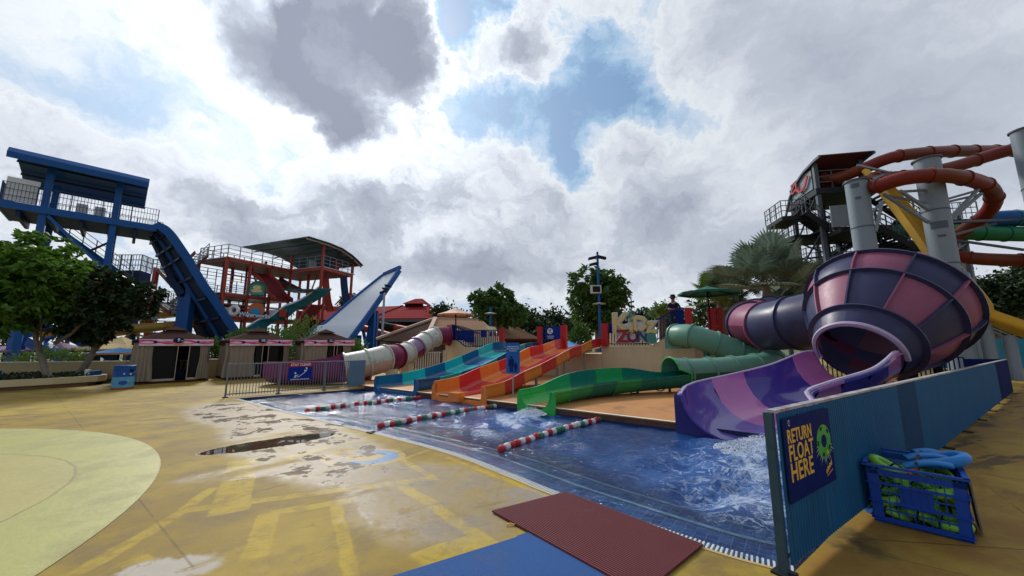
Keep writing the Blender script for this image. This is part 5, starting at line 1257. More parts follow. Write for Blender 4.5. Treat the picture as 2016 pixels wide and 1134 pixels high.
def cabana(Lp, Rp, num, label, nets, cl=.36, cr=.36):
    root = thing('cabana', label, 'cabana', Lp, 'numbered cabanas along the boundary wall'); f = (Rp - Lp); Wd = f.length; f.normalize(); b = V3(-f.y, f.x, 0); D_ = 2.2
    o = lambda x, y, z: Lp + f * x + b * y + V3(0, 0, z); zt = 1.80
    for x, y in ((.03, .03), (Wd - .03, .03), (.03, D_), (Wd - .03, D_)): MB().beam(o(x, y, 0), o(x, y, zt), .07).build('post', 'brown_dark', root, smooth=False)
    MB().slab([o(-.1, -.1, .0), o(Wd + .1, -.1, .0), o(Wd + .1, D_ + .1, 0), o(-.1, D_ + .1, 0)], (0, 0, .07)).build('floor', 'brown_dark', root, smooth=False)
    mb = MB(); e = .12; c4 = [o(-e, -e, zt + .04), o(Wd + e, -e, zt + .04), o(Wd + e, D_ + e, zt + .04), o(-e, D_ + e, zt + .04)]; q = .36
    pk = o(Wd / 2, D_ / 2, 0); t4 = [pk + (V3(c.x, c.y, 0) - V3(pk.x, pk.y, 0)) * .24 + V3(0, 0, zt + .48) for c in c4]
    for i in range(4): j = (i + 1) % 4; mb.face((c4[i], c4[j], t4[j], t4[i]))
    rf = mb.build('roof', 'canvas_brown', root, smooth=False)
    mb = MB(); u4 = [pk + (V3(c.x, c.y, 0) - V3(pk.x, pk.y, 0)) * .34 + V3(0, 0, zt + .50) for c in c4]; ap = pk + V3(0, 0, zt + .70)
    for i in range(4): j = (i + 1) % 4; mb.face((u4[i], u4[j], ap))
    mb.build('roof_vent', 'canvas_brown', rf, smooth=False)
    mb = MB()
    for a_, b_ in ((o(-e, -e, 0), o(-e, D_ + e, 0)), (o(Wd + e, -e, 0), o(Wd + e, D_ + e, 0)), (o(-e, D_ + e, 0), o(Wd + e, D_ + e, 0))): mb.slab([a_ + V3(0, 0, zt - .18), b_ + V3(0, 0, zt - .18), b_ + V3(0, 0, zt + .04), a_ + V3(0, 0, zt + .04)], (0, 0.0, .0) if 0 else f * .01)
    mb.build('side_valance', 'canvas_brown', root, smooth=False)
    mb = MB(); mb.slab([o(-e, -e, zt - .21), o(Wd + e, -e, zt - .21), o(Wd + e, -e, zt + .07), o(-e, -e, zt + .07)], b * .012); fv = mb.build('front_valance', 'valance', root, smooth=False)
    F4 = face_frame(o(Wd / 2, -e, zt - .05), f, (0, 0, 1)); mb = MB(); hw = Wd / 2 + e
    for k, (ph, am, w, y0) in enumerate(((0, .07, .05, 0), (.9, .055, .035, .02), (3.3, .05, .03, -.03))):
        N_ = 40; pts = [(-hw + 2 * hw * i / N_, y0 + am * math.sin(i / N_ * 4 * math.pi + ph)) for i in range(N_ + 1)]
        for (x0, y0_), (x1, y1) in zip(pts, pts[1:]): bar2(mb, F4, x0, y0_, x1, y1, w, .002 + k * .002, .0015)
    mb.build('ribbon_motif', 'magenta', fv, smooth=False)
    mb = MB(); disc(mb, F4, .0, -.045, .19, .009, .004, 20, ry=.09); mb.build('shell_motif', 'orange', fv, smooth=False)
    for x in (-.33, .30): mb = MB(); disc(mb, F4, x * Wd, .0, .06, .009, .004, 12); mb.build('shell_motif', 'fence_navy', fv, smooth=False)
    mb = MB(); disc(mb, F4, 0, .075, .185, .015, .008, 24, ry=.125); mb.build('number_badge', 'fence_navy', fv, smooth=False)
    text_mesh(str(num), .17, 'white_paint', 'number', fv, F4 @ Matrix.Translation((0, .09, .025)), .003, bold=.006)
    text_mesh('RM', .045, 'white_paint', 'number', fv, F4 @ Matrix.Translation((.12, .06, .025)), .002, bold=.002)
    mb = MB(); pleats(mb, o(-.25, .0, 0), o(cl, -.04, 0), .12, zt - .1, max(5, int(cl * 7)), .035, .25 if cl < .5 else .05, .1); mb.build('curtain', 'canvas', root)
    mb = MB(); pleats(mb, o(Wd - cr, -.04, 0), o(Wd + .05, .0, 0), .12, zt - .1, 4, .035, .15, .25); mb.build('curtain', 'canvas', root)
    mb = MB(); pleats(mb, o(-.06, D_, 0), o(-.06, .0, 0), .12, zt - .1, 7, .035, .1, .0); mb.build('side_curtain', 'canvas', root)
    mb = MB(); pleats(mb, o(Wd + .04, .0, 0), o(Wd + .04, D_, 0), .12, zt - .1, 7, .03, .0, .0); mb.build('side_curtain', 'canvas', root)
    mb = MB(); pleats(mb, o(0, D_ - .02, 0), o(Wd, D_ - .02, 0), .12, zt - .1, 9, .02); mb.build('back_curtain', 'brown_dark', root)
    for x0, x1 in nets:
        mb = MB(); mb.slab([o(x0, -.02, .16), o(x1, -.02, .16), o(x1, -.02, zt - .12), o(x0, -.02, zt - .12)], b * .004); npn = mb.build('net_panel', 'net_black', root, smooth=False)
        mb = MB(); mb.beam(o(x0, -.035, .14), o(x1, -.035, .14), .02, .09); mb.beam(o(x1 if x1 < Wd * .6 else x0, -.04, .1), o(x1 if x1 < Wd * .6 else x0, -.04, zt - .1), .02, .09, up=b); mb.build('net_border', 'trim_beige', npn, smooth=False)
    MB().slab([o(.5, .9, .1), o(Wd - .5, .9, .1), o(Wd - .5, .9, .5), o(.5, .9, .5)], b * .7).build('day_bed', 'tower_dark', root, smooth=False)
def gp(px, py): p = G(px, py); return V3(p.x, p.y, 0)
cabana(gp(268, 757.5), gp(404, 749.5), 9, 'cabana marked nine with black net panels beside the drum bin', ((.36, 1.15), (1.55, 1.95)))
cabana(gp(449, 748.5), gp(563, 742), 10, 'cabana marked ten, mostly behind beige curtains, between the other two', ((.98, 1.25), (1.5, 1.95)), .95, .25)
cabana(gp(598, 742), gp(689, 737.5), 11, 'cabana marked eleven, half hidden by the maroon slide trough', ((1.08, 1.35), (1.5, 1.7)), 1.05, .5)
# ------------------------------------------------------------------ blue tower with the steep drop slide
TA, TU, TV = V3(-24.7, 24.5, 0), V3(-.69, -.724, 0), V3(-.724, .69, 0)
def tb(u, v, z): return TA + TU * u + TV * v + V3(0, 0, z)
DZ = 9.75
root = thing('slide_tower', 'tall blue slide tower with roofed deck above the left trees', 'tower', V3(TA.x, TA.y, 0))
for u in (1.83, 4.7):
    for v in (.15, 3.3): MB().beam(tb(u, v, 0), tb(u, v, 12.5 - v * .12), .30, .30, up=TU).build('column', 'tower_blue', root, smooth=False)
for u, v in ((1.83, .15), (4.7, .15)): MB().beam(tb(u, v, 5.8), tb(u, v, 6.6), .44, .44, up=TU).build('bracket', 'tower_blue', root, smooth=False)
MB().slab([tb(-.1, 0, DZ - .38), tb(6.25, 0, DZ - .38), tb(6.25, 3.6, DZ - .38), tb(-.1, 3.6, DZ - .38)], (0, 0, .32)).build('deck', 'tower_dark', root, smooth=False)
MB().beam(tb(-.2, -.06, DZ - .2), tb(6.3, -.06, DZ - .2), .12, .42).build('edge_beam', 'tower_blue', root, smooth=False)
MB().beam(tb(6.3, 0, DZ - .2), tb(6.3, 3.6, DZ - .2), .12, .42).build('edge_beam', 'tower_blue', root, smooth=False)
for u in (.8, 2.0, 3.2, 4.4, 5.6): MB().beam(tb(u, .1, DZ - .6), tb(u, 3.5, DZ - .6), .16, .4).build('joist', 'tower_dark', root, smooth=False)
rail(root, [tb(-.2, 0, DZ), tb(6.3, 0, DZ), tb(6.3, 3.5, DZ)], 1.15, 1.3, 'rail_blue', .14, .03); rail(root, [tb(-.6, 3.5, DZ), tb(6.3, 3.5, DZ)], 1.15, 1.3, 'rail_blue', .14, .03)
mb = MB(); pr = [(-1.1, 12.0), (-1.15, 12.3), (-.9, 12.6), (0, 12.8), (1.4, 12.8), (3.0, 12.5), (4.4, 12.0)]
for (v0, z0), (v1, z1) in zip(pr, pr[1:]): mb.slab([tb(.5, v0, z0), tb(6.2, v0, z0), tb(6.2, v1, z1), tb(.5, v1, z1)], (0, 0, .06))
mb.build('roof', 'tower_blue', root, smooth=False)
for v, z in ((.0, 12.7), (1.4, 12.7), (3.0, 12.4), (4.2, 12.0)): MB().beam(tb(.5, v, z - .06), tb(6.2, v, z - .06), .08, .12).build('purlin', 'tower_dark', root, smooth=False)
MB().slab([tb(5.0, .12, DZ + .1), tb(6.2, .12, DZ + .1), tb(6.2, .12, DZ + 1.5), tb(5.0, .12, DZ + 1.5)], TV * .1).build('wind_screen', 'white_paint', root, smooth=False)
for u in (2.6, 3.4): MB().box(tb(u, 2.2, DZ + .55), (.5, .5, 1.1), (TU, TV, V3(0, 0, 1))).build('pump_cabinet', 'white_paint', root, smooth=False)
MB().beam(tb(4.5, .0, DZ - .5), tb(1.9, .0, 6.4), .16).build('brace', 'tower_blue', root, smooth=False); MB().beam(tb(4.0, 2.0, 6.6), tb(1.9, .3, 8.2), .10).build('brace', 'tower_dark', root, smooth=False)
# stairs behind the columns
for k, (z1, z0, ua, ub) in enumerate(((DZ - .2, 6.3, 4.6, .6), (6.2, 3.2, .6, 4.4), (3.1, .2, 4.6, .4))):
    a, b = tb(ua, 4.6 + .9 * (k % 2), z1), tb(ub, 4.6 + .9 * (k % 2), z0)
    for s_ in (0, .9): MB().beam(a + TV * s_, b + TV * s_, .08, .34).build('stringer', 'tower_blue', root, smooth=False)
    mb = MB(); n_ = 14
    for i in range(n_): q = a.lerp(b, (i + .5) / n_); mb.box(q + TV * .45, (.26, .9, .04), (TU, TV, V3(0, 0, 1)))
    mb.build('treads', 'rail_grey', root, smooth=False); rail(root, [a, b], 1.1, .9, 'rail_grey', 0, .04)
for (px0, px1, yt, Y) in ((214, 276, 530, 27.5),):
    a, b = P(px0, 532, Y), P(px1, 532, Y); MB().slab([a, b, b + V3(-.6, 1.5, 0), a + V3(-.6, 1.5, 0)], (0, 0, -.9)).build('landing', 'tower_dark', root, smooth=False)
    rail(root, [a, b, b + V3(-.6, 1.5, 0)], 1.2, .8, 'rail_grey', .2, .05)
    MB().beam(b + V3(0, .1, -1), V3(b.x, b.y + .1, 0), .35).build('column', 'tower_blue', root, smooth=False)
# drop slide: both edges traced with depth, thick trough between
RE = [(303, 441, 24.6), (322, 450, 24.8), (338, 466, 25.1), (355, 490, 25.5), (371, 514, 25.9), (399, 560, 26.5), (425, 596, 27.2), (452, 637, 27.9), (490, 690, 29.0)]
LE = [(282, 451, 26.6), (298, 463, 26.8), (310, 484, 27.1), (322, 510, 27.4), (334, 536, 27.8), (354, 575, 28.4), (372, 610, 29.0), (392, 650, 29.7), (412, 700, 30.6)]
Rp = sp3([P(*q) for q in RE], 5); Lp = sp3([P(*q) for q in LE], 5)
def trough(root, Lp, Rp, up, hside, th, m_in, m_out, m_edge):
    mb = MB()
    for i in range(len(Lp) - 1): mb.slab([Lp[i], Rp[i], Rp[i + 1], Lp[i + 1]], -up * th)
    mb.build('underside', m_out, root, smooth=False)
    mb = MB()
    for i in range(len(Lp) - 1): mb.face([Lp[i] + up * .03, Rp[i] + up * .03, Rp[i + 1] + up * .03, Lp[i + 1] + up * .03])
    mb.build('slide_bed', m_in, root, smooth=True, angle=80)
    for nm, E in (('side_wall', Lp), ('side_wall', Rp)):
        mb = MB()
        for a, b in zip(E, E[1:]): d_ = (b - a).normalized(); c = (Rp[0] - Lp[0]).normalized(); mb.slab([a - up * th * 1.2, b - up * th * 1.2, b + up * hside, a + up * hside], c * .16 * (1 if E is Rp else -1))
        mb.build(nm, m_edge, root, smooth=False)
upv = V3(.62, .42, .66).normalized()
root = thing('drop_slide', 'steep blue drop slide seen from underneath beside the blue tower', 'water slide', V3(-21.5, 28.5, 0))
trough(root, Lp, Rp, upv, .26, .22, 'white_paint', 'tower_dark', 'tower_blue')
for i in range(3, len(Rp) - 1, 5): MB().beam(Lp[i] - upv * .34, Rp[i] - upv * .34, .10, .18).build('cross_beam', 'tower_dark', root, smooth=False)
for t_ in (.3, .62):
    mb = MB()
    for i in range(len(Rp) - 1): mb.beam(Lp[i].lerp(Rp[i], t_) - upv * .32, Lp[i + 1].lerp(Rp[i + 1], t_) - upv * .32, .12, .2, up=upv)
    mb.build('spine_beam', 'tower_blue' if t_ > .5 else 'tower_dark', root, smooth=False)
for (px, py, Y) in ((377, 565, 27.6), (366, 560, 27.9)):
    a = P(px, py, Y); MB().beam(V3(a.x, a.y, 0), a, .46, .46).build('column', 'tower_blue', root, smooth=False)
a, b = P(335, 545, 27.3), P(362, 580, 27.5); MB().beam(a, b, .5, .5).build('bracket', 'tower_dark', root, smooth=False)
# white ramp wall on the far side
L2 = [(600, 672, 30.2), (624, 643, 30.6), (640, 639, 30.8), (665, 618, 31.5), (700, 588, 32.4), (733, 561, 33.4), (757, 542, 34.0)]
R2 = [(686, 672, 28.6), (703, 649, 29.1), (720, 626, 29.7), (737, 602, 30.4), (753, 579, 31.1), (769, 556, 31.9), (785, 532, 32.8)]
Lq = sp3([P(*q) for q in L2], 4); Rq = sp3([P(*q) for q in R2], 4); upw = V3(-.55, -.50, .66).normalized()
mat('ramp_white', (.60, .64, .70), .30, var=.04, scale=.3, streak=.02)
root = thing('ramp_slide', 'tall white ramp wall with blue edges rising right of the cabanas', 'water slide', V3(-10.5, 30.5, 0))
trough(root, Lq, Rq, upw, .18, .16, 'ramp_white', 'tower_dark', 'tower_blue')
MB().beam(Lq[-1] + upw * .1, Rq[-1] + upw * .1 + V3(.2, 0, .2), .25, .3).build('end_beam', 'tower_blue', root, smooth=False)
for (px, py, Y, w) in ((734, 612, 31.0, .5), (741, 612, 31.4, .35), (705, 660, 30.0, .42)):
    a = P(px, py, Y); MB().beam(V3(a.x, a.y, 0), a, w, w).build('column', 'tower_blue', root, smooth=False)
for q0, q1 in (((715, 650, 30.2), (728, 720, 30.2)), ((729, 640, 30.6), (712, 720, 30.3)), ((722, 625, 30.8), (735, 640, 30.8))): MB().beam(P(*q0), P(*q1), .2).build('brace', 'tower_blue', root, smooth=False)
# ------------------------------------------------------------------ red slide tower
RA, RU, RV = V3(-25.7, 32.6, 0), V3(.36, .933, 0).normalized(), V3(.933, -.36, 0).normalized()
def rt(u, v, z): return RA + RU * u + RV * v + V3(0, 0, z)
root = thing('slide_tower', 'rusty red multi level slide tower behind the cabanas with curved roof', 'tower', V3(RA.x, RA.y, 0))
L1, L2_, L3_ = 4.2, 6.26, 9.5
cols = [(0, 0, 9.5), (2.1, 0, 9.5), (4.2, 0, 9.5), (6.3, 0, 11.9), (6.3, 4.4, 12.6), (10.7, 4.0, 12.0), (0, -4, 9.5), (3, -4, 9.5), (6.3, -4, 11.5), (10.7, -4, 11.5), (10.7, 0, 11.8), (8.4, -4, 9.5), (8.5, 0, 9.5)]
for u, v, z in cols: MB().beam(rt(u, v, 0), rt(u, v, z if z < 11 else z - .8), .20, .20, up=RU).build('column', 'tower_red', root, smooth=False)
for z, pts_ in ((L3_, [(0, 0), (6.3, 0), (6.3, 4.4), (10.7, 4.0)]), (L2_, [(0, 0), (6.3, 0), (6.3, 4.4), (10.7, 4.0)]), (L1, [(0, 0), (6.3, 0)])):
    for a, b in zip(pts_, pts_[1:]):
        if z == L2_ and a == (6.3, 0): MB().beam(rt(6.3, 0, z - .9), rt(6.3, 4.4, z - .9), .25, .4).build('edge_beam', 'tower_red', root, smooth=False); continue
        if z == L2_ and a == (6.3, 4.4): MB().beam(rt(6.3, 4.4, z - .9), rt(10.7, 4, z - .9), .25, .4).build('edge_beam', 'tower_red', root, smooth=False); continue
        MB().beam(rt(*a, z - .2), rt(*b, z - .2), .2, .28).build('edge_beam', 'tower_red', root, smooth=False)
for z, q in ((L3_, [(0, 0), (6.3, 0), (6.3, -4.2), (0, -4.2)]), (L3_, [(6.3, 4.5), (10.9, 4.2), (10.9, -4.2), (6.3, -4.2)]), (L2_, [(0, 0), (6.3, 0), (6.3, -4.2), (0, -4.2)]), (L1, [(0, 0), (9, 0), (9, -4.2), (0, -4.2)])):
    MB().slab([rt(u, v, z - .05) for u, v in q], (0, 0, .08)).build('deck', 'steel', root, smooth=False)
    MB().slab([rt(u * .98 + .05, v * .97, z - .32) for u, v in q], (0, 0, .20)).build('deck_frame', 'tower_maroon', root, smooth=False)
rail(root, [rt(0, -4, L3_), rt(0, 0, L3_), rt(6.3, 0, L3_), rt(6.3, 4.5, L3_), rt(10.8, 4.1, L3_)], 1.15, 1.0, 'rail_grey', .0, .05)
rail(root, [rt(0, 0, L2_), rt(6.3, 0, L2_)], 1.1, 1.0, 'rail_grey', .0, .045); rail(root, [rt(0, 0, L1), rt(6.3, 0, L1)], 1.1, 1.0, 'rail_grey', .0, .04); rail(root, [rt(0, -4, L3_), rt(6, -4, L3_)], 1.15, 1, 'rail_grey', 0, .05)
mb = MB(); prr = [(-4.9, 11.1), (-3, 11.75), (-1, 12.25), (1, 12.55), (3.0, 12.75), (4.2, 12.7), (5.0, 12.5), (5.8, 12.1)]
mb = MB(); rp = [(4.0, 12.75), (6.5, 12.75), (8.2, 12.6), (9.6, 12.2), (10.6, 11.75), (11.3, 11.35)]
for (u0, z0), (u1, z1) in zip(rp, rp[1:]): mb.slab([rt(u0, 5.0, z0 - .85), rt(u1, 5.0, z1 - .85), rt(u1, -4.6, z1 - .95), rt(u0, -4.6, z0 - .95)], (0, 0, .08))
mat('roof_teal', (.045, .085, .10), .5, var=.15)
mb.build('roof', 'roof_teal', root, smooth=False)
mb = MB()
for (u0, z0), (u1, z1) in zip(rp, rp[1:]): mb.beam(rt(u0, 4.7, z0 - .97), rt(u1, 4.7, z1 - .97), .12, .14)
mb.build('roof_beam', 'trim_beige', root, smooth=False)
for k in range(3): MB().beam(rt(5.2 + 2.4 * k, 4.9, 11.65 - .1 * k - (.5 if k == 2 else 0)), rt(5.2 + 2.4 * k, -4.5, 11.55 - .1 * k - (.5 if k == 2 else 0)), .1).build('purlin', 'tower_dark', root, smooth=False)
# stair flights on the left end
zs = [L3_, 7.9, L2_, 5.2, L1, 2.6, .6]
for k in range(6):
    za, zb_ = zs[k], zs[k + 1]; ya = -1.0 if k % 2 == 0 else -3.6; yb = -3.6 if k % 2 == 0 else -1.0; off_ = -1.0 - (k % 2) * 1.15
    a, b = rt(off_, ya, za), rt(off_, yb, zb_)
    for s_ in (0, 1.0): MB().beam(a - RU * s_, b - RU * s_, .08, .3).build('stringer', 'tower_maroon', root, smooth=False)
    mb = MB()
    for i in range(9): q = a.lerp(b, (i + .5) / 9); mb.box(q - RU * .5, (1.0, .24, .05), (RU, RV, V3(0, 0, 1)))
    mb.build('treads', 'steel', root, smooth=False); rail(root, [a, b], 1.05, .7, 'rail_grey', 0, .04)
    c = rt(-2.1, -4.2 if k % 2 == 0 else -.8, zb_); MB().box(c + RU * .4, (2.4, 1.2, .12), (RU, RV, V3(0, 0, 1))).build('landing', 'steel', root, smooth=False)
    rail(root, [c + RU * 1.5 + RV * -.6, c - RU * .9 + RV * -.6, c - RU * .9 + RV * .6, c + RU * 1.5 + RV * .6], 1.05, .7, 'rail_grey', 0, .04)
MB().beam(rt(-2.9, -4.4, 0), rt(-2.9, -4.4, 8.2), .3).build('column', 'tower_red', root, smooth=False)
# slides dropping out of the tower
def strip_slide(root, name, path, w, m, m2=None, side=.18, wdir=None):
    pts = sp3(path, 6); mb = MB(); m2 = m2 or m; fr = frames(pts)
    S_ = [Vector(wdir).normalized() if wdir is not None else f_[1] for f_ in fr]
    for i in range(len(pts) - 1):
        a, b, c, d_ = pts[i] - S_[i] * w / 2, pts[i] + S_[i] * w / 2, pts[i + 1] + S_[i + 1] * w / 2, pts[i + 1] - S_[i + 1] * w / 2
        mb.slab([a, b, c, d_], (0, 0, -.08), 0); mb.slab([a, d_, d_ + V3(0, 0, side), a + V3(0, 0, side)], S_[i] * .05, 1); mb.slab([b, c, c + V3(0, 0, side), b + V3(0, 0, side)], -S_[i] * .05, 1)
    mb.build(name, [m, m2], root, smooth=False)
wv = V3(.55, .83, 0); mat('chute_teal', (.012, .12, .16), .35, var=.15)
strip_slide(root, 'slide_chute', [P(640, 568, 36.6), P(622, 582, 36.2), P(602, 594, 35.8), P(588, 600, 35.4), P(573, 606, 35.0), P(546, 627, 34.2), P(528, 630, 33.8), P(500, 648, 33)], 1.35, 'chute_teal', 'ramp_white', .16, wv)
for px in (640, 676):
    pts_ = [P(px, 545, 38.5), P(px + 2, 570, 38.3), P(px + 6, 600, 38), P(px + 10, 612, 37.6)]
    strip_slide(root, 'slide_chute', pts_, .7, 'tower_red' if px == 640 else 'tower_dark', None, .3, V3(1, 0, 0))
strip_slide(root, 'slide_chute', [P(508, 538, 36), P(530, 555, 35.8), P(545, 580, 35.4), P(560, 592, 35)], 1.6, 'tower_maroon', 'tower_red', .3, wv)
strip_slide(root, 'slide_chute', [P(535, 548, 38), P(560, 562, 38), P(580, 572, 38)], 1.5, 'pine', 'tower_maroon', .3, wv)
mb = MB(); c = P(598, 573, 36); mb.box(c, (3.0, 2.2, .10)); mb.build('canopy', 'roof_teal', root, smooth=False)
for (u0, u1, z0, z1, v_) in ((.1, 4.5, 4.75, 5.5, -4.0), (.1, 9.5, .1, 2.4, -3.0)): MB().slab([rt(u0, v_, z0), rt(u1, v_, z0), rt(u1, v_, z1), rt(u0, v_, z1)], RV * .08).build('back_wall', 'tower_maroon', root, smooth=False)
for u in (1.0, 3.1, 5.2): MB().beam(rt(u, -2, 0), rt(u, -2, L3_), .14, up=RU).build('column', 'tower_maroon', root, smooth=False)
for z in (7.9, 5.2, 2.2): MB().beam(rt(0, 0, z), rt(6.3, 0, z), .08, .12).build('tie_beam', 'tower_maroon', root, smooth=False); rail(root, [rt(0, -4, z), rt(6.3, -4, z)], 1.0, .8, 'tower_maroon', 0, .05)
rail(root, [rt(0, -4, L2_), rt(8, -4, L2_)], 1.1, .9, 'rail_grey', 0, .05); rail(root, [rt(6.4, -4, L3_), rt(10.7, -4, L3_)], 1.1, .9, 'rail_grey', 0, .05)
for k in range(4): MB().box(rt(1.0 + k * 1.5, -1.2 - (k % 2), L1 + .45), (.7, .5, .8), (RU, RV, V3(0, 0, 1))).build('locker', ('white_paint', 'tower_red', 'steel', 'tower_maroon')[k], root, smooth=False)
MB().box(rt(8.0, 1.0, L3_ + .8), (.9, .12, .9), (RU, RV, V3(0, 0, 1))).build('notice_board', 'backing_white', root, smooth=False); MB().box(rt(9.6, 2.8, L3_ + .8), (.4, .4, 1.5), (RU, RV, V3(0, 0, 1))).build('start_gate', 'tower_red', root, smooth=False); MB().box(rt(8.4, 2.8, L3_ + .7), (.3, .3, 1.3), (RU, RV, V3(0, 0, 1))).build('start_gate', 'tower_dark', root, smooth=False)
MB().slab([P(618, 700, 34), P(672, 700, 33.5), P(672, 640, 33.5), P(618, 640, 34)], (0, .4, 0)).build('back_wall', 'tower_maroon', root, smooth=False)
MB().slab([P(455, 690, 33), P(560, 695, 36), P(560, 618, 36), P(455, 618, 33)], (0, .3, 0)).build('back_wall', 'tower_maroon', root, smooth=False) if False else None
for q in ((565, 615, 34.5), (592, 612, 35), (600, 655, 33.6), (615, 655, 33.6)):
    a = P(*q); MB().beam(V3(a.x, a.y, 0), a, .22).build('column', 'tower_maroon', root, smooth=False)
strip_slide(root, 'stair_flight', [P(625, 600, 34), P(585, 650, 33.5), P(560, 680, 33)], 1.1, 'tower_maroon', 'tower_red', .3, wv)
for q0, q1 in (((480, 640, 32.2), (505, 690, 32.2)), ((565, 655, 33), (598, 700, 33)), ((683, 575, 40), (660, 600, 39)), ((495, 525, 36), (505, 560, 36)), ((625, 540, 38), (612, 575, 38))): MB().beam(P(*q0), P(*q1), .10).build('brace', 'tower_maroon', root, smooth=False)
for px, py, w_, h_ in ((540, 617, .9, .7), (555, 617, .8, .7)): c = P(px, py, 34.2); MB().box(c, (w_, .06, h_)).build('notice_board', 'backing_white' if px == 540 else 'tower_red', root, smooth=False)
c = P(461, 611, 33); mb = MB(); mb.torus(c, .36, .14, (V3(1, 0, 0), V3(0, 0, 1), V3(0, -1, 0)), 20, 8); mb.torus(c + V3(-.75, .2, .05), .36, .14, (V3(1, 0, 0), V3(0, 0, 1), V3(0, -1, 0)), 20, 8); mb.build('lifebuoy', 'white_paint', root) if False else None
o = MB().torus(c, .36, .15, (V3(1, 0, 0), V3(0, 0, 1), V3(0, -1, 0)), 20, 8).build('lifebuoy', 'white_paint', origin=c); tag(o, 'white ring buoy on the left of the red tower, first level', 'lifebuoy')
# round logos on the tower
mat('logo_orange', (.46, .12, .03), .5, var=.2); mat('logo_cyan', (.02, .25, .45), .5); mat('logo_text', (.50, .60, .66), .5)
c = P(504, 613, 33.2); root = thing('tower_sign', 'round orange and blue waterworks sign on the red tower', 'sign', c)
FL4 = face_frame(c, (.97, .24, 0), (0, 0, 1)); mb = MB(); disc(mb, FL4, 0, .10, .66, 0, .06, 26); mb.build('disc', 'logo_orange', root, smooth=False)
mb = MB(); disc(mb, FL4, -.02, -.02, .42, .07, .03, 18, ry=.30); mb.build('wave', 'logo_cyan', root, smooth=False)
text_mesh('Waterworks', .48, 'tower_dark', 'letter_backing', root, FL4 @ Matrix.Translation((0, -.36, .12)) @ Matrix.Rotation(rad(-5), 4, 'Z'), .02, bold=.045)
text_mesh('Waterworks', .48, 'logo_text', 'lettering', root, FL4 @ Matrix.Translation((0, -.36, .16)) @ Matrix.Rotation(rad(-5), 4, 'Z'), .02, bold=.018)
c = P(507, 569, 33.0); root = thing('tower_sign', 'round green and gold badge hung above the waterworks sign', 'sign', c); FL5 = face_frame(c, (.97, .24, 0), (0, 0, 1))
mb = MB(); disc(mb, FL5, 0, .0, .74, 0, .06, 26); mb.build('disc', 'under_green', root, smooth=False)
mb = MB(); disc(mb, FL5, 0, -.02, .60, .07, .02, 20, ry=.52); mb.build('rim_disc', 'pine', root, smooth=False)
mb = MB(); disc(mb, FL5, 0, .12, .34, .10, .02, 14, ry=.20); disc(mb, FL5, .0, -.18, .46, .10, .02, 14, ry=.16); mb.build('scroll', 'sign_gold', root, smooth=False)
mb = MB(); bar2(mb, FL5, -.62, -.42, .62, -.42, .22, .10, .02); mb.build('scroll', 'leaf_teal', root, smooth=False)
# ------------------------------------------------------------------ maroon and white tube slide with its run-out
mat('tube_white', (.50, .51, .45), .5, var=.25, scale=1.5, dirt=.55, dcol=(.20, .21, .13), streak=.35); mat('tube_pink', (.50, .33, .25), .5, var=.2, scale=1.2, dirt=.4, dcol=(.42, .16, .07))
mat('tube_maroon', (.17, .016, .055), .35, var=.15, dirt=.15, dcol=(.25, .1, .15)); mat('tube_lilac', (.24, .15, .27), .4, var=.15); mat('runout_purple', (.18, .035, .145), .45, var=.12, scale=1, streak=.15)
root = thing('tube_slide', 'faded white and maroon tube slide curving down to a purple trough', 'water slide', V3(-7, 16.5, 0))
tp_ = [(*P(884, 661, 21.6), .52), (*P(860, 662, 21.2), .52), (*P(838, 672, 20.4), .52), (*P(812, 689, 19.3), .52), (*P(796, 697, 18.6), .53), (*P(778, 702, 17.9), .56), (*P(757, 706, 17.2), .60), (*P(720, 716, 16.5), .60), (*P(680, 724, 16.1), .60)]
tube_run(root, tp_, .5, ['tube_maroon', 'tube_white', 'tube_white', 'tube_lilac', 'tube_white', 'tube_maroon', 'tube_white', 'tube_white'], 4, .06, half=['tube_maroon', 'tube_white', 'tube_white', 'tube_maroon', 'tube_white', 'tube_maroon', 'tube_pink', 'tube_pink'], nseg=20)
e0 = P(680, 724, 16.1); e1 = V3(-7.4, 16.15, 0); A1, B1 = gp(684, 752), V3(-9.75, 15.9, 0)
rows = [(e0.x, e0.y, .08, 1.2, 1.1, .95, .5), (-8.3, 16.0, .06, 1.25, .95, .92, .5), (-9.2, 16.0, .05, 1.3, .90, .90, .5), (-10.1, 16.3, .05, 1.3, .88, .88, .5)]
chute(root, rows, ['runout_purple', 'runout_purple'], 6, lip=.04)
mb = MB(); q = [P(681, 693, 16.6), P(683, 707, 16.6), P(640, 711, 16.4), P(622, 712, 16.3)]; mb.slab(q, (.0, .06, 0)); mb.build('hood', 'tube_maroon', root, smooth=False)
for px, pyt, Y, w in ((772, 727, 17.2, .42), (723, 735, 16.5, .3), (800, 712, 18.7, .4), (876, 690, 21.3, .2)):
    a = P(px, pyt, Y); mb = MB(); mb.beam(V3(a.x, a.y, 0), a, w, w); mb.build('support_post', 'cream_paint' if px != 723 else 'tube_maroon', root, smooth=False)
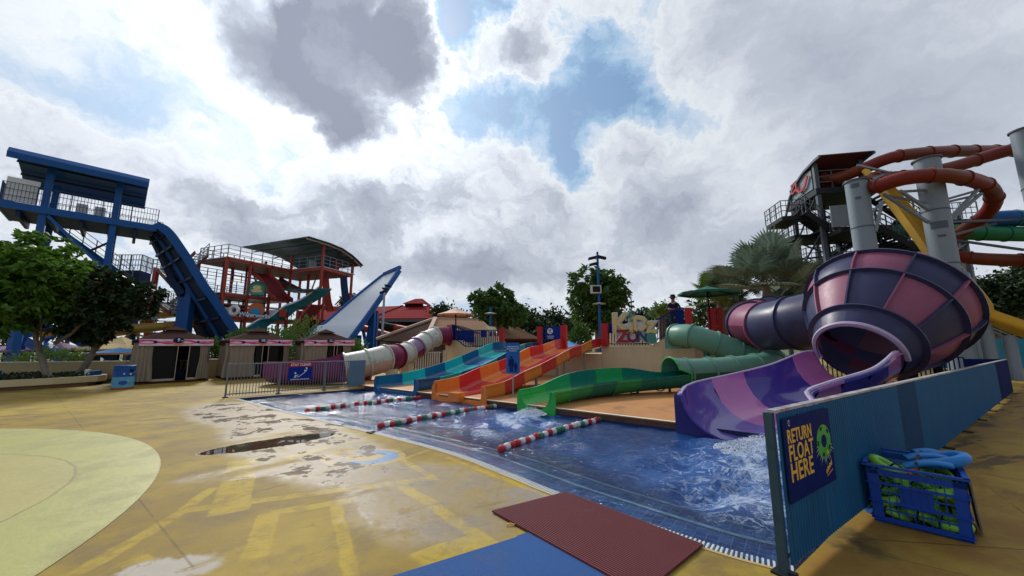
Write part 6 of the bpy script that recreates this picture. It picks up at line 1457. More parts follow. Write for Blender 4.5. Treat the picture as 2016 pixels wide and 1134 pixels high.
# cream fence with pickets behind the tube
def simple_fence(a, b, zt, label, m, step=.14, n_post=4, w=.05):
    root = thing('picket_fence', label, 'fence', a); d_ = (b - a); L = d_.length; d_.normalize()
    for z in (zt - .04, .12): MB().beam(a + V3(0, 0, z), b + V3(0, 0, z), .04, .05).build('rail', m, root, smooth=False)
    mb = MB()
    for i in range(int(L / step)): p = a + d_ * (i + .5) * step; mb.beam(p, p + V3(0, 0, zt), w, up=d_)
    mb.build('picket', m, root, smooth=False)
a, b = P(786, 740, 19.6), P(868, 738, 21.2); a.z = b.z = .1
simple_fence(a, b, 1.15, 'cream picket fence behind the maroon tube slide', 'wall_cap')
for px in (803,):
    a = P(px, 738, 19.2); a.z = 0; mb = MB(); mb.box(a + V3(0, 0, .58), (.45, .45, 1.16)); mb.box(a + V3(0, 0, 1.18), (.5, .5, .05)); o = mb.build('gate_pillar', 'cream_paint', smooth=False, origin=a); tag(o, 'cream pillar beside the pickets under the maroon tube', 'pillar')
mat('wall_blue_grey', (.13, .13, .17), .7, var=.1)
# ------------------------------------------------------------------ houses and roofs behind
def tile_roof(mb, a, b, c, d_, ridges, mi=0, mi2=1, w=.10):
    """plane a-b eave, d-c top, with raised tile courses running up the slope"""
    mb.slab([a, b, c, d_], (0, 0, -.12), mi); nrm = (b - a).cross(d_ - a).normalized(); nrm = nrm if nrm.z > 0 else -nrm
    for i in range(ridges):
        t = (i + .5) / ridges; p = a.lerp(b, t); q = d_.lerp(c, t); mb.beam(p + nrm * .04, q + nrm * .04, w, .07, up=nrm, mi=mi2)
root = thing('house', 'low house with brown tiled hip roof behind the maroon tube slide', 'building', V3(-6, 28, 0))
e_l, e_f, e_r = P(741, 669, 26), P(836, 676, 25.5), P(1042, 668, 33)
rl, rr_ = P(857, 627.5, 31), P(948, 631, 36)
mb = MB(); tile_roof(mb, e_f, P(1000, 676, 31), rr_, rl, 46, 0, 1); mb.build('roof', ['brown_dark', 'brown_tile'], root, smooth=False)
mb = MB(); mb.slab([e_l, e_f, rl], (0, 0, -.1)); mb.build('roof', 'brown_dark', root, smooth=False)
for a, b in ((e_f, rl), (rl, rr_), (e_l, rl)): MB().beam(a + V3(0, 0, .08), b + V3(0, 0, .08), .30 if a is e_f else .14, .16).build('ridge_tiles', 'ridge', root, smooth=False)
MB().slab([P(748, 672, 27), P(835, 678, 26.6), V3(P(835, 678, 26.6).x, 26.6, 0), V3(P(748, 672, 27).x, 27, 0)], (0, .2, 0)).build('wall', 'wall_blue_grey', root, smooth=False)
MB().slab([P(836, 678, 26.7), P(990, 679, 31.5), V3(P(990, 679, 31.5).x, 31.5, 0), V3(P(836, 678, 26.7).x, 26.7, 0)], (0, .2, 0)).build('wall', 'wall_blue_grey', root, smooth=False)
MB().cyl(V3(P(852, 690, 26.4).x, 26.4, 0), P(852, 682, 26.4), .09, n=8).build('downpipe', 'rail_grey', root)
root = thing('house', 'small brown tiled roof between the left and middle red posts', 'building', V3(0, 27, 0))
a, b, c, d_ = P(985, 667, 27), P(1060, 667, 30), P(1003, 640, 30), P(990, 640, 29)
mb = MB(); tile_roof(mb, a, P(1062, 668, 30), P(1006, 640, 30.5), P(985, 640, 29), 26, 0, 1, .09); mb.build('roof', ['brown_dark', 'brown_tile'], root, smooth=False)
MB().beam(P(1003, 640, 29.8), P(1063, 668, 29.8), .16).build('ridge_tiles', 'ridge', root, smooth=False)
MB().slab([P(985, 669, 27.5), P(1058, 669, 30.2), V3(P(1058, 669, 30.2).x, 30.2, 0), V3(P(985, 669, 27.5).x, 27.5, 0)], (0, .2, 0)).build('wall', 'brown_dark', root, smooth=False)
root = thing('pavilion', 'large red hipped roof pavilion with raised lantern behind the white ramp', 'building', V3(-12, 46, 0))
Yf = 46; el, er = P(728, 627, Yf), P(878, 626, Yf); rl, rr_ = P(792, 602, Yf + 6), P(842, 602, Yf + 6)
mb = MB(); mb.slab([el, er, rr_, rl], (0, 0, -.15)); mb.slab([er, P(912, 628, Yf + 4), P(848, 604, Yf + 8), rr_], (0, 0, -.15)); mb.slab([P(640, 618, Yf + 6), el, rl, P(700, 605, Yf + 8)], (0, 0, -.15)); mb.slab([P(640, 622, Yf - 2), P(730, 627, Yf), P(760, 607, Yf + 6), P(655, 606, Yf + 5)], (0, 0, -.15)); mb.build('roof', 'red_tile', root, smooth=False)
MB().slab([el + V3(0, 0, -.1), er + V3(0, 0, -.1), er + V3(0, -.01, -.45), el + V3(0, -.01, -.45)], (0, .1, 0)).build('fascia', 'wall_blue_grey', root, smooth=False)
for a, b in ((el, rl), (er, rr_)): MB().beam(a + V3(0, 0, .05), b + V3(0, 0, .05), .25, .12).build('ridge_tiles', 'red_tile', root, smooth=False)
t0, t1, tp = P(793, 597, Yf + 5), P(834, 597, Yf + 5), P(818, 588, Yf + 7)
mb = MB(); mb.slab([t0, t1, tp + V3(1, 0, 0), tp], (0, 0, -.1)); mb.slab([t1, P(850, 602, Yf + 9), tp + V3(1, 0, 0)], (0, 0, -.1)); mb.build('lantern_roof', 'red_tile', root, smooth=False)
MB().slab([P(797, 598, Yf + 5.5), P(832, 598, Yf + 5.5), P(832, 603, Yf + 5.5), P(797, 603, Yf + 5.5)], (0, .5, 0)).build('lantern_wall', 'brown_dark', root, smooth=False)
MB().slab([P(730, 629, Yf + 1), P(915, 629, Yf + 1), V3(P(915, 629, Yf + 1).x, Yf + 1, 0), V3(P(730, 629, Yf + 1).x, Yf + 1, 0)], (0, .3, 0)).build('wall', 'brown_dark', root, smooth=False)
root = thing('pavilion', 'red roofed annex between the red tower and the white ramp', 'building', V3(-16, 42, 0))
mb = MB(); mb.slab([P(585, 628, 43), P(700, 632, 42), P(690, 603, 47), P(600, 603, 48)], (0, 0, -.15)); mb.build('roof', 'red_tile', root, smooth=False)
MB().slab([P(588, 630, 43.5), P(700, 634, 42.5), V3(P(700, 634, 42.5).x, 42.5, 0), V3(P(588, 630, 43.5).x, 43.5, 0)], (0, .3, 0)).build('wall', 'brown_dark', root, smooth=False)
# distant tubes beside the pavilion
for i, (pa_, pb_, mats_, lab) in enumerate((((712, 633, 40), (815, 652, 38), ['tower_red', 'dark_void', 'tower_red'], 'orange and black tube slide in front of the red pavilion'), ((712, 645, 39), (770, 662, 37), ['tower_red', 'tower_red'], 'lower rusty orange tube slide by the ramp supports'))):
    root = thing('tube_slide', lab, 'water slide', V3(P(*pa_).x, pa_[2], 0)); a, b = P(*pa_), P(*pb_); tube_run(root, [tuple(a), tuple(a.lerp(b, .5)), tuple(b)], .35, mats_, 3, .05, nseg=12)
    MB().cyl(V3(b.x, b.y, 0), b - V3(0, 0, .3), .1, n=8).build('support_post', 'steel', root)
# lamp posts
def lamp_post(px, ytop, Y, label, r=.09, heads=(), m='steel'):
    t = P(px, ytop, Y); root = thing('lamp_post', label, 'lamp post', V3(t.x, t.y, 0)); MB().cyl(V3(t.x, t.y, 0), t, r, r * .7, n=10).build('pole', m, root)
    for (dx, dy, kind) in heads:
        c = P(px + dx, ytop + dy, Y)
        if kind == 'flood': mb = MB(); mb.box(c, (.5, .3, .14), (V3(1, 0, -.25 if dx > 0 else .25).normalized(), V3(0, 1, 0), V3(0, 0, 1))); mb.beam(V3(t.x, t.y, c.z - .08), c, .05); mb.build('flood_light', 'dark_void', root, smooth=False)
        if kind == 'speaker': mb = MB(); mb.box(c, (.62, .35, .5)); spk = mb.build('speaker', 'rim_pale', root, smooth=False); mb = MB(); mb.box(c + V3(0, -.18, 0), (.46, .03, .36)); mb.build('speaker_grille', 'dark_void', spk, smooth=False)
        if kind == 'disc': mb = MB(); mb.lathe([(.05, .08), (.42, .0), (.40, -.03), (.05, -.02)], c, n=16); mb.build('lamp_shade', 'rim_pale', root)
    return root
lamp_post(757, 572, 30, 'grey floodlight pole beside the white ramp', .13, ((7, -9, 'flood'), (2, -3, 'flood'), (-3, 3, 'flood')))
lamp_post(1176, 496, 23, 'tall blue lamp post with floodlights and speaker beside the big tree', .10, ((-10, 12, 'flood'), (9, 11, 'flood'), (-8, 24, 'flood'), (-3, 74, 'speaker'), (3, 102, 'disc')), 'tower_blue')
lamp_post(966, 605, 25, 'blue lamp post in front of the left tree by the parasol', .10, ((0, 12, 'disc'),), 'tower_blue')
lamp_post(1242, 583, 32, 'distant thin grey pole above the word sign', .07, ((0, 12, 'flood'),))
# parasols
def parasol(px, ytop, yrim, Y, R, label, m, m2=None, group=None, n=8, side=None):
    t = P(px, ytop, Y); rz_ = P(px, yrim, Y).z; root = thing('parasol', label, 'parasol', V3(t.x, t.y, 0), group)
    mb = MB()
    for i in range(n):
        a0, a1 = 2 * math.pi * i / n + .2, 2 * math.pi * (i + 1) / n + .2; p0, p1 = V3(t.x + R * math.cos(a0), t.y + R * math.sin(a0), rz_), V3(t.x + R * math.cos(a1), t.y + R * math.sin(a1), rz_)
        q0, q1 = V3(t.x, t.y, t.z).lerp(p0, .5) + V3(0, 0, -.04 * R), V3(t.x, t.y, t.z).lerp(p1, .5) + V3(0, 0, -.04 * R)
        mb.face((t, q0, q1)); mb.face((q0, p0, p1, q1)); mb.face((p0, p0 - V3(0, 0, .10), p1 - V3(0, 0, .10), p1), 1)
    mb.build('canopy', [m, m2 or m], root, smooth=False)
    mb = MB()
    for i in range(n): a0 = 2 * math.pi * i / n + .2; mb.beam(V3(t.x, t.y, t.z - .12), V3(t.x + R * .97 * math.cos(a0), t.y + R * .97 * math.sin(a0), rz_ - .03), .03)
    mb.build('ribs', 'brown_dark', root, smooth=False); MB().cyl(V3(t.x, t.y, 0), t - V3(0, 0, .02), .04, n=8).build('pole', 'dark_void', root); return root
mat('cloth_peach', (.62, .42, .30), .7, var=.1); mat('cloth_peach2', (.55, .22, .12), .7); mat('cloth_green', (.010, .105, .075), .7, var=.1); mat('cloth_tan', (.52, .38, .16), .7, var=.1); mat('cloth_purple', (.20, .10, .21), .7, var=.12); mat('cloth_sky', (.07, .25, .50), .7); mat('cloth_orange', (.50, .22, .07), .7)
parasol(898, 605, 619, 23.6, 1.18, 'peach coloured parasol above the left slide platform', 'cloth_peach', 'cloth_peach2')
parasol(1392, 563, 576, 17.6, 1.35, 'dark green parasol in front of the fan palm', 'cloth_green')
parasol(240, 662, 686, 23.5, 1.9, 'tan parasol between the blue post and cabana nine', 'cloth_tan', group='parasols beyond the boundary wall')
parasol(236, 684, 694, 21.5, 1.4, 'sky blue parasol with orange edge under the tan parasol', 'cloth_sky', 'cloth_orange', group='parasols beyond the boundary wall')
parasol(120, 674, 688, 24, 2.0, 'purple parasol seen between the two tree trunks', 'cloth_purple', group='parasols beyond the boundary wall')
parasol(62, 680, 690, 23, 1.8, 'purple parasol left of the first tree trunk', 'cloth_purple', group='parasols beyond the boundary wall')
parasol(10, 681, 690, 24, 1.9, 'pale edged purple parasol at the left frame edge', 'cloth_purple', 'cloth_tan', group='parasols beyond the boundary wall')
parasol(170, 681, 690, 26, 1.5, 'small purple parasol behind the second tree trunk', 'cloth_purple', group='parasols beyond the boundary wall')
parasol(545, 661, 670, 26, 1.1, 'small bright blue canopy between cabanas ten and eleven', 'tower_blue')
parasol(1121, 671, 683, 20.6, 1.2, 'low blue shade behind the top of the orange slide', 'cloth_sky')
# yellow and blue raft slide in the distance
mat('raft_tan', (.46, .28, .09), .5, var=.15); mat('raft_yellow', (.50, .36, .10), .5, var=.15)
root = thing('raft_slide', 'wide tan and blue raft slide troughs behind the second tree', 'water slide', V3(-28, 32, 0))
pth = [(tuple(P(205, 640, 30))), tuple(P(255, 632, 30.5)), tuple(P(310, 626, 31)), tuple(P(372, 621, 32)), tuple(P(430, 618, 33))]
mb_rows = [(*p, 2.2, .55, .55, .5) for p in pth]; chute(root, mb_rows, ['raft_tan', 'tower_blue', 'raft_tan', 'tower_blue', 'raft_tan', 'tower_blue', 'raft_tan', 'tower_blue'], 3, lip=.1)
rows = [(*P(190, 664, 27), 2.4, .5, .5, .4), (*P(260, 655, 27.5), 2.4, .5, .5, .4), (*P(330, 648, 28.5), 2.4, .5, .5, .4), (*P(385, 640, 30), 2.4, .5, .5, .4)]
chute(root, rows, ['raft_tan', 'raft_yellow', 'raft_tan'], 5, lip=.1)
for px, py, Y in ((215, 665, 27), (255, 660, 27.5), (300, 655, 28), (345, 650, 29)):
    a = P(px, py, Y); MB().beam(V3(a.x, a.y, 0), a, .16).build('support_post', 'raft_yellow', root, smooth=False)
for q0, q1 in (((205, 655, 26.6), (250, 700, 26.6)), ((262, 652, 27), (212, 690, 26.8)), ((260, 655, 27.3), (300, 668, 27.3)), ((330, 640, 28.5), (372, 625, 29))): MB().beam(P(*q0), P(*q1), .10).build('brace', 'raft_yellow', root, smooth=False)
root = thing('raft_slide', 'rusty orange trough crossing low between the blue columns', 'water slide', V3(-32, 30, 0))
rows = [(*P(70, 668, 28), 1.6, .5, .5, .4), (*P(110, 655, 29), 1.6, .5, .5, .4), (*P(170, 650, 30), 1.6, .5, .5, .4)]
chute(root, rows, ['cloth_orange', 'tower_dark', 'tower_red'], 3, lip=.08)
for px, Y, yt, w in ((190, 22.5, 650, .5), (226, 21.5, 688, .28), (48, 22, 600, .5)):
    a = P(px, yt, Y); o = MB().beam(V3(a.x, a.y, 0), a, w, w).build('post', 'tower_blue', smooth=False, origin=V3(a.x, a.y, 0)); tag(o, {190: 'tall blue square post right of the second trunk', 226: 'shorter thin blue post under the tan parasol', 48: 'thick blue post just right of the first trunk'}[px], 'post', 'blue square posts behind the boundary wall')
root = thing('walkway_truss', 'blue sloping walkway with braces behind the two trunks', 'walkway', V3(-26, 22.5, 0))
for q0, q1, w in (((62, 672, 22), (140, 712, 22), .5), ((70, 622, 22.4), (190, 690, 22.4), .14), ((60, 680, 22.4), (160, 640, 22.4), .14), ((130, 650, 22.4), (190, 660, 22.4), .1), ((180, 655, 22.5), (178, 680, 22.5), .1)): MB().beam(P(*q0), P(*q1), w).build('beam' if w < .4 else 'ramp', 'tower_blue' if w > .12 else 'rail_grey', root, smooth=False)
# ------------------------------------------------------------------ right side: grey stair tower, tubes and pillars
mat('grey_steel', (.085, .105, .125), .5, metal=.3, var=.2, scale=.8, dirt=.3, dcol=(.03, .03, .03)); mat('dark_steel', (.016, .019, .022), .6, var=.2)
mat('pillar_grey', (.20, .245, .29), .5, var=.12, scale=.8, dirt=.3, dcol=(.16, .19, .22), streak=.25); mat('tube_rust', (.17, .020, .013), .42, var=.2, scale=.7, dirt=.25, dcol=(.10, .02, .01)); mat('tube_brown', (.145, .032, .014), .42, var=.2, scale=.7, dirt=.25, dcol=(.09, .03, .01))
mat('roof_maroon', (.12, .03, .035), .7); mat('slide_yellow', (.62, .38, .05), .35, var=.12, scale=.8, dirt=.2, dcol=(.4, .22, .05)); mat('tube_green', (.012, .17, .075), .35, var=.15); mat('tube_blue', (.012, .09, .30), .35, var=.15); mat('tube_teal', (.012, .14, .22), .35, var=.15)
GB = V3(20.9, 24.0, 0); GA_ = V3(.19, .982, 0); GR = V3(.982, -.19, 0)
def gt(r_, a_, z): return GB + GR * r_ + GA_ * a_ + V3(0, 0, z)
root = thing('stair_tower', 'tall grey steel stair tower with curved maroon roof behind the palm', 'tower', GB)
ZT = 12.2
for r_, a_, z in ((0, 0, 14.0), (0, 3.0, 12.9), (2.7, 0, 14.0), (2.7, 3.0, 13.4), (0, 5.6, 10.4), (2.7, 5.6, 12.2), (1.9, 0, 12.2), (1.9, 3, 12.2), (6.6, .6, 11.2), (8.4, 1.0, 10.2)): MB().beam(gt(r_, a_, 0), gt(r_, a_, z), .24, .24, up=GR).build('column', 'grey_steel', root, smooth=False)
MB().slab([gt(-.2, -.2, ZT - .45), gt(3.6, -.2, ZT - .45), gt(3.6, 3.4, ZT - .45), gt(-.2, 3.4, ZT - .45)], (0, 0, .4)).build('deck', 'dark_steel', root, smooth=False)
mb = MB(); rp = [(-1.2, 13.6), (-.6, 14.6), (.3, 15.2), (1.4, 15.5), (2.6, 15.6), (4.4, 15.6)]
for (a0, z0), (a1, z1) in zip([(3.6, 11.9), (3.0, 12.8), (2.1, 13.5), (1.0, 13.9), (-.4, 14.1)], [(3.0, 12.8), (2.1, 13.5), (1.0, 13.9), (-.4, 14.1), (-.9, 14.12)]): mb.slab([gt(-.2, a0, z0), gt(3.0, a0, z0), gt(3.0, a1, z1), gt(-.2, a1, z1)], (0, 0, .07))
mb.build('roof', 'roof_maroon', root, smooth=False)
for r_ in (-.2, 2.95):
    mb = MB()
    for (a0, z0), (a1, z1) in zip([(3.8, 11.6), (3.0, 12.8), (2.1, 13.5), (1.0, 13.9), (-.4, 14.1)], [(3.0, 12.8), (2.1, 13.5), (1.0, 13.9), (-.4, 14.1), (-1.0, 14.12)]): mb.beam(gt(r_, a0, z0 - .08), gt(r_, a1, z1 - .08), .12, .14)
    mb.build('roof_rib', 'grey_steel', root, smooth=False)
rail(root, [gt(0, 3.2, ZT), gt(0, -.1, ZT), gt(3.5, -.1, ZT)], 1.2, .9, 'grey_steel', 0, .05)
MB().slab([gt(-.1, .3, ZT + .1), gt(-.1, 2.9, ZT + .1), gt(-.1, 2.9, ZT + 1.5), gt(-.1, .3, ZT + 1.5)], GR * .05).build('side_board', 'pillar_grey', root, smooth=False)
FT = face_frame(gt(-.18, 1.7, ZT + .75), -GA_, (0, 0, 1)); mb = MB()
for q in ((-.9, -.1, -.75, .55, .16), (-.75, .55, -.2, .62, .16), (-.2, .62, -.25, .1, .16), (-.25, .1, -.8, -.1, .14), (-.3, .05, .15, -.35, .18), (.15, -.35, .75, -.2, .18), (.75, -.2, 1.2, .45, .2)): bar2(mb, FT, *q, z0=.02, th=.06)
mb.build('logo', 'red', root, smooth=False)
def gflight(r0, z0, r1, z1, a_, w=1.1):
    a, b = gt(r0, a_, z0), gt(r1, a_, z1)
    for s_ in (0, w): MB().beam(a + GA_ * s_, b + GA_ * s_, .08, .34).build('stringer', 'dark_steel', root, smooth=False)
    mb = MB()
    for i in range(11): q = a.lerp(b, (i + .5) / 11); mb.box(q + GA_ * w / 2, (.30, w, .05), (GR, GA_, V3(0, 0, 1)))
    mb.build('treads', 'dark_steel', root, smooth=False); rail(root, [a, b], 1.1, .8, 'grey_steel', .35, .045)
def glanding(r0, r1, a0, a1, z):
    MB().slab([gt(r0, a0, z - .3), gt(r1, a0, z - .3), gt(r1, a1, z - .3), gt(r0, a1, z - .3)], (0, 0, .28)).build('landing', 'dark_steel', root, smooth=False); rail(root, [gt(r0, a1, z), gt(r0, a0, z), gt(r1, a0, z)], 1.1, .8, 'grey_steel', .3, .045)
glanding(-2.2, -.9, .3, 2.6, 10.5); gflight(-1.0, 10.5, .4, 9.1, -.3); gflight(-1.0, 10.5, .6, 12.0, 1.4); glanding(.2, 2.2, -1.4, .9, 9.0); gflight(2.2, 9.0, 4.4, 7.2, -1.3); glanding(4.2, 5.8, -1.4, .9, 7.1); gflight(4.2, 7.0, 1.8, 5.6, -.2); glanding(.4, 1.9, -1.2, 1.2, 5.5); gflight(1.9, 5.4, 4.2, 3.6, -1.2)
MB().slab([gt(-.3, -1.5, 9.0), gt(.75, -1.6, 9.0), gt(.75, -1.6, 10.4), gt(-.3, -1.5, 10.4)], GA_ * .06).build('notice_board', 'pillar_grey', root, smooth=False)
gflight(4.5, 12.0, 6.8, 9.8, 1.2); glanding(6.6, 9.2, .6, 2.4, 9.7)
for z0, z1 in ((12.0, 9.3), (9.2, 7.2), (7.0, 4.6)):
    for q0, q1 in (((0, 3), (3.9, 3)), ((3.9, 0), (0, 0)), ((0, 0), (0, 3.0))): MB().beam(gt(*q0, z0), gt(*q1, z1), .09).build('brace', 'grey_steel', root, smooth=False)
    for q0, q1 in (((0, 0), (3.9, 0)), ((0, 3), (3.9, 3)), ((0, 0), (0, 5.6))): MB().beam(gt(*q0, z1), gt(*q1, z1), .14).build('tie_beam', 'dark_steel', root, smooth=False)
glanding(-1.2, 4.4, 1.0, 3.2, 9.3); glanding(-.6, 4.2, 1.0, 3.2, 7.2); glanding(-.4, 3.8, .8, 3.2, 5.0); gflight(4.0, 9.2, 1.2, 7.3, 3.2); gflight(.6, 7.1, 3.4, 5.1, 3.4)
for k in range(5): MB().beam(gt(-1.5, .2 + k * .7, 10.0 - k * 1.2), gt(5.2, .2 + k * .6, 10.6 - k * 1.3), .12).build('pipe', 'dark_steel', root, smooth=False)
MB().torus(gt(1.3, -.9, 6.3), .32, .14, (GR, V3(0, 0, 1), GA_), 16, 8).build('ring', 'tube_blue', root)
# long dark walkway to the tubes
root = thing('walkway', 'dark steel walkway deck carrying the green tube behind the pillars', 'walkway', V3(25, 22.6, 0))
a, b = P(1735, 478, 23), P(1862, 470, 23.2); MB().slab([a, b, b + V3(.3, 1.6, 0), a + V3(.3, 1.6, 0)], (0, 0, -.9)).build('deck', 'dark_steel', root, smooth=False); rail(root, [a + V3(0, 0, 0), b], 1.1, .9, 'grey_steel', .3, .045)
a2, b2 = P(1760, 500, 23), P(1855, 492, 23.2); MB().slab([a, b, b2, a2], (.2, 1.2, 0)).build('soffit', 'dark_steel', root, smooth=False)
for q in (a, b): MB().beam(V3(q.x, q.y + .5, 0), q + V3(0, .5, 0), .22).build('column', 'grey_steel', root, smooth=False)
def pillar(px, ytop, Y, r_, label, cap=True):
    t = P(px, ytop, Y); root = thing('pillar', label, 'pillar', V3(t.x, t.y, 0), 'grey steel pillars holding the tube slides'); n_ = 5
    MB().cyl(V3(t.x, t.y, 0), t, r_, n=28).build('shaft', 'pillar_grey', root)
    MB().cyl(t - V3(0, 0, .02), t + V3(0, 0, .06), r_ * 1.14, n=28).build('cap', 'grey_steel', root)
    for k in range(1, 4): MB().lathe([(r_, -.03), (r_ + .02, -.03), (r_ + .02, .03), (r_, .03)], V3(t.x, t.y, t.z * k / 4), n=28).build('joint_band', 'grey_steel', root)
    return t
p1 = pillar(1685, 359, 19.8, .50, 'left grey pillar rising behind the left edge of the bowl')
p2 = pillar(1824, 316, 18.9, .52, 'thick grey pillar in front of the yellow slide, holding the upper tubes')
p3 = pillar(2015, 258, 19.5, .50, 'tallest grey pillar at the right frame edge')
p4 = pillar(1880, 468, 24.5, .55, 'short grey pillar behind the lower rust tube')
MB_ = None
for (px, py, w_, h_) in ((1850, 440, 26, 15), (1856, 462, 12, 5), (1680, 362, 14, 9), (1689, 387, 9, 5)):
    tt = p2 if px > 1800 else p1; Y = tt.y - (.54 if px > 1800 else .52); c = P(px, py, Y); mb = MB(); s_ = Y / FPX
    rr_ = .535 if px > 1800 else .515; a0 = math.atan2(c.y - tt.y, c.x - tt.x); hw = w_ * s_ / 2 / rr_
    mb.lathe([(rr_, -h_ * s_ / 2), (rr_, h_ * s_ / 2)], V3(tt.x, tt.y, c.z), None, 6, a0 - hw, a0 + hw); o = mb.build('patch_plate', 'grey_steel', origin=c, smooth=True)
    o.parent = [q for q in COL.objects if q.name.startswith('pillar') and (q.location - V3(tt.x, tt.y, 0)).length < .01][0]; o.location = c - V3(tt.x, tt.y, 0)
root = thing('tube_slide', 'long rust red and brown tube slide looping around the grey pillars', 'water slide', V3(24, 21, 0))
path = [(1622, 352, 24.4), (1650, 350, 23.6), (1700, 332, 22.6), (1760, 309, 21.8), (1850, 299, 22.0), (1950, 297, 23), (2090, 296, 24), (2190, 285, 22.5), (2100, 284, 20.8), (2016, 290, 20.6), (1950, 306, 20.9), (1880, 328, 21.2), (1800, 345, 21.6), (1725, 352, 21.6), (1700, 362, 20.4), (1722, 368, 19.2), (1775, 352, 18.3), (1845, 345, 17.9), (1905, 352, 18.2), (1945, 368, 19.0), (1957, 394, 20.0), (1938, 425, 21.0), (1895, 455, 22.0), (1866, 482, 22.4), (1868, 500, 21.8), (1910, 508, 21.2), (1980, 512, 20.6), (2100, 514, 20)]
tube_run(root, [tuple(P(*q)) for q in path], .36, ['tube_rust' if i % 2 else 'tube_brown' for i in range(30)], 4, .055, nseg=16, joint=None)
for t_, q in ((p2, (1738, 372, 19.0)), (p2, (1770, 365, 18.4)), (p2, (1924, 362, 18.6)), (p2, (1930, 370, 18.8)), (p1, (1752, 330, 21.9)), (p1, (1735, 385, 19.0))):
    b = P(*q); zt = b.z - (1.9 if q[0] != 1770 else 1.2); a = V3(t_.x, t_.y, zt) + (V3(b.x - t_.x, b.y - t_.y, 0)).normalized() * .5
    MB().beam(a, b - V3(0, 0, .3), .13).build('support_arm', 'pillar_grey', root, smooth=False); MB().beam(a + V3(0, 0, 1.1), b - V3(0, 0, .35), .11).build('support_arm', 'pillar_grey', root, smooth=False)
for q0, q1 in (((2016, 492, 20), (1860, 470, 21)), ((1905, 480, 22), (1880, 495, 24)), ((1850, 470, 19), (1960, 440, 20)), ((1870, 437, 19), (2016, 432, 20))): MB().beam(P(*q0), P(*q1), .12).build('support_arm', 'grey_steel', root, smooth=False)
root = thing('yellow_slide', 'straight yellow body slide dropping from the grey tower behind the bowl', 'water slide', V3(22.5, 19, 0))
yp = [(*P(1706, 340, 22.4), .95, .42, .42, .15), (*P(1745, 388, 21.6), .95, .42, .42, .15), (*P(1790, 445, 20.7), .95, .42, .42, .15), (*P(1832, 500, 19.9), .95, .42, .42, .15), (*P(1880, 560, 19.0), .95, .42, .42, .15), (*P(1930, 616, 18.2), .95, .42, .42, .15), (*P(1980, 645, 17.8), .95, .42, .42, .15), (*P(2070, 676, 17.6), .95, .42, .42, .15)]
chute(root, yp, ['slide_yellow'] * 5, 5, lip=.04)
for q in ((1940, 640, 18.2), (1985, 660, 17.9)):
    a = P(*q); MB().cyl(V3(a.x, a.y, 0), a, .22, n=14).build('support_post', 'pillar_grey', root)
for k in range(4): MB().beam(P(1925 + k * 6, 640 - k * 3, 19.5), P(1990 + k * 14, 668 - k * 2, 19.5), .05).build('brace', 'rail_grey', root, smooth=False)
root = thing('tube_slide', 'green tube slide running level behind the pillars', 'water slide', V3(26, 23, 0))
tube_run(root, [tuple(P(*q)) for q in ((1738, 462, 23.8), (1765, 456, 23.4), (1850, 456, 23), (1960, 460, 22.5), (2080, 462, 22))], .46, ['tube_green'] * 7, 3, .05, nseg=16)
root = thing('tube_slide', 'blue and teal tube slide above the green tube at the right edge', 'water slide', V3(27, 22, 0))
tube_run(root, [tuple(P(*q)) for q in ((1770, 447, 25), (1810, 440, 24.8), (1880, 452, 24), (1930, 440, 23), (1975, 430, 22.4), (2090, 432, 21.8))], .50, ['tube_teal', 'tube_blue', 'tube_teal', 'tube_teal', 'tube_blue', 'tube_teal', 'tube_blue'], 3, .05, nseg=16)
# ------------------------------------------------------------------ vegetation
def leaf_mat(name, dark, light, trans=.25, tip=None):
    m = bpy.data.materials.new(name); m.use_nodes = True; M[name] = m; t = m.node_tree; b = t.nodes['Principled BSDF']; k = NT(t)
    ge = t.nodes.new('ShaderNodeNewGeometry'); r = E_(k, ge.outputs['Random Per Island']); co = k.coord('Object'); n1 = k.noise(co, 1.3, 3, .6)
    col = k.mix((r * .65 + n1 * .5).clamp(), dark, light)
    if tip: col = k.mix(k.ss(r, .93, .97), col, tip)
    t.links.new(col.s, b.inputs['Base Color']); b.inputs['Roughness'].default_value = .5; b.inputs['Specular IOR Level'].default_value = .35
    tr = t.nodes.new('ShaderNodeBsdfTranslucent'); t.links.new(k.mix(.5, col, light).s, tr.inputs[0]); mx = t.nodes.new('ShaderNodeMixShader'); mx.inputs[0].default_value = trans
    t.links.new(b.outputs[0], mx.inputs[1]); t.links.new(tr.outputs[0], mx.inputs[2]); t.links.new(mx.outputs[0], t.nodes['Material Output'].inputs[0])
leaf_mat('leaf_bright', (.016, .055, .008), (.12, .25, .025), .32); leaf_mat('leaf_dark', (.010, .024, .010), (.026, .055, .016), .12, (.08, .03, .015)); leaf_mat('leaf_mid', (.016, .050, .012), (.085, .17, .030), .25)
leaf_mat('leaf_far', (.010, .025, .010), (.032, .068, .020), .12); leaf_mat('leaf_palm', (.035, .065, .045), (.25, .33, .24), .12); leaf_mat('leaf_palm2', (.03, .07, .012), (.13, .22, .04), .3); leaf_mat('grass_leaf', (.02, .06, .01), (.08, .17, .03), .2)
mat('bark', (.16, .12, .08), .85, var=.3, scale=5, bump=.6, bscale=25); mat('bark_pale', (.22, .195, .15), .85, var=.35, scale=6, dirt=.5, dcol=(.10, .08, .06), bump=.5)
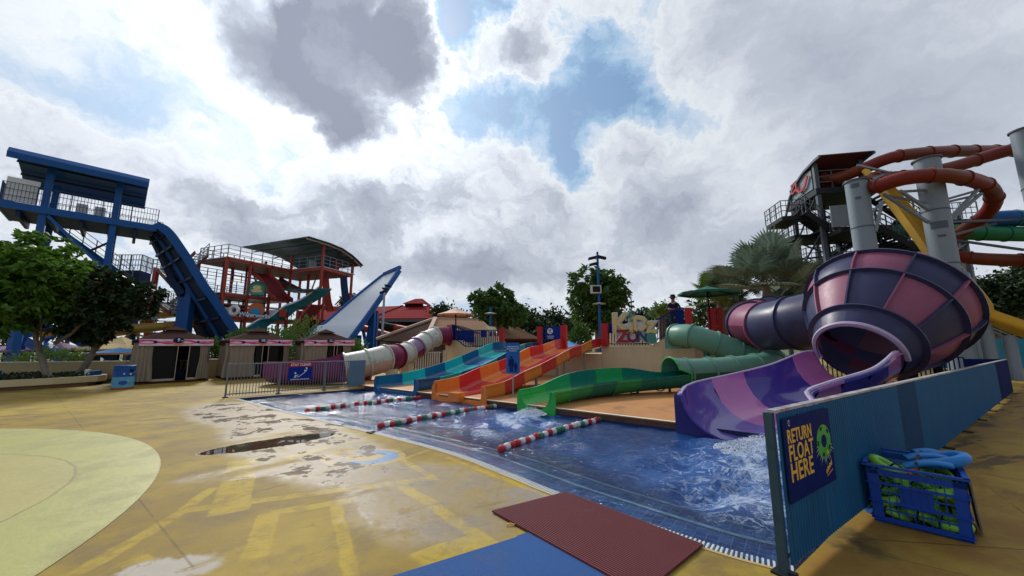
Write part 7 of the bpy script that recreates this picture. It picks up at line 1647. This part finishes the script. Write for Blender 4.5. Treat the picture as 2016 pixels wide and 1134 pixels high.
def leaf_mesh(name, base, dirs, size, width, m, parent=None, origin=(0, 0, 0), rs=None, droop=.15):
    """one folded leaf (two quads) per row of base/dirs"""
    n_ = len(base); d_ = dirs / np.linalg.norm(dirs, axis=1, keepdims=True); rnd = rs.normal(size=(n_, 3)); s_ = np.cross(d_, rnd); s_ /= np.linalg.norm(s_, axis=1, keepdims=True) + 1e-9
    nn_ = np.cross(s_, d_); L = (size * rs.uniform(.7, 1.25, n_))[:, None]; w = L * width
    tipv = d_ * L; tipv[:, 2] -= (L[:, 0] * droop); mid = d_ * L * .55 + nn_ * L * .05
    v = np.stack([base, base + mid + s_ * w * .5 - nn_ * L * .06, base + tipv, base + mid - s_ * w * .5 - nn_ * L * .06], 1).reshape(-1, 3) - np.array(origin)
    me = bpy.data.meshes.new(name); me.vertices.add(n_ * 4); me.vertices.foreach_set('co', v.ravel()); me.loops.add(n_ * 4); me.loops.foreach_set('vertex_index', np.arange(n_ * 4)); me.polygons.add(n_); me.polygons.foreach_set('loop_start', np.arange(n_) * 4)
    me.materials.append(M[m]); me.update(calc_edges=True); me.validate()
    o = bpy.data.objects.new(name, me); COL.objects.link(o)
    if parent is not None: o.parent = parent
    else: o.location = origin
    return o
def tree(px, ybase_Y, crown, seed, label, leaf='leaf_mid', bark='bark', ncl=420, lpc=16, size=.24, base=None, tr=.13, lean=(0, 0), group=None, rosette=True, name='tree', kind='broadleaf', inner=.35, tpx=None, lobes=7):
    """crown: (px, py, rx px, rz px) at depth Y"""
    Y = ybase_Y; rs = np.random.RandomState(seed); cpx, cpy, rpx, rpz = crown; c = P(cpx, cpy, Y); k_ = Y / FPX; R = np.array([rpx * k_, rpx * k_ * .9, rpz * k_])
    b = Vector(base) if base is not None else V3(c.x, c.y, 0)
    root = thing(name, label, 'tree', b, group); org = np.array(b)
    # lobes: sub-crowns
    lob = []
    for i in range(lobes):
        d_ = rs.normal(size=3); d_[2] = d_[2] * .8 + .1; d_ /= np.linalg.norm(d_); q = rs.uniform(.35, .62); lob.append((np.array(c) + d_ * R * q, R * rs.uniform(.38, .56)))
    lob.append((np.array(c), R * .62)); cents = []; axes_ = []
    for i in range(ncl):
        lc, lr = lob[rs.randint(len(lob))]; d_ = rs.normal(size=3); d_ /= np.linalg.norm(d_); q = rs.uniform(.82, 1.02) if rs.rand() > inner else rs.uniform(.35, .85); cents.append(lc + d_ * lr * q); a = d_ * .8 + np.array([0, 0, .7]) + rs.normal(size=3) * .25; axes_.append(a / np.linalg.norm(a))
    cents = np.array(cents); axes_ = np.array(axes_)
    B = np.repeat(cents, lpc, 0); A = np.repeat(axes_, lpc, 0); rnd = rs.normal(size=B.shape); rnd -= A * (rnd * A).sum(1, keepdims=True); rnd /= np.linalg.norm(rnd, axis=1, keepdims=True)
    el_ = rs.uniform(-.25, 1.2, len(B))[:, None]; D_ = rnd + A * el_; B = B + (rs.normal(size=B.shape) * size * (.12 if rosette else .8))
    leaf_mesh('crown', B, D_, size, .42 if rosette else .5, leaf, root, org, rs)
    # trunk and limbs
    top = Vector(np.array(c) - np.array([0, 0, R[2] * .35])); mid = b.lerp(top, .5) + V3(lean[0], lean[1], 0)
    pts = sp3([b, b.lerp(mid, .5) + V3(lean[0] * .3, 0, 0), mid, top], 5); MB().tube(pts, [tr * (1.35 - .9 * i / len(pts)) if i else tr * 1.7 for i in range(len(pts))], 9).build('trunk', bark, root); tk = [c_ for c_ in root.children if c_.name.startswith('trunk')][0]
    mb = MB()
    for i in range(9):
        lc, lr = lob[i % len(lob)]; st = pts[int(len(pts) * rs.uniform(.5, .95)) - 1]; en = Vector(lc); m_ = st.lerp(en, .5) + Vector(rs.normal(size=3) * .12); mb.tube(sp3([st, m_, en], 3), [tr * .5, tr * .42, tr * .34, tr * .28, tr * .22, tr * .16, tr * .10], 6)
    mb.build('limbs', 'bark', tk); return root
b1 = V3(-18.35, 15.0, .3); b2 = V3(-18.5, 16.15, .3)
tree(60, 15.0, (60, 564, 135, 124), 11, 'bright green broadleaf tree in the planter at the left edge', 'leaf_bright', 'bark_pale', 900, 22, .30, b1, .095, lobes=11)
tree(205, 16.0, (203, 588, 86, 94), 12, 'darker bushy tree in the planter with leaning pale trunk', 'leaf_dark', 'bark_pale', 950, 24, .24, b2, .105, (.25, 0), lobes=10, inner=.5)
mb = MB(); a = b1 + V3(0, 0, 1.4); mb.tube(sp3([a, a + V3(.5, .1, .4), a + V3(1.0, .2, 1.3), a + V3(1.3, .2, 2.2)], 4), [.08, .075, .07, .065, .06, .06, .055, .05, .05, .045, .04, .04, .03], 7)
limb = mb.build('limb', 'bark', [o for o in COL.objects if o.name == 'tree'][0])
tree(985, 27.5, (984, 606, 56, 48), 21, 'green tree with knobbly crown behind the left slide platform', 'leaf_mid', 'bark', 300, 16, .42, None, .2, lobes=10, inner=.25)
tree(1175, 25.5, (1174, 592, 74, 64), 22, 'large green tree beside the tall blue lamp post', 'leaf_mid', 'bark', 460, 16, .42, None, .24, lobes=12, inner=.25)
FAR = [((1030, 640, 34, 32), 40), ((1092, 645, 42, 34), 42), ((1140, 650, 36, 30), 44), ((1062, 655, 30, 22), 38), ((880, 622, 28, 20), 48), ((905, 632, 26, 18), 50), ((1225, 640, 30, 22), 46), ((1262, 630, 24, 16), 50), ((1300, 622, 30, 16), 48), ((1335, 632, 34, 26), 44), ((950, 645, 30, 22), 44), ((690, 596, 18, 7), 60), ((1420, 620, 50, 40), 34), ((280, 612, 30, 18), 60), ((140, 640, 60, 30), 50), ((20, 650, 60, 30), 50)]
WD_ = ['dark rounded', 'broad dark', 'tall dark', 'low dark', 'small', 'low', 'distant', 'faint', 'flat topped', 'bushy', 'half hidden', 'distant sliver of', 'shadowy', 'distant', 'spreading', 'low spreading']
PL_ = ['between the left big tree and the no running sign', 'behind the red post of the no running sign', 'behind the trunk of the lamp post tree', 'low between the two big trees', 'behind the peach parasol', 'right of the peach parasol', 'above the word sign at its left', 'above the middle of the word sign', 'right of the word sign on the skyline', 'left of the lifeguard', 'behind the blue lamp post', 'above the red annex roof', 'behind the green parasol', 'left of the drop slide foot', 'behind the second tree trunk', 'behind the first tree trunk']
for i, (cr, Y) in enumerate(FAR): tree(0, Y, cr, 40 + i, '%s tree %s' % (WD_[i], PL_[i]), 'leaf_far' if i not in (8, 9) else 'leaf_mid', 'bark', 130, 14, .55, None, .2, rosette=False, group='trees on the skyline', lobes=6, name='background_tree')
for i, (cr, Y) in enumerate((((1945, 585, 62, 62), 27), ((2020, 570, 60, 60), 26), ((1915, 640, 40, 40), 30), ((1985, 640, 50, 40), 30), ((1890, 600, 30, 50), 33))): tree(0, Y, cr, 70 + i, ['tall dark tree between the bowl and the lower rust tube', 'tall dark tree cut off by the right frame edge', 'low dark tree just above the yellow trough', 'dark tree above the teal tarp at the right', 'dark tree tight behind the right edge of the bowl'][i], 'leaf_far', 'bark', 260, 16, .38, None, .25, rosette=False, group='dark trees beyond the teal tarp', lobes=8, name='background_tree')
# shrubs
def shrub(px, py, Y, w, h, seed, label, leaf='leaf_mid'):
    c = P(px, py, Y); rs = np.random.RandomState(seed); n_ = 1400; d_ = rs.normal(size=(n_, 3)); d_ /= np.linalg.norm(d_, axis=1, keepdims=True); b = V3(c.x, c.y, 0); H_ = h
    B = np.array([c.x, c.y, max(.2, c.z - H_ * .3)]) + d_ * np.array([w, w, H_]) * rs.uniform(.4, 1, (n_, 1)) * (1 + .25 * np.sin(d_[:, :1] * 7) * np.cos(d_[:, 2:] * 5)); B[:, 2] = np.maximum(B[:, 2], .05)
    root = thing('shrub', label, 'shrub', b, 'shrubs around the cabanas'); leaf_mesh('foliage', B, d_ + np.array([0, 0, .5]), .22, .4, leaf, root, np.array(b), rs); MB().cyl(b, V3(c.x, c.y, c.z), .05, .03, 6).build('stem', 'bark', root)
shrub(540, 668, 21.5, 1.3, 1.0, 1, 'leafy shrub between cabana ten and the teal chute'); shrub(592, 656, 24, 1.1, 1.7, 2, 'tall palm like shrub right of the small blue canopy', 'leaf_palm2'); shrub(697, 692, 23, .8, 1.0, 3, 'yellow green shrub right of cabana eleven', 'leaf_palm2'); shrub(418, 690, 22, .5, 1.0, 4, 'narrow shrub in the gap right of cabana nine')
shrub(100, 705, 19.5, 1.6, .7, 5, 'low shrub behind the wall between the trunks', 'leaf_palm2'); shrub(475, 665, 24, .9, .8, 6, 'dark shrub above the roof of cabana ten'); shrub(1140, 660, 21, .6, 1.0, 8, 'shrub below the lamp post tree behind the orange slide top', 'leaf_mid')
# planter ground cover
rs = np.random.RandomState(5); xs_ = rs.uniform(-30, -16, 26000); ys_ = rs.uniform(8, 18, 26000); ok = inpoly(xs_, ys_, HEDGE_POLY); B = np.stack([xs_[ok], ys_[ok], .30 + rs.uniform(0, .12, ok.sum()) * (1 + .6 * np.sin(xs_[ok] * 3) * np.sin(ys_[ok] * 2.4))], 1)
o = leaf_mesh('ground_cover', B, rs.normal(size=B.shape) * .6 + np.array([0, 0, .8]), .16, .4, 'leaf_dark', None, (-20, 13, .3), rs); tag(o, 'dark green ground cover plants filling the planter', 'plants', kind='stuff')
# fan palms
def fan_palm(c, base, nfr, pet, rad_, seed, label, leaf, nb_=34):
    rs = np.random.RandomState(seed); root = thing('fan_palm', label, 'palm', base, None); org = np.array(base); mbp = MB(); V_ = []; F_ = []
    for i in range(nfr):
        g = i * 2.39996; z = 1 - 1.35 * (i + .5) / nfr; rr = math.sqrt(max(0, 1 - z * z)); d_ = np.array([math.cos(g) * rr, math.sin(g) * rr, z + .12]) + rs.normal(size=3) * .08; d_ /= np.linalg.norm(d_); L = pet * rs.uniform(.8, 1.15)
        hub = np.array(c) + d_ * L - np.array([0, 0, .12 * (1 - z)]); mbp.tube([Vector(c), Vector(np.array(c) + d_ * L * .5 + np.array([0, 0, .06])), Vector(hub)], [.04, .03, .022], 5)
        s_ = np.cross(d_, [0, 0, 1]); s_ /= np.linalg.norm(s_) + 1e-9; u_ = np.cross(s_, d_); tilt = rs.uniform(-.5, .5); s2 = s_ * math.cos(tilt) + u_ * math.sin(tilt); u2 = np.cross(s2, d_); R_ = rad_ * rs.uniform(.85, 1.12)
        # blade plane: spans s2 and a mix of d and u
        f_ = d_ * .8 + u2 * rs.uniform(-.1, .6); f_ /= np.linalg.norm(f_); nr_ = np.cross(s2, f_)
        for k in range(nb_):
            a = (k / (nb_ - 1) - .5) * rad(290); r1 = R_ * (1 - .18 * abs(k / (nb_ - 1) - .5) * 2) * rs.uniform(.93, 1.04); w = R_ * .062; dr = math.cos(a) * f_ + math.sin(a) * s2; pr = -math.sin(a) * f_ + math.cos(a) * s2
            b0 = hub; m_ = hub + dr * r1 * .60 + nr_ * .10 * R_; t_ = hub + dr * r1 + nr_ * .06 * R_ - np.array([0, 0, .05 * R_]); fold = nr_ * w * .35
            q = len(V_); V_ += [b0, m_ + pr * w + fold, t_, m_ - pr * w + fold]; F_.append((q, q + 1, q + 2, q + 3))
    me = bpy.data.meshes.new('fronds'); me.from_pydata((np.array(V_) - org).tolist(), [], F_); me.materials.append(M[leaf]); o = bpy.data.objects.new('fronds', me); COL.objects.link(o); o.parent = root
    mbp.build('stalks', 'bark', root); b = Vector(base); pts = [b.lerp(Vector(c), k / 6) for k in range(7)]; MB().tube(pts, [.30, .25, .24, .23, .22, .24, .16], 12).build('trunk', 'bark', root)
c = P(1508, 562, 19.5); fan_palm(tuple(c), (c.x, c.y, 0), 30, 1.75, 1.35, 3, 'large silvery fan palm in front of the grey stair tower', 'leaf_palm')
c = P(1418, 590, 22); fan_palm(tuple(c), (c.x, c.y, 0), 24, 1.15, .95, 4, 'smaller greener fan palm behind the dark green parasol', 'leaf_palm2')
c = P(1302, 618, 24); fan_palm(tuple(c), (c.x, c.y, 0), 12, .5, .5, 5, 'small light green palm left of the lifeguard', 'leaf_palm2')
c = P(1575, 600, 21); fan_palm(tuple(c), (c.x, c.y, 0), 20, 1.1, .95, 6, 'low fan palm between the silvery palm and the bowl', 'leaf_palm')
def feather_palm(px, py, Y, R_, seed, label):
    c = P(px, py, Y); rs = np.random.RandomState(seed); b = V3(c.x, c.y, 0); root = thing('feather_palm', label, 'palm', b); Bs = []; Ds = []; mbp = MB()
    for i in range(12):
        a = i * 2.4; st = np.array(c); d_ = np.array([math.cos(a), math.sin(a), .75]); pts = [st + d_ * R_ * t * .75 - np.array([0, 0, R_ * .85 * t * t]) for t in np.linspace(0, 1, 9)]; mbp.tube([Vector(p) for p in pts], .03, 4)
        for j in range(1, 9):
            for s_ in (-1, 1):
                for q in range(3): Bs.append(pts[j] * (1 - q / 3) + pts[j - 1] * q / 3); Ds.append(np.array([-math.sin(a) * s_, math.cos(a) * s_, -.5]) + d_ * .3)
    leaf_mesh('fronds', np.array(Bs), np.array(Ds), R_ * .3, .14, 'leaf_far', root, np.array(b), rs); mbp.build('stalks', 'bark', root); MB().cyl(b, c, .16, .12, 8).build('trunk', 'bark', root)
feather_palm(306, 602, 55, 2.4, 1, 'distant feathery palm on the skyline left of the drop slide')
# tiny yellow tie on the deck by the maroon mat
p = G(1005, 1036); mb = MB(); mb.tube([p + V3(-.04, 0, .012), p + V3(0, .01, .02), p + V3(.03, .0, .012), p + V3(.05, .02, .014)], .007, 6); o = mb.build('cable_tie', 'sign_yellow', origin=p); tag(o, 'small yellow tie lying on the deck beside the maroon mat', 'tie')
for i, (px, py) in enumerate(((728, 853), (668, 838))):
    p = G(px, py); mb = MB(); mb.box(p + V3(0, 0, .012), (.16, .05, .02), (V3(.8, -.6, 0), V3(.6, .8, 0), V3(0, 0, 1))); mb.box(p + V3(.05, .03, .02), (.07, .04, .03)); o = mb.build('drain_clip', 'dark_steel' if i == 0 else 'rim_pale', smooth=False, origin=p); tag(o, 'small dark metal clip at the curved pool edge' if i == 0 else 'small pale metal clip at the pool edge near the puddle', 'clip')
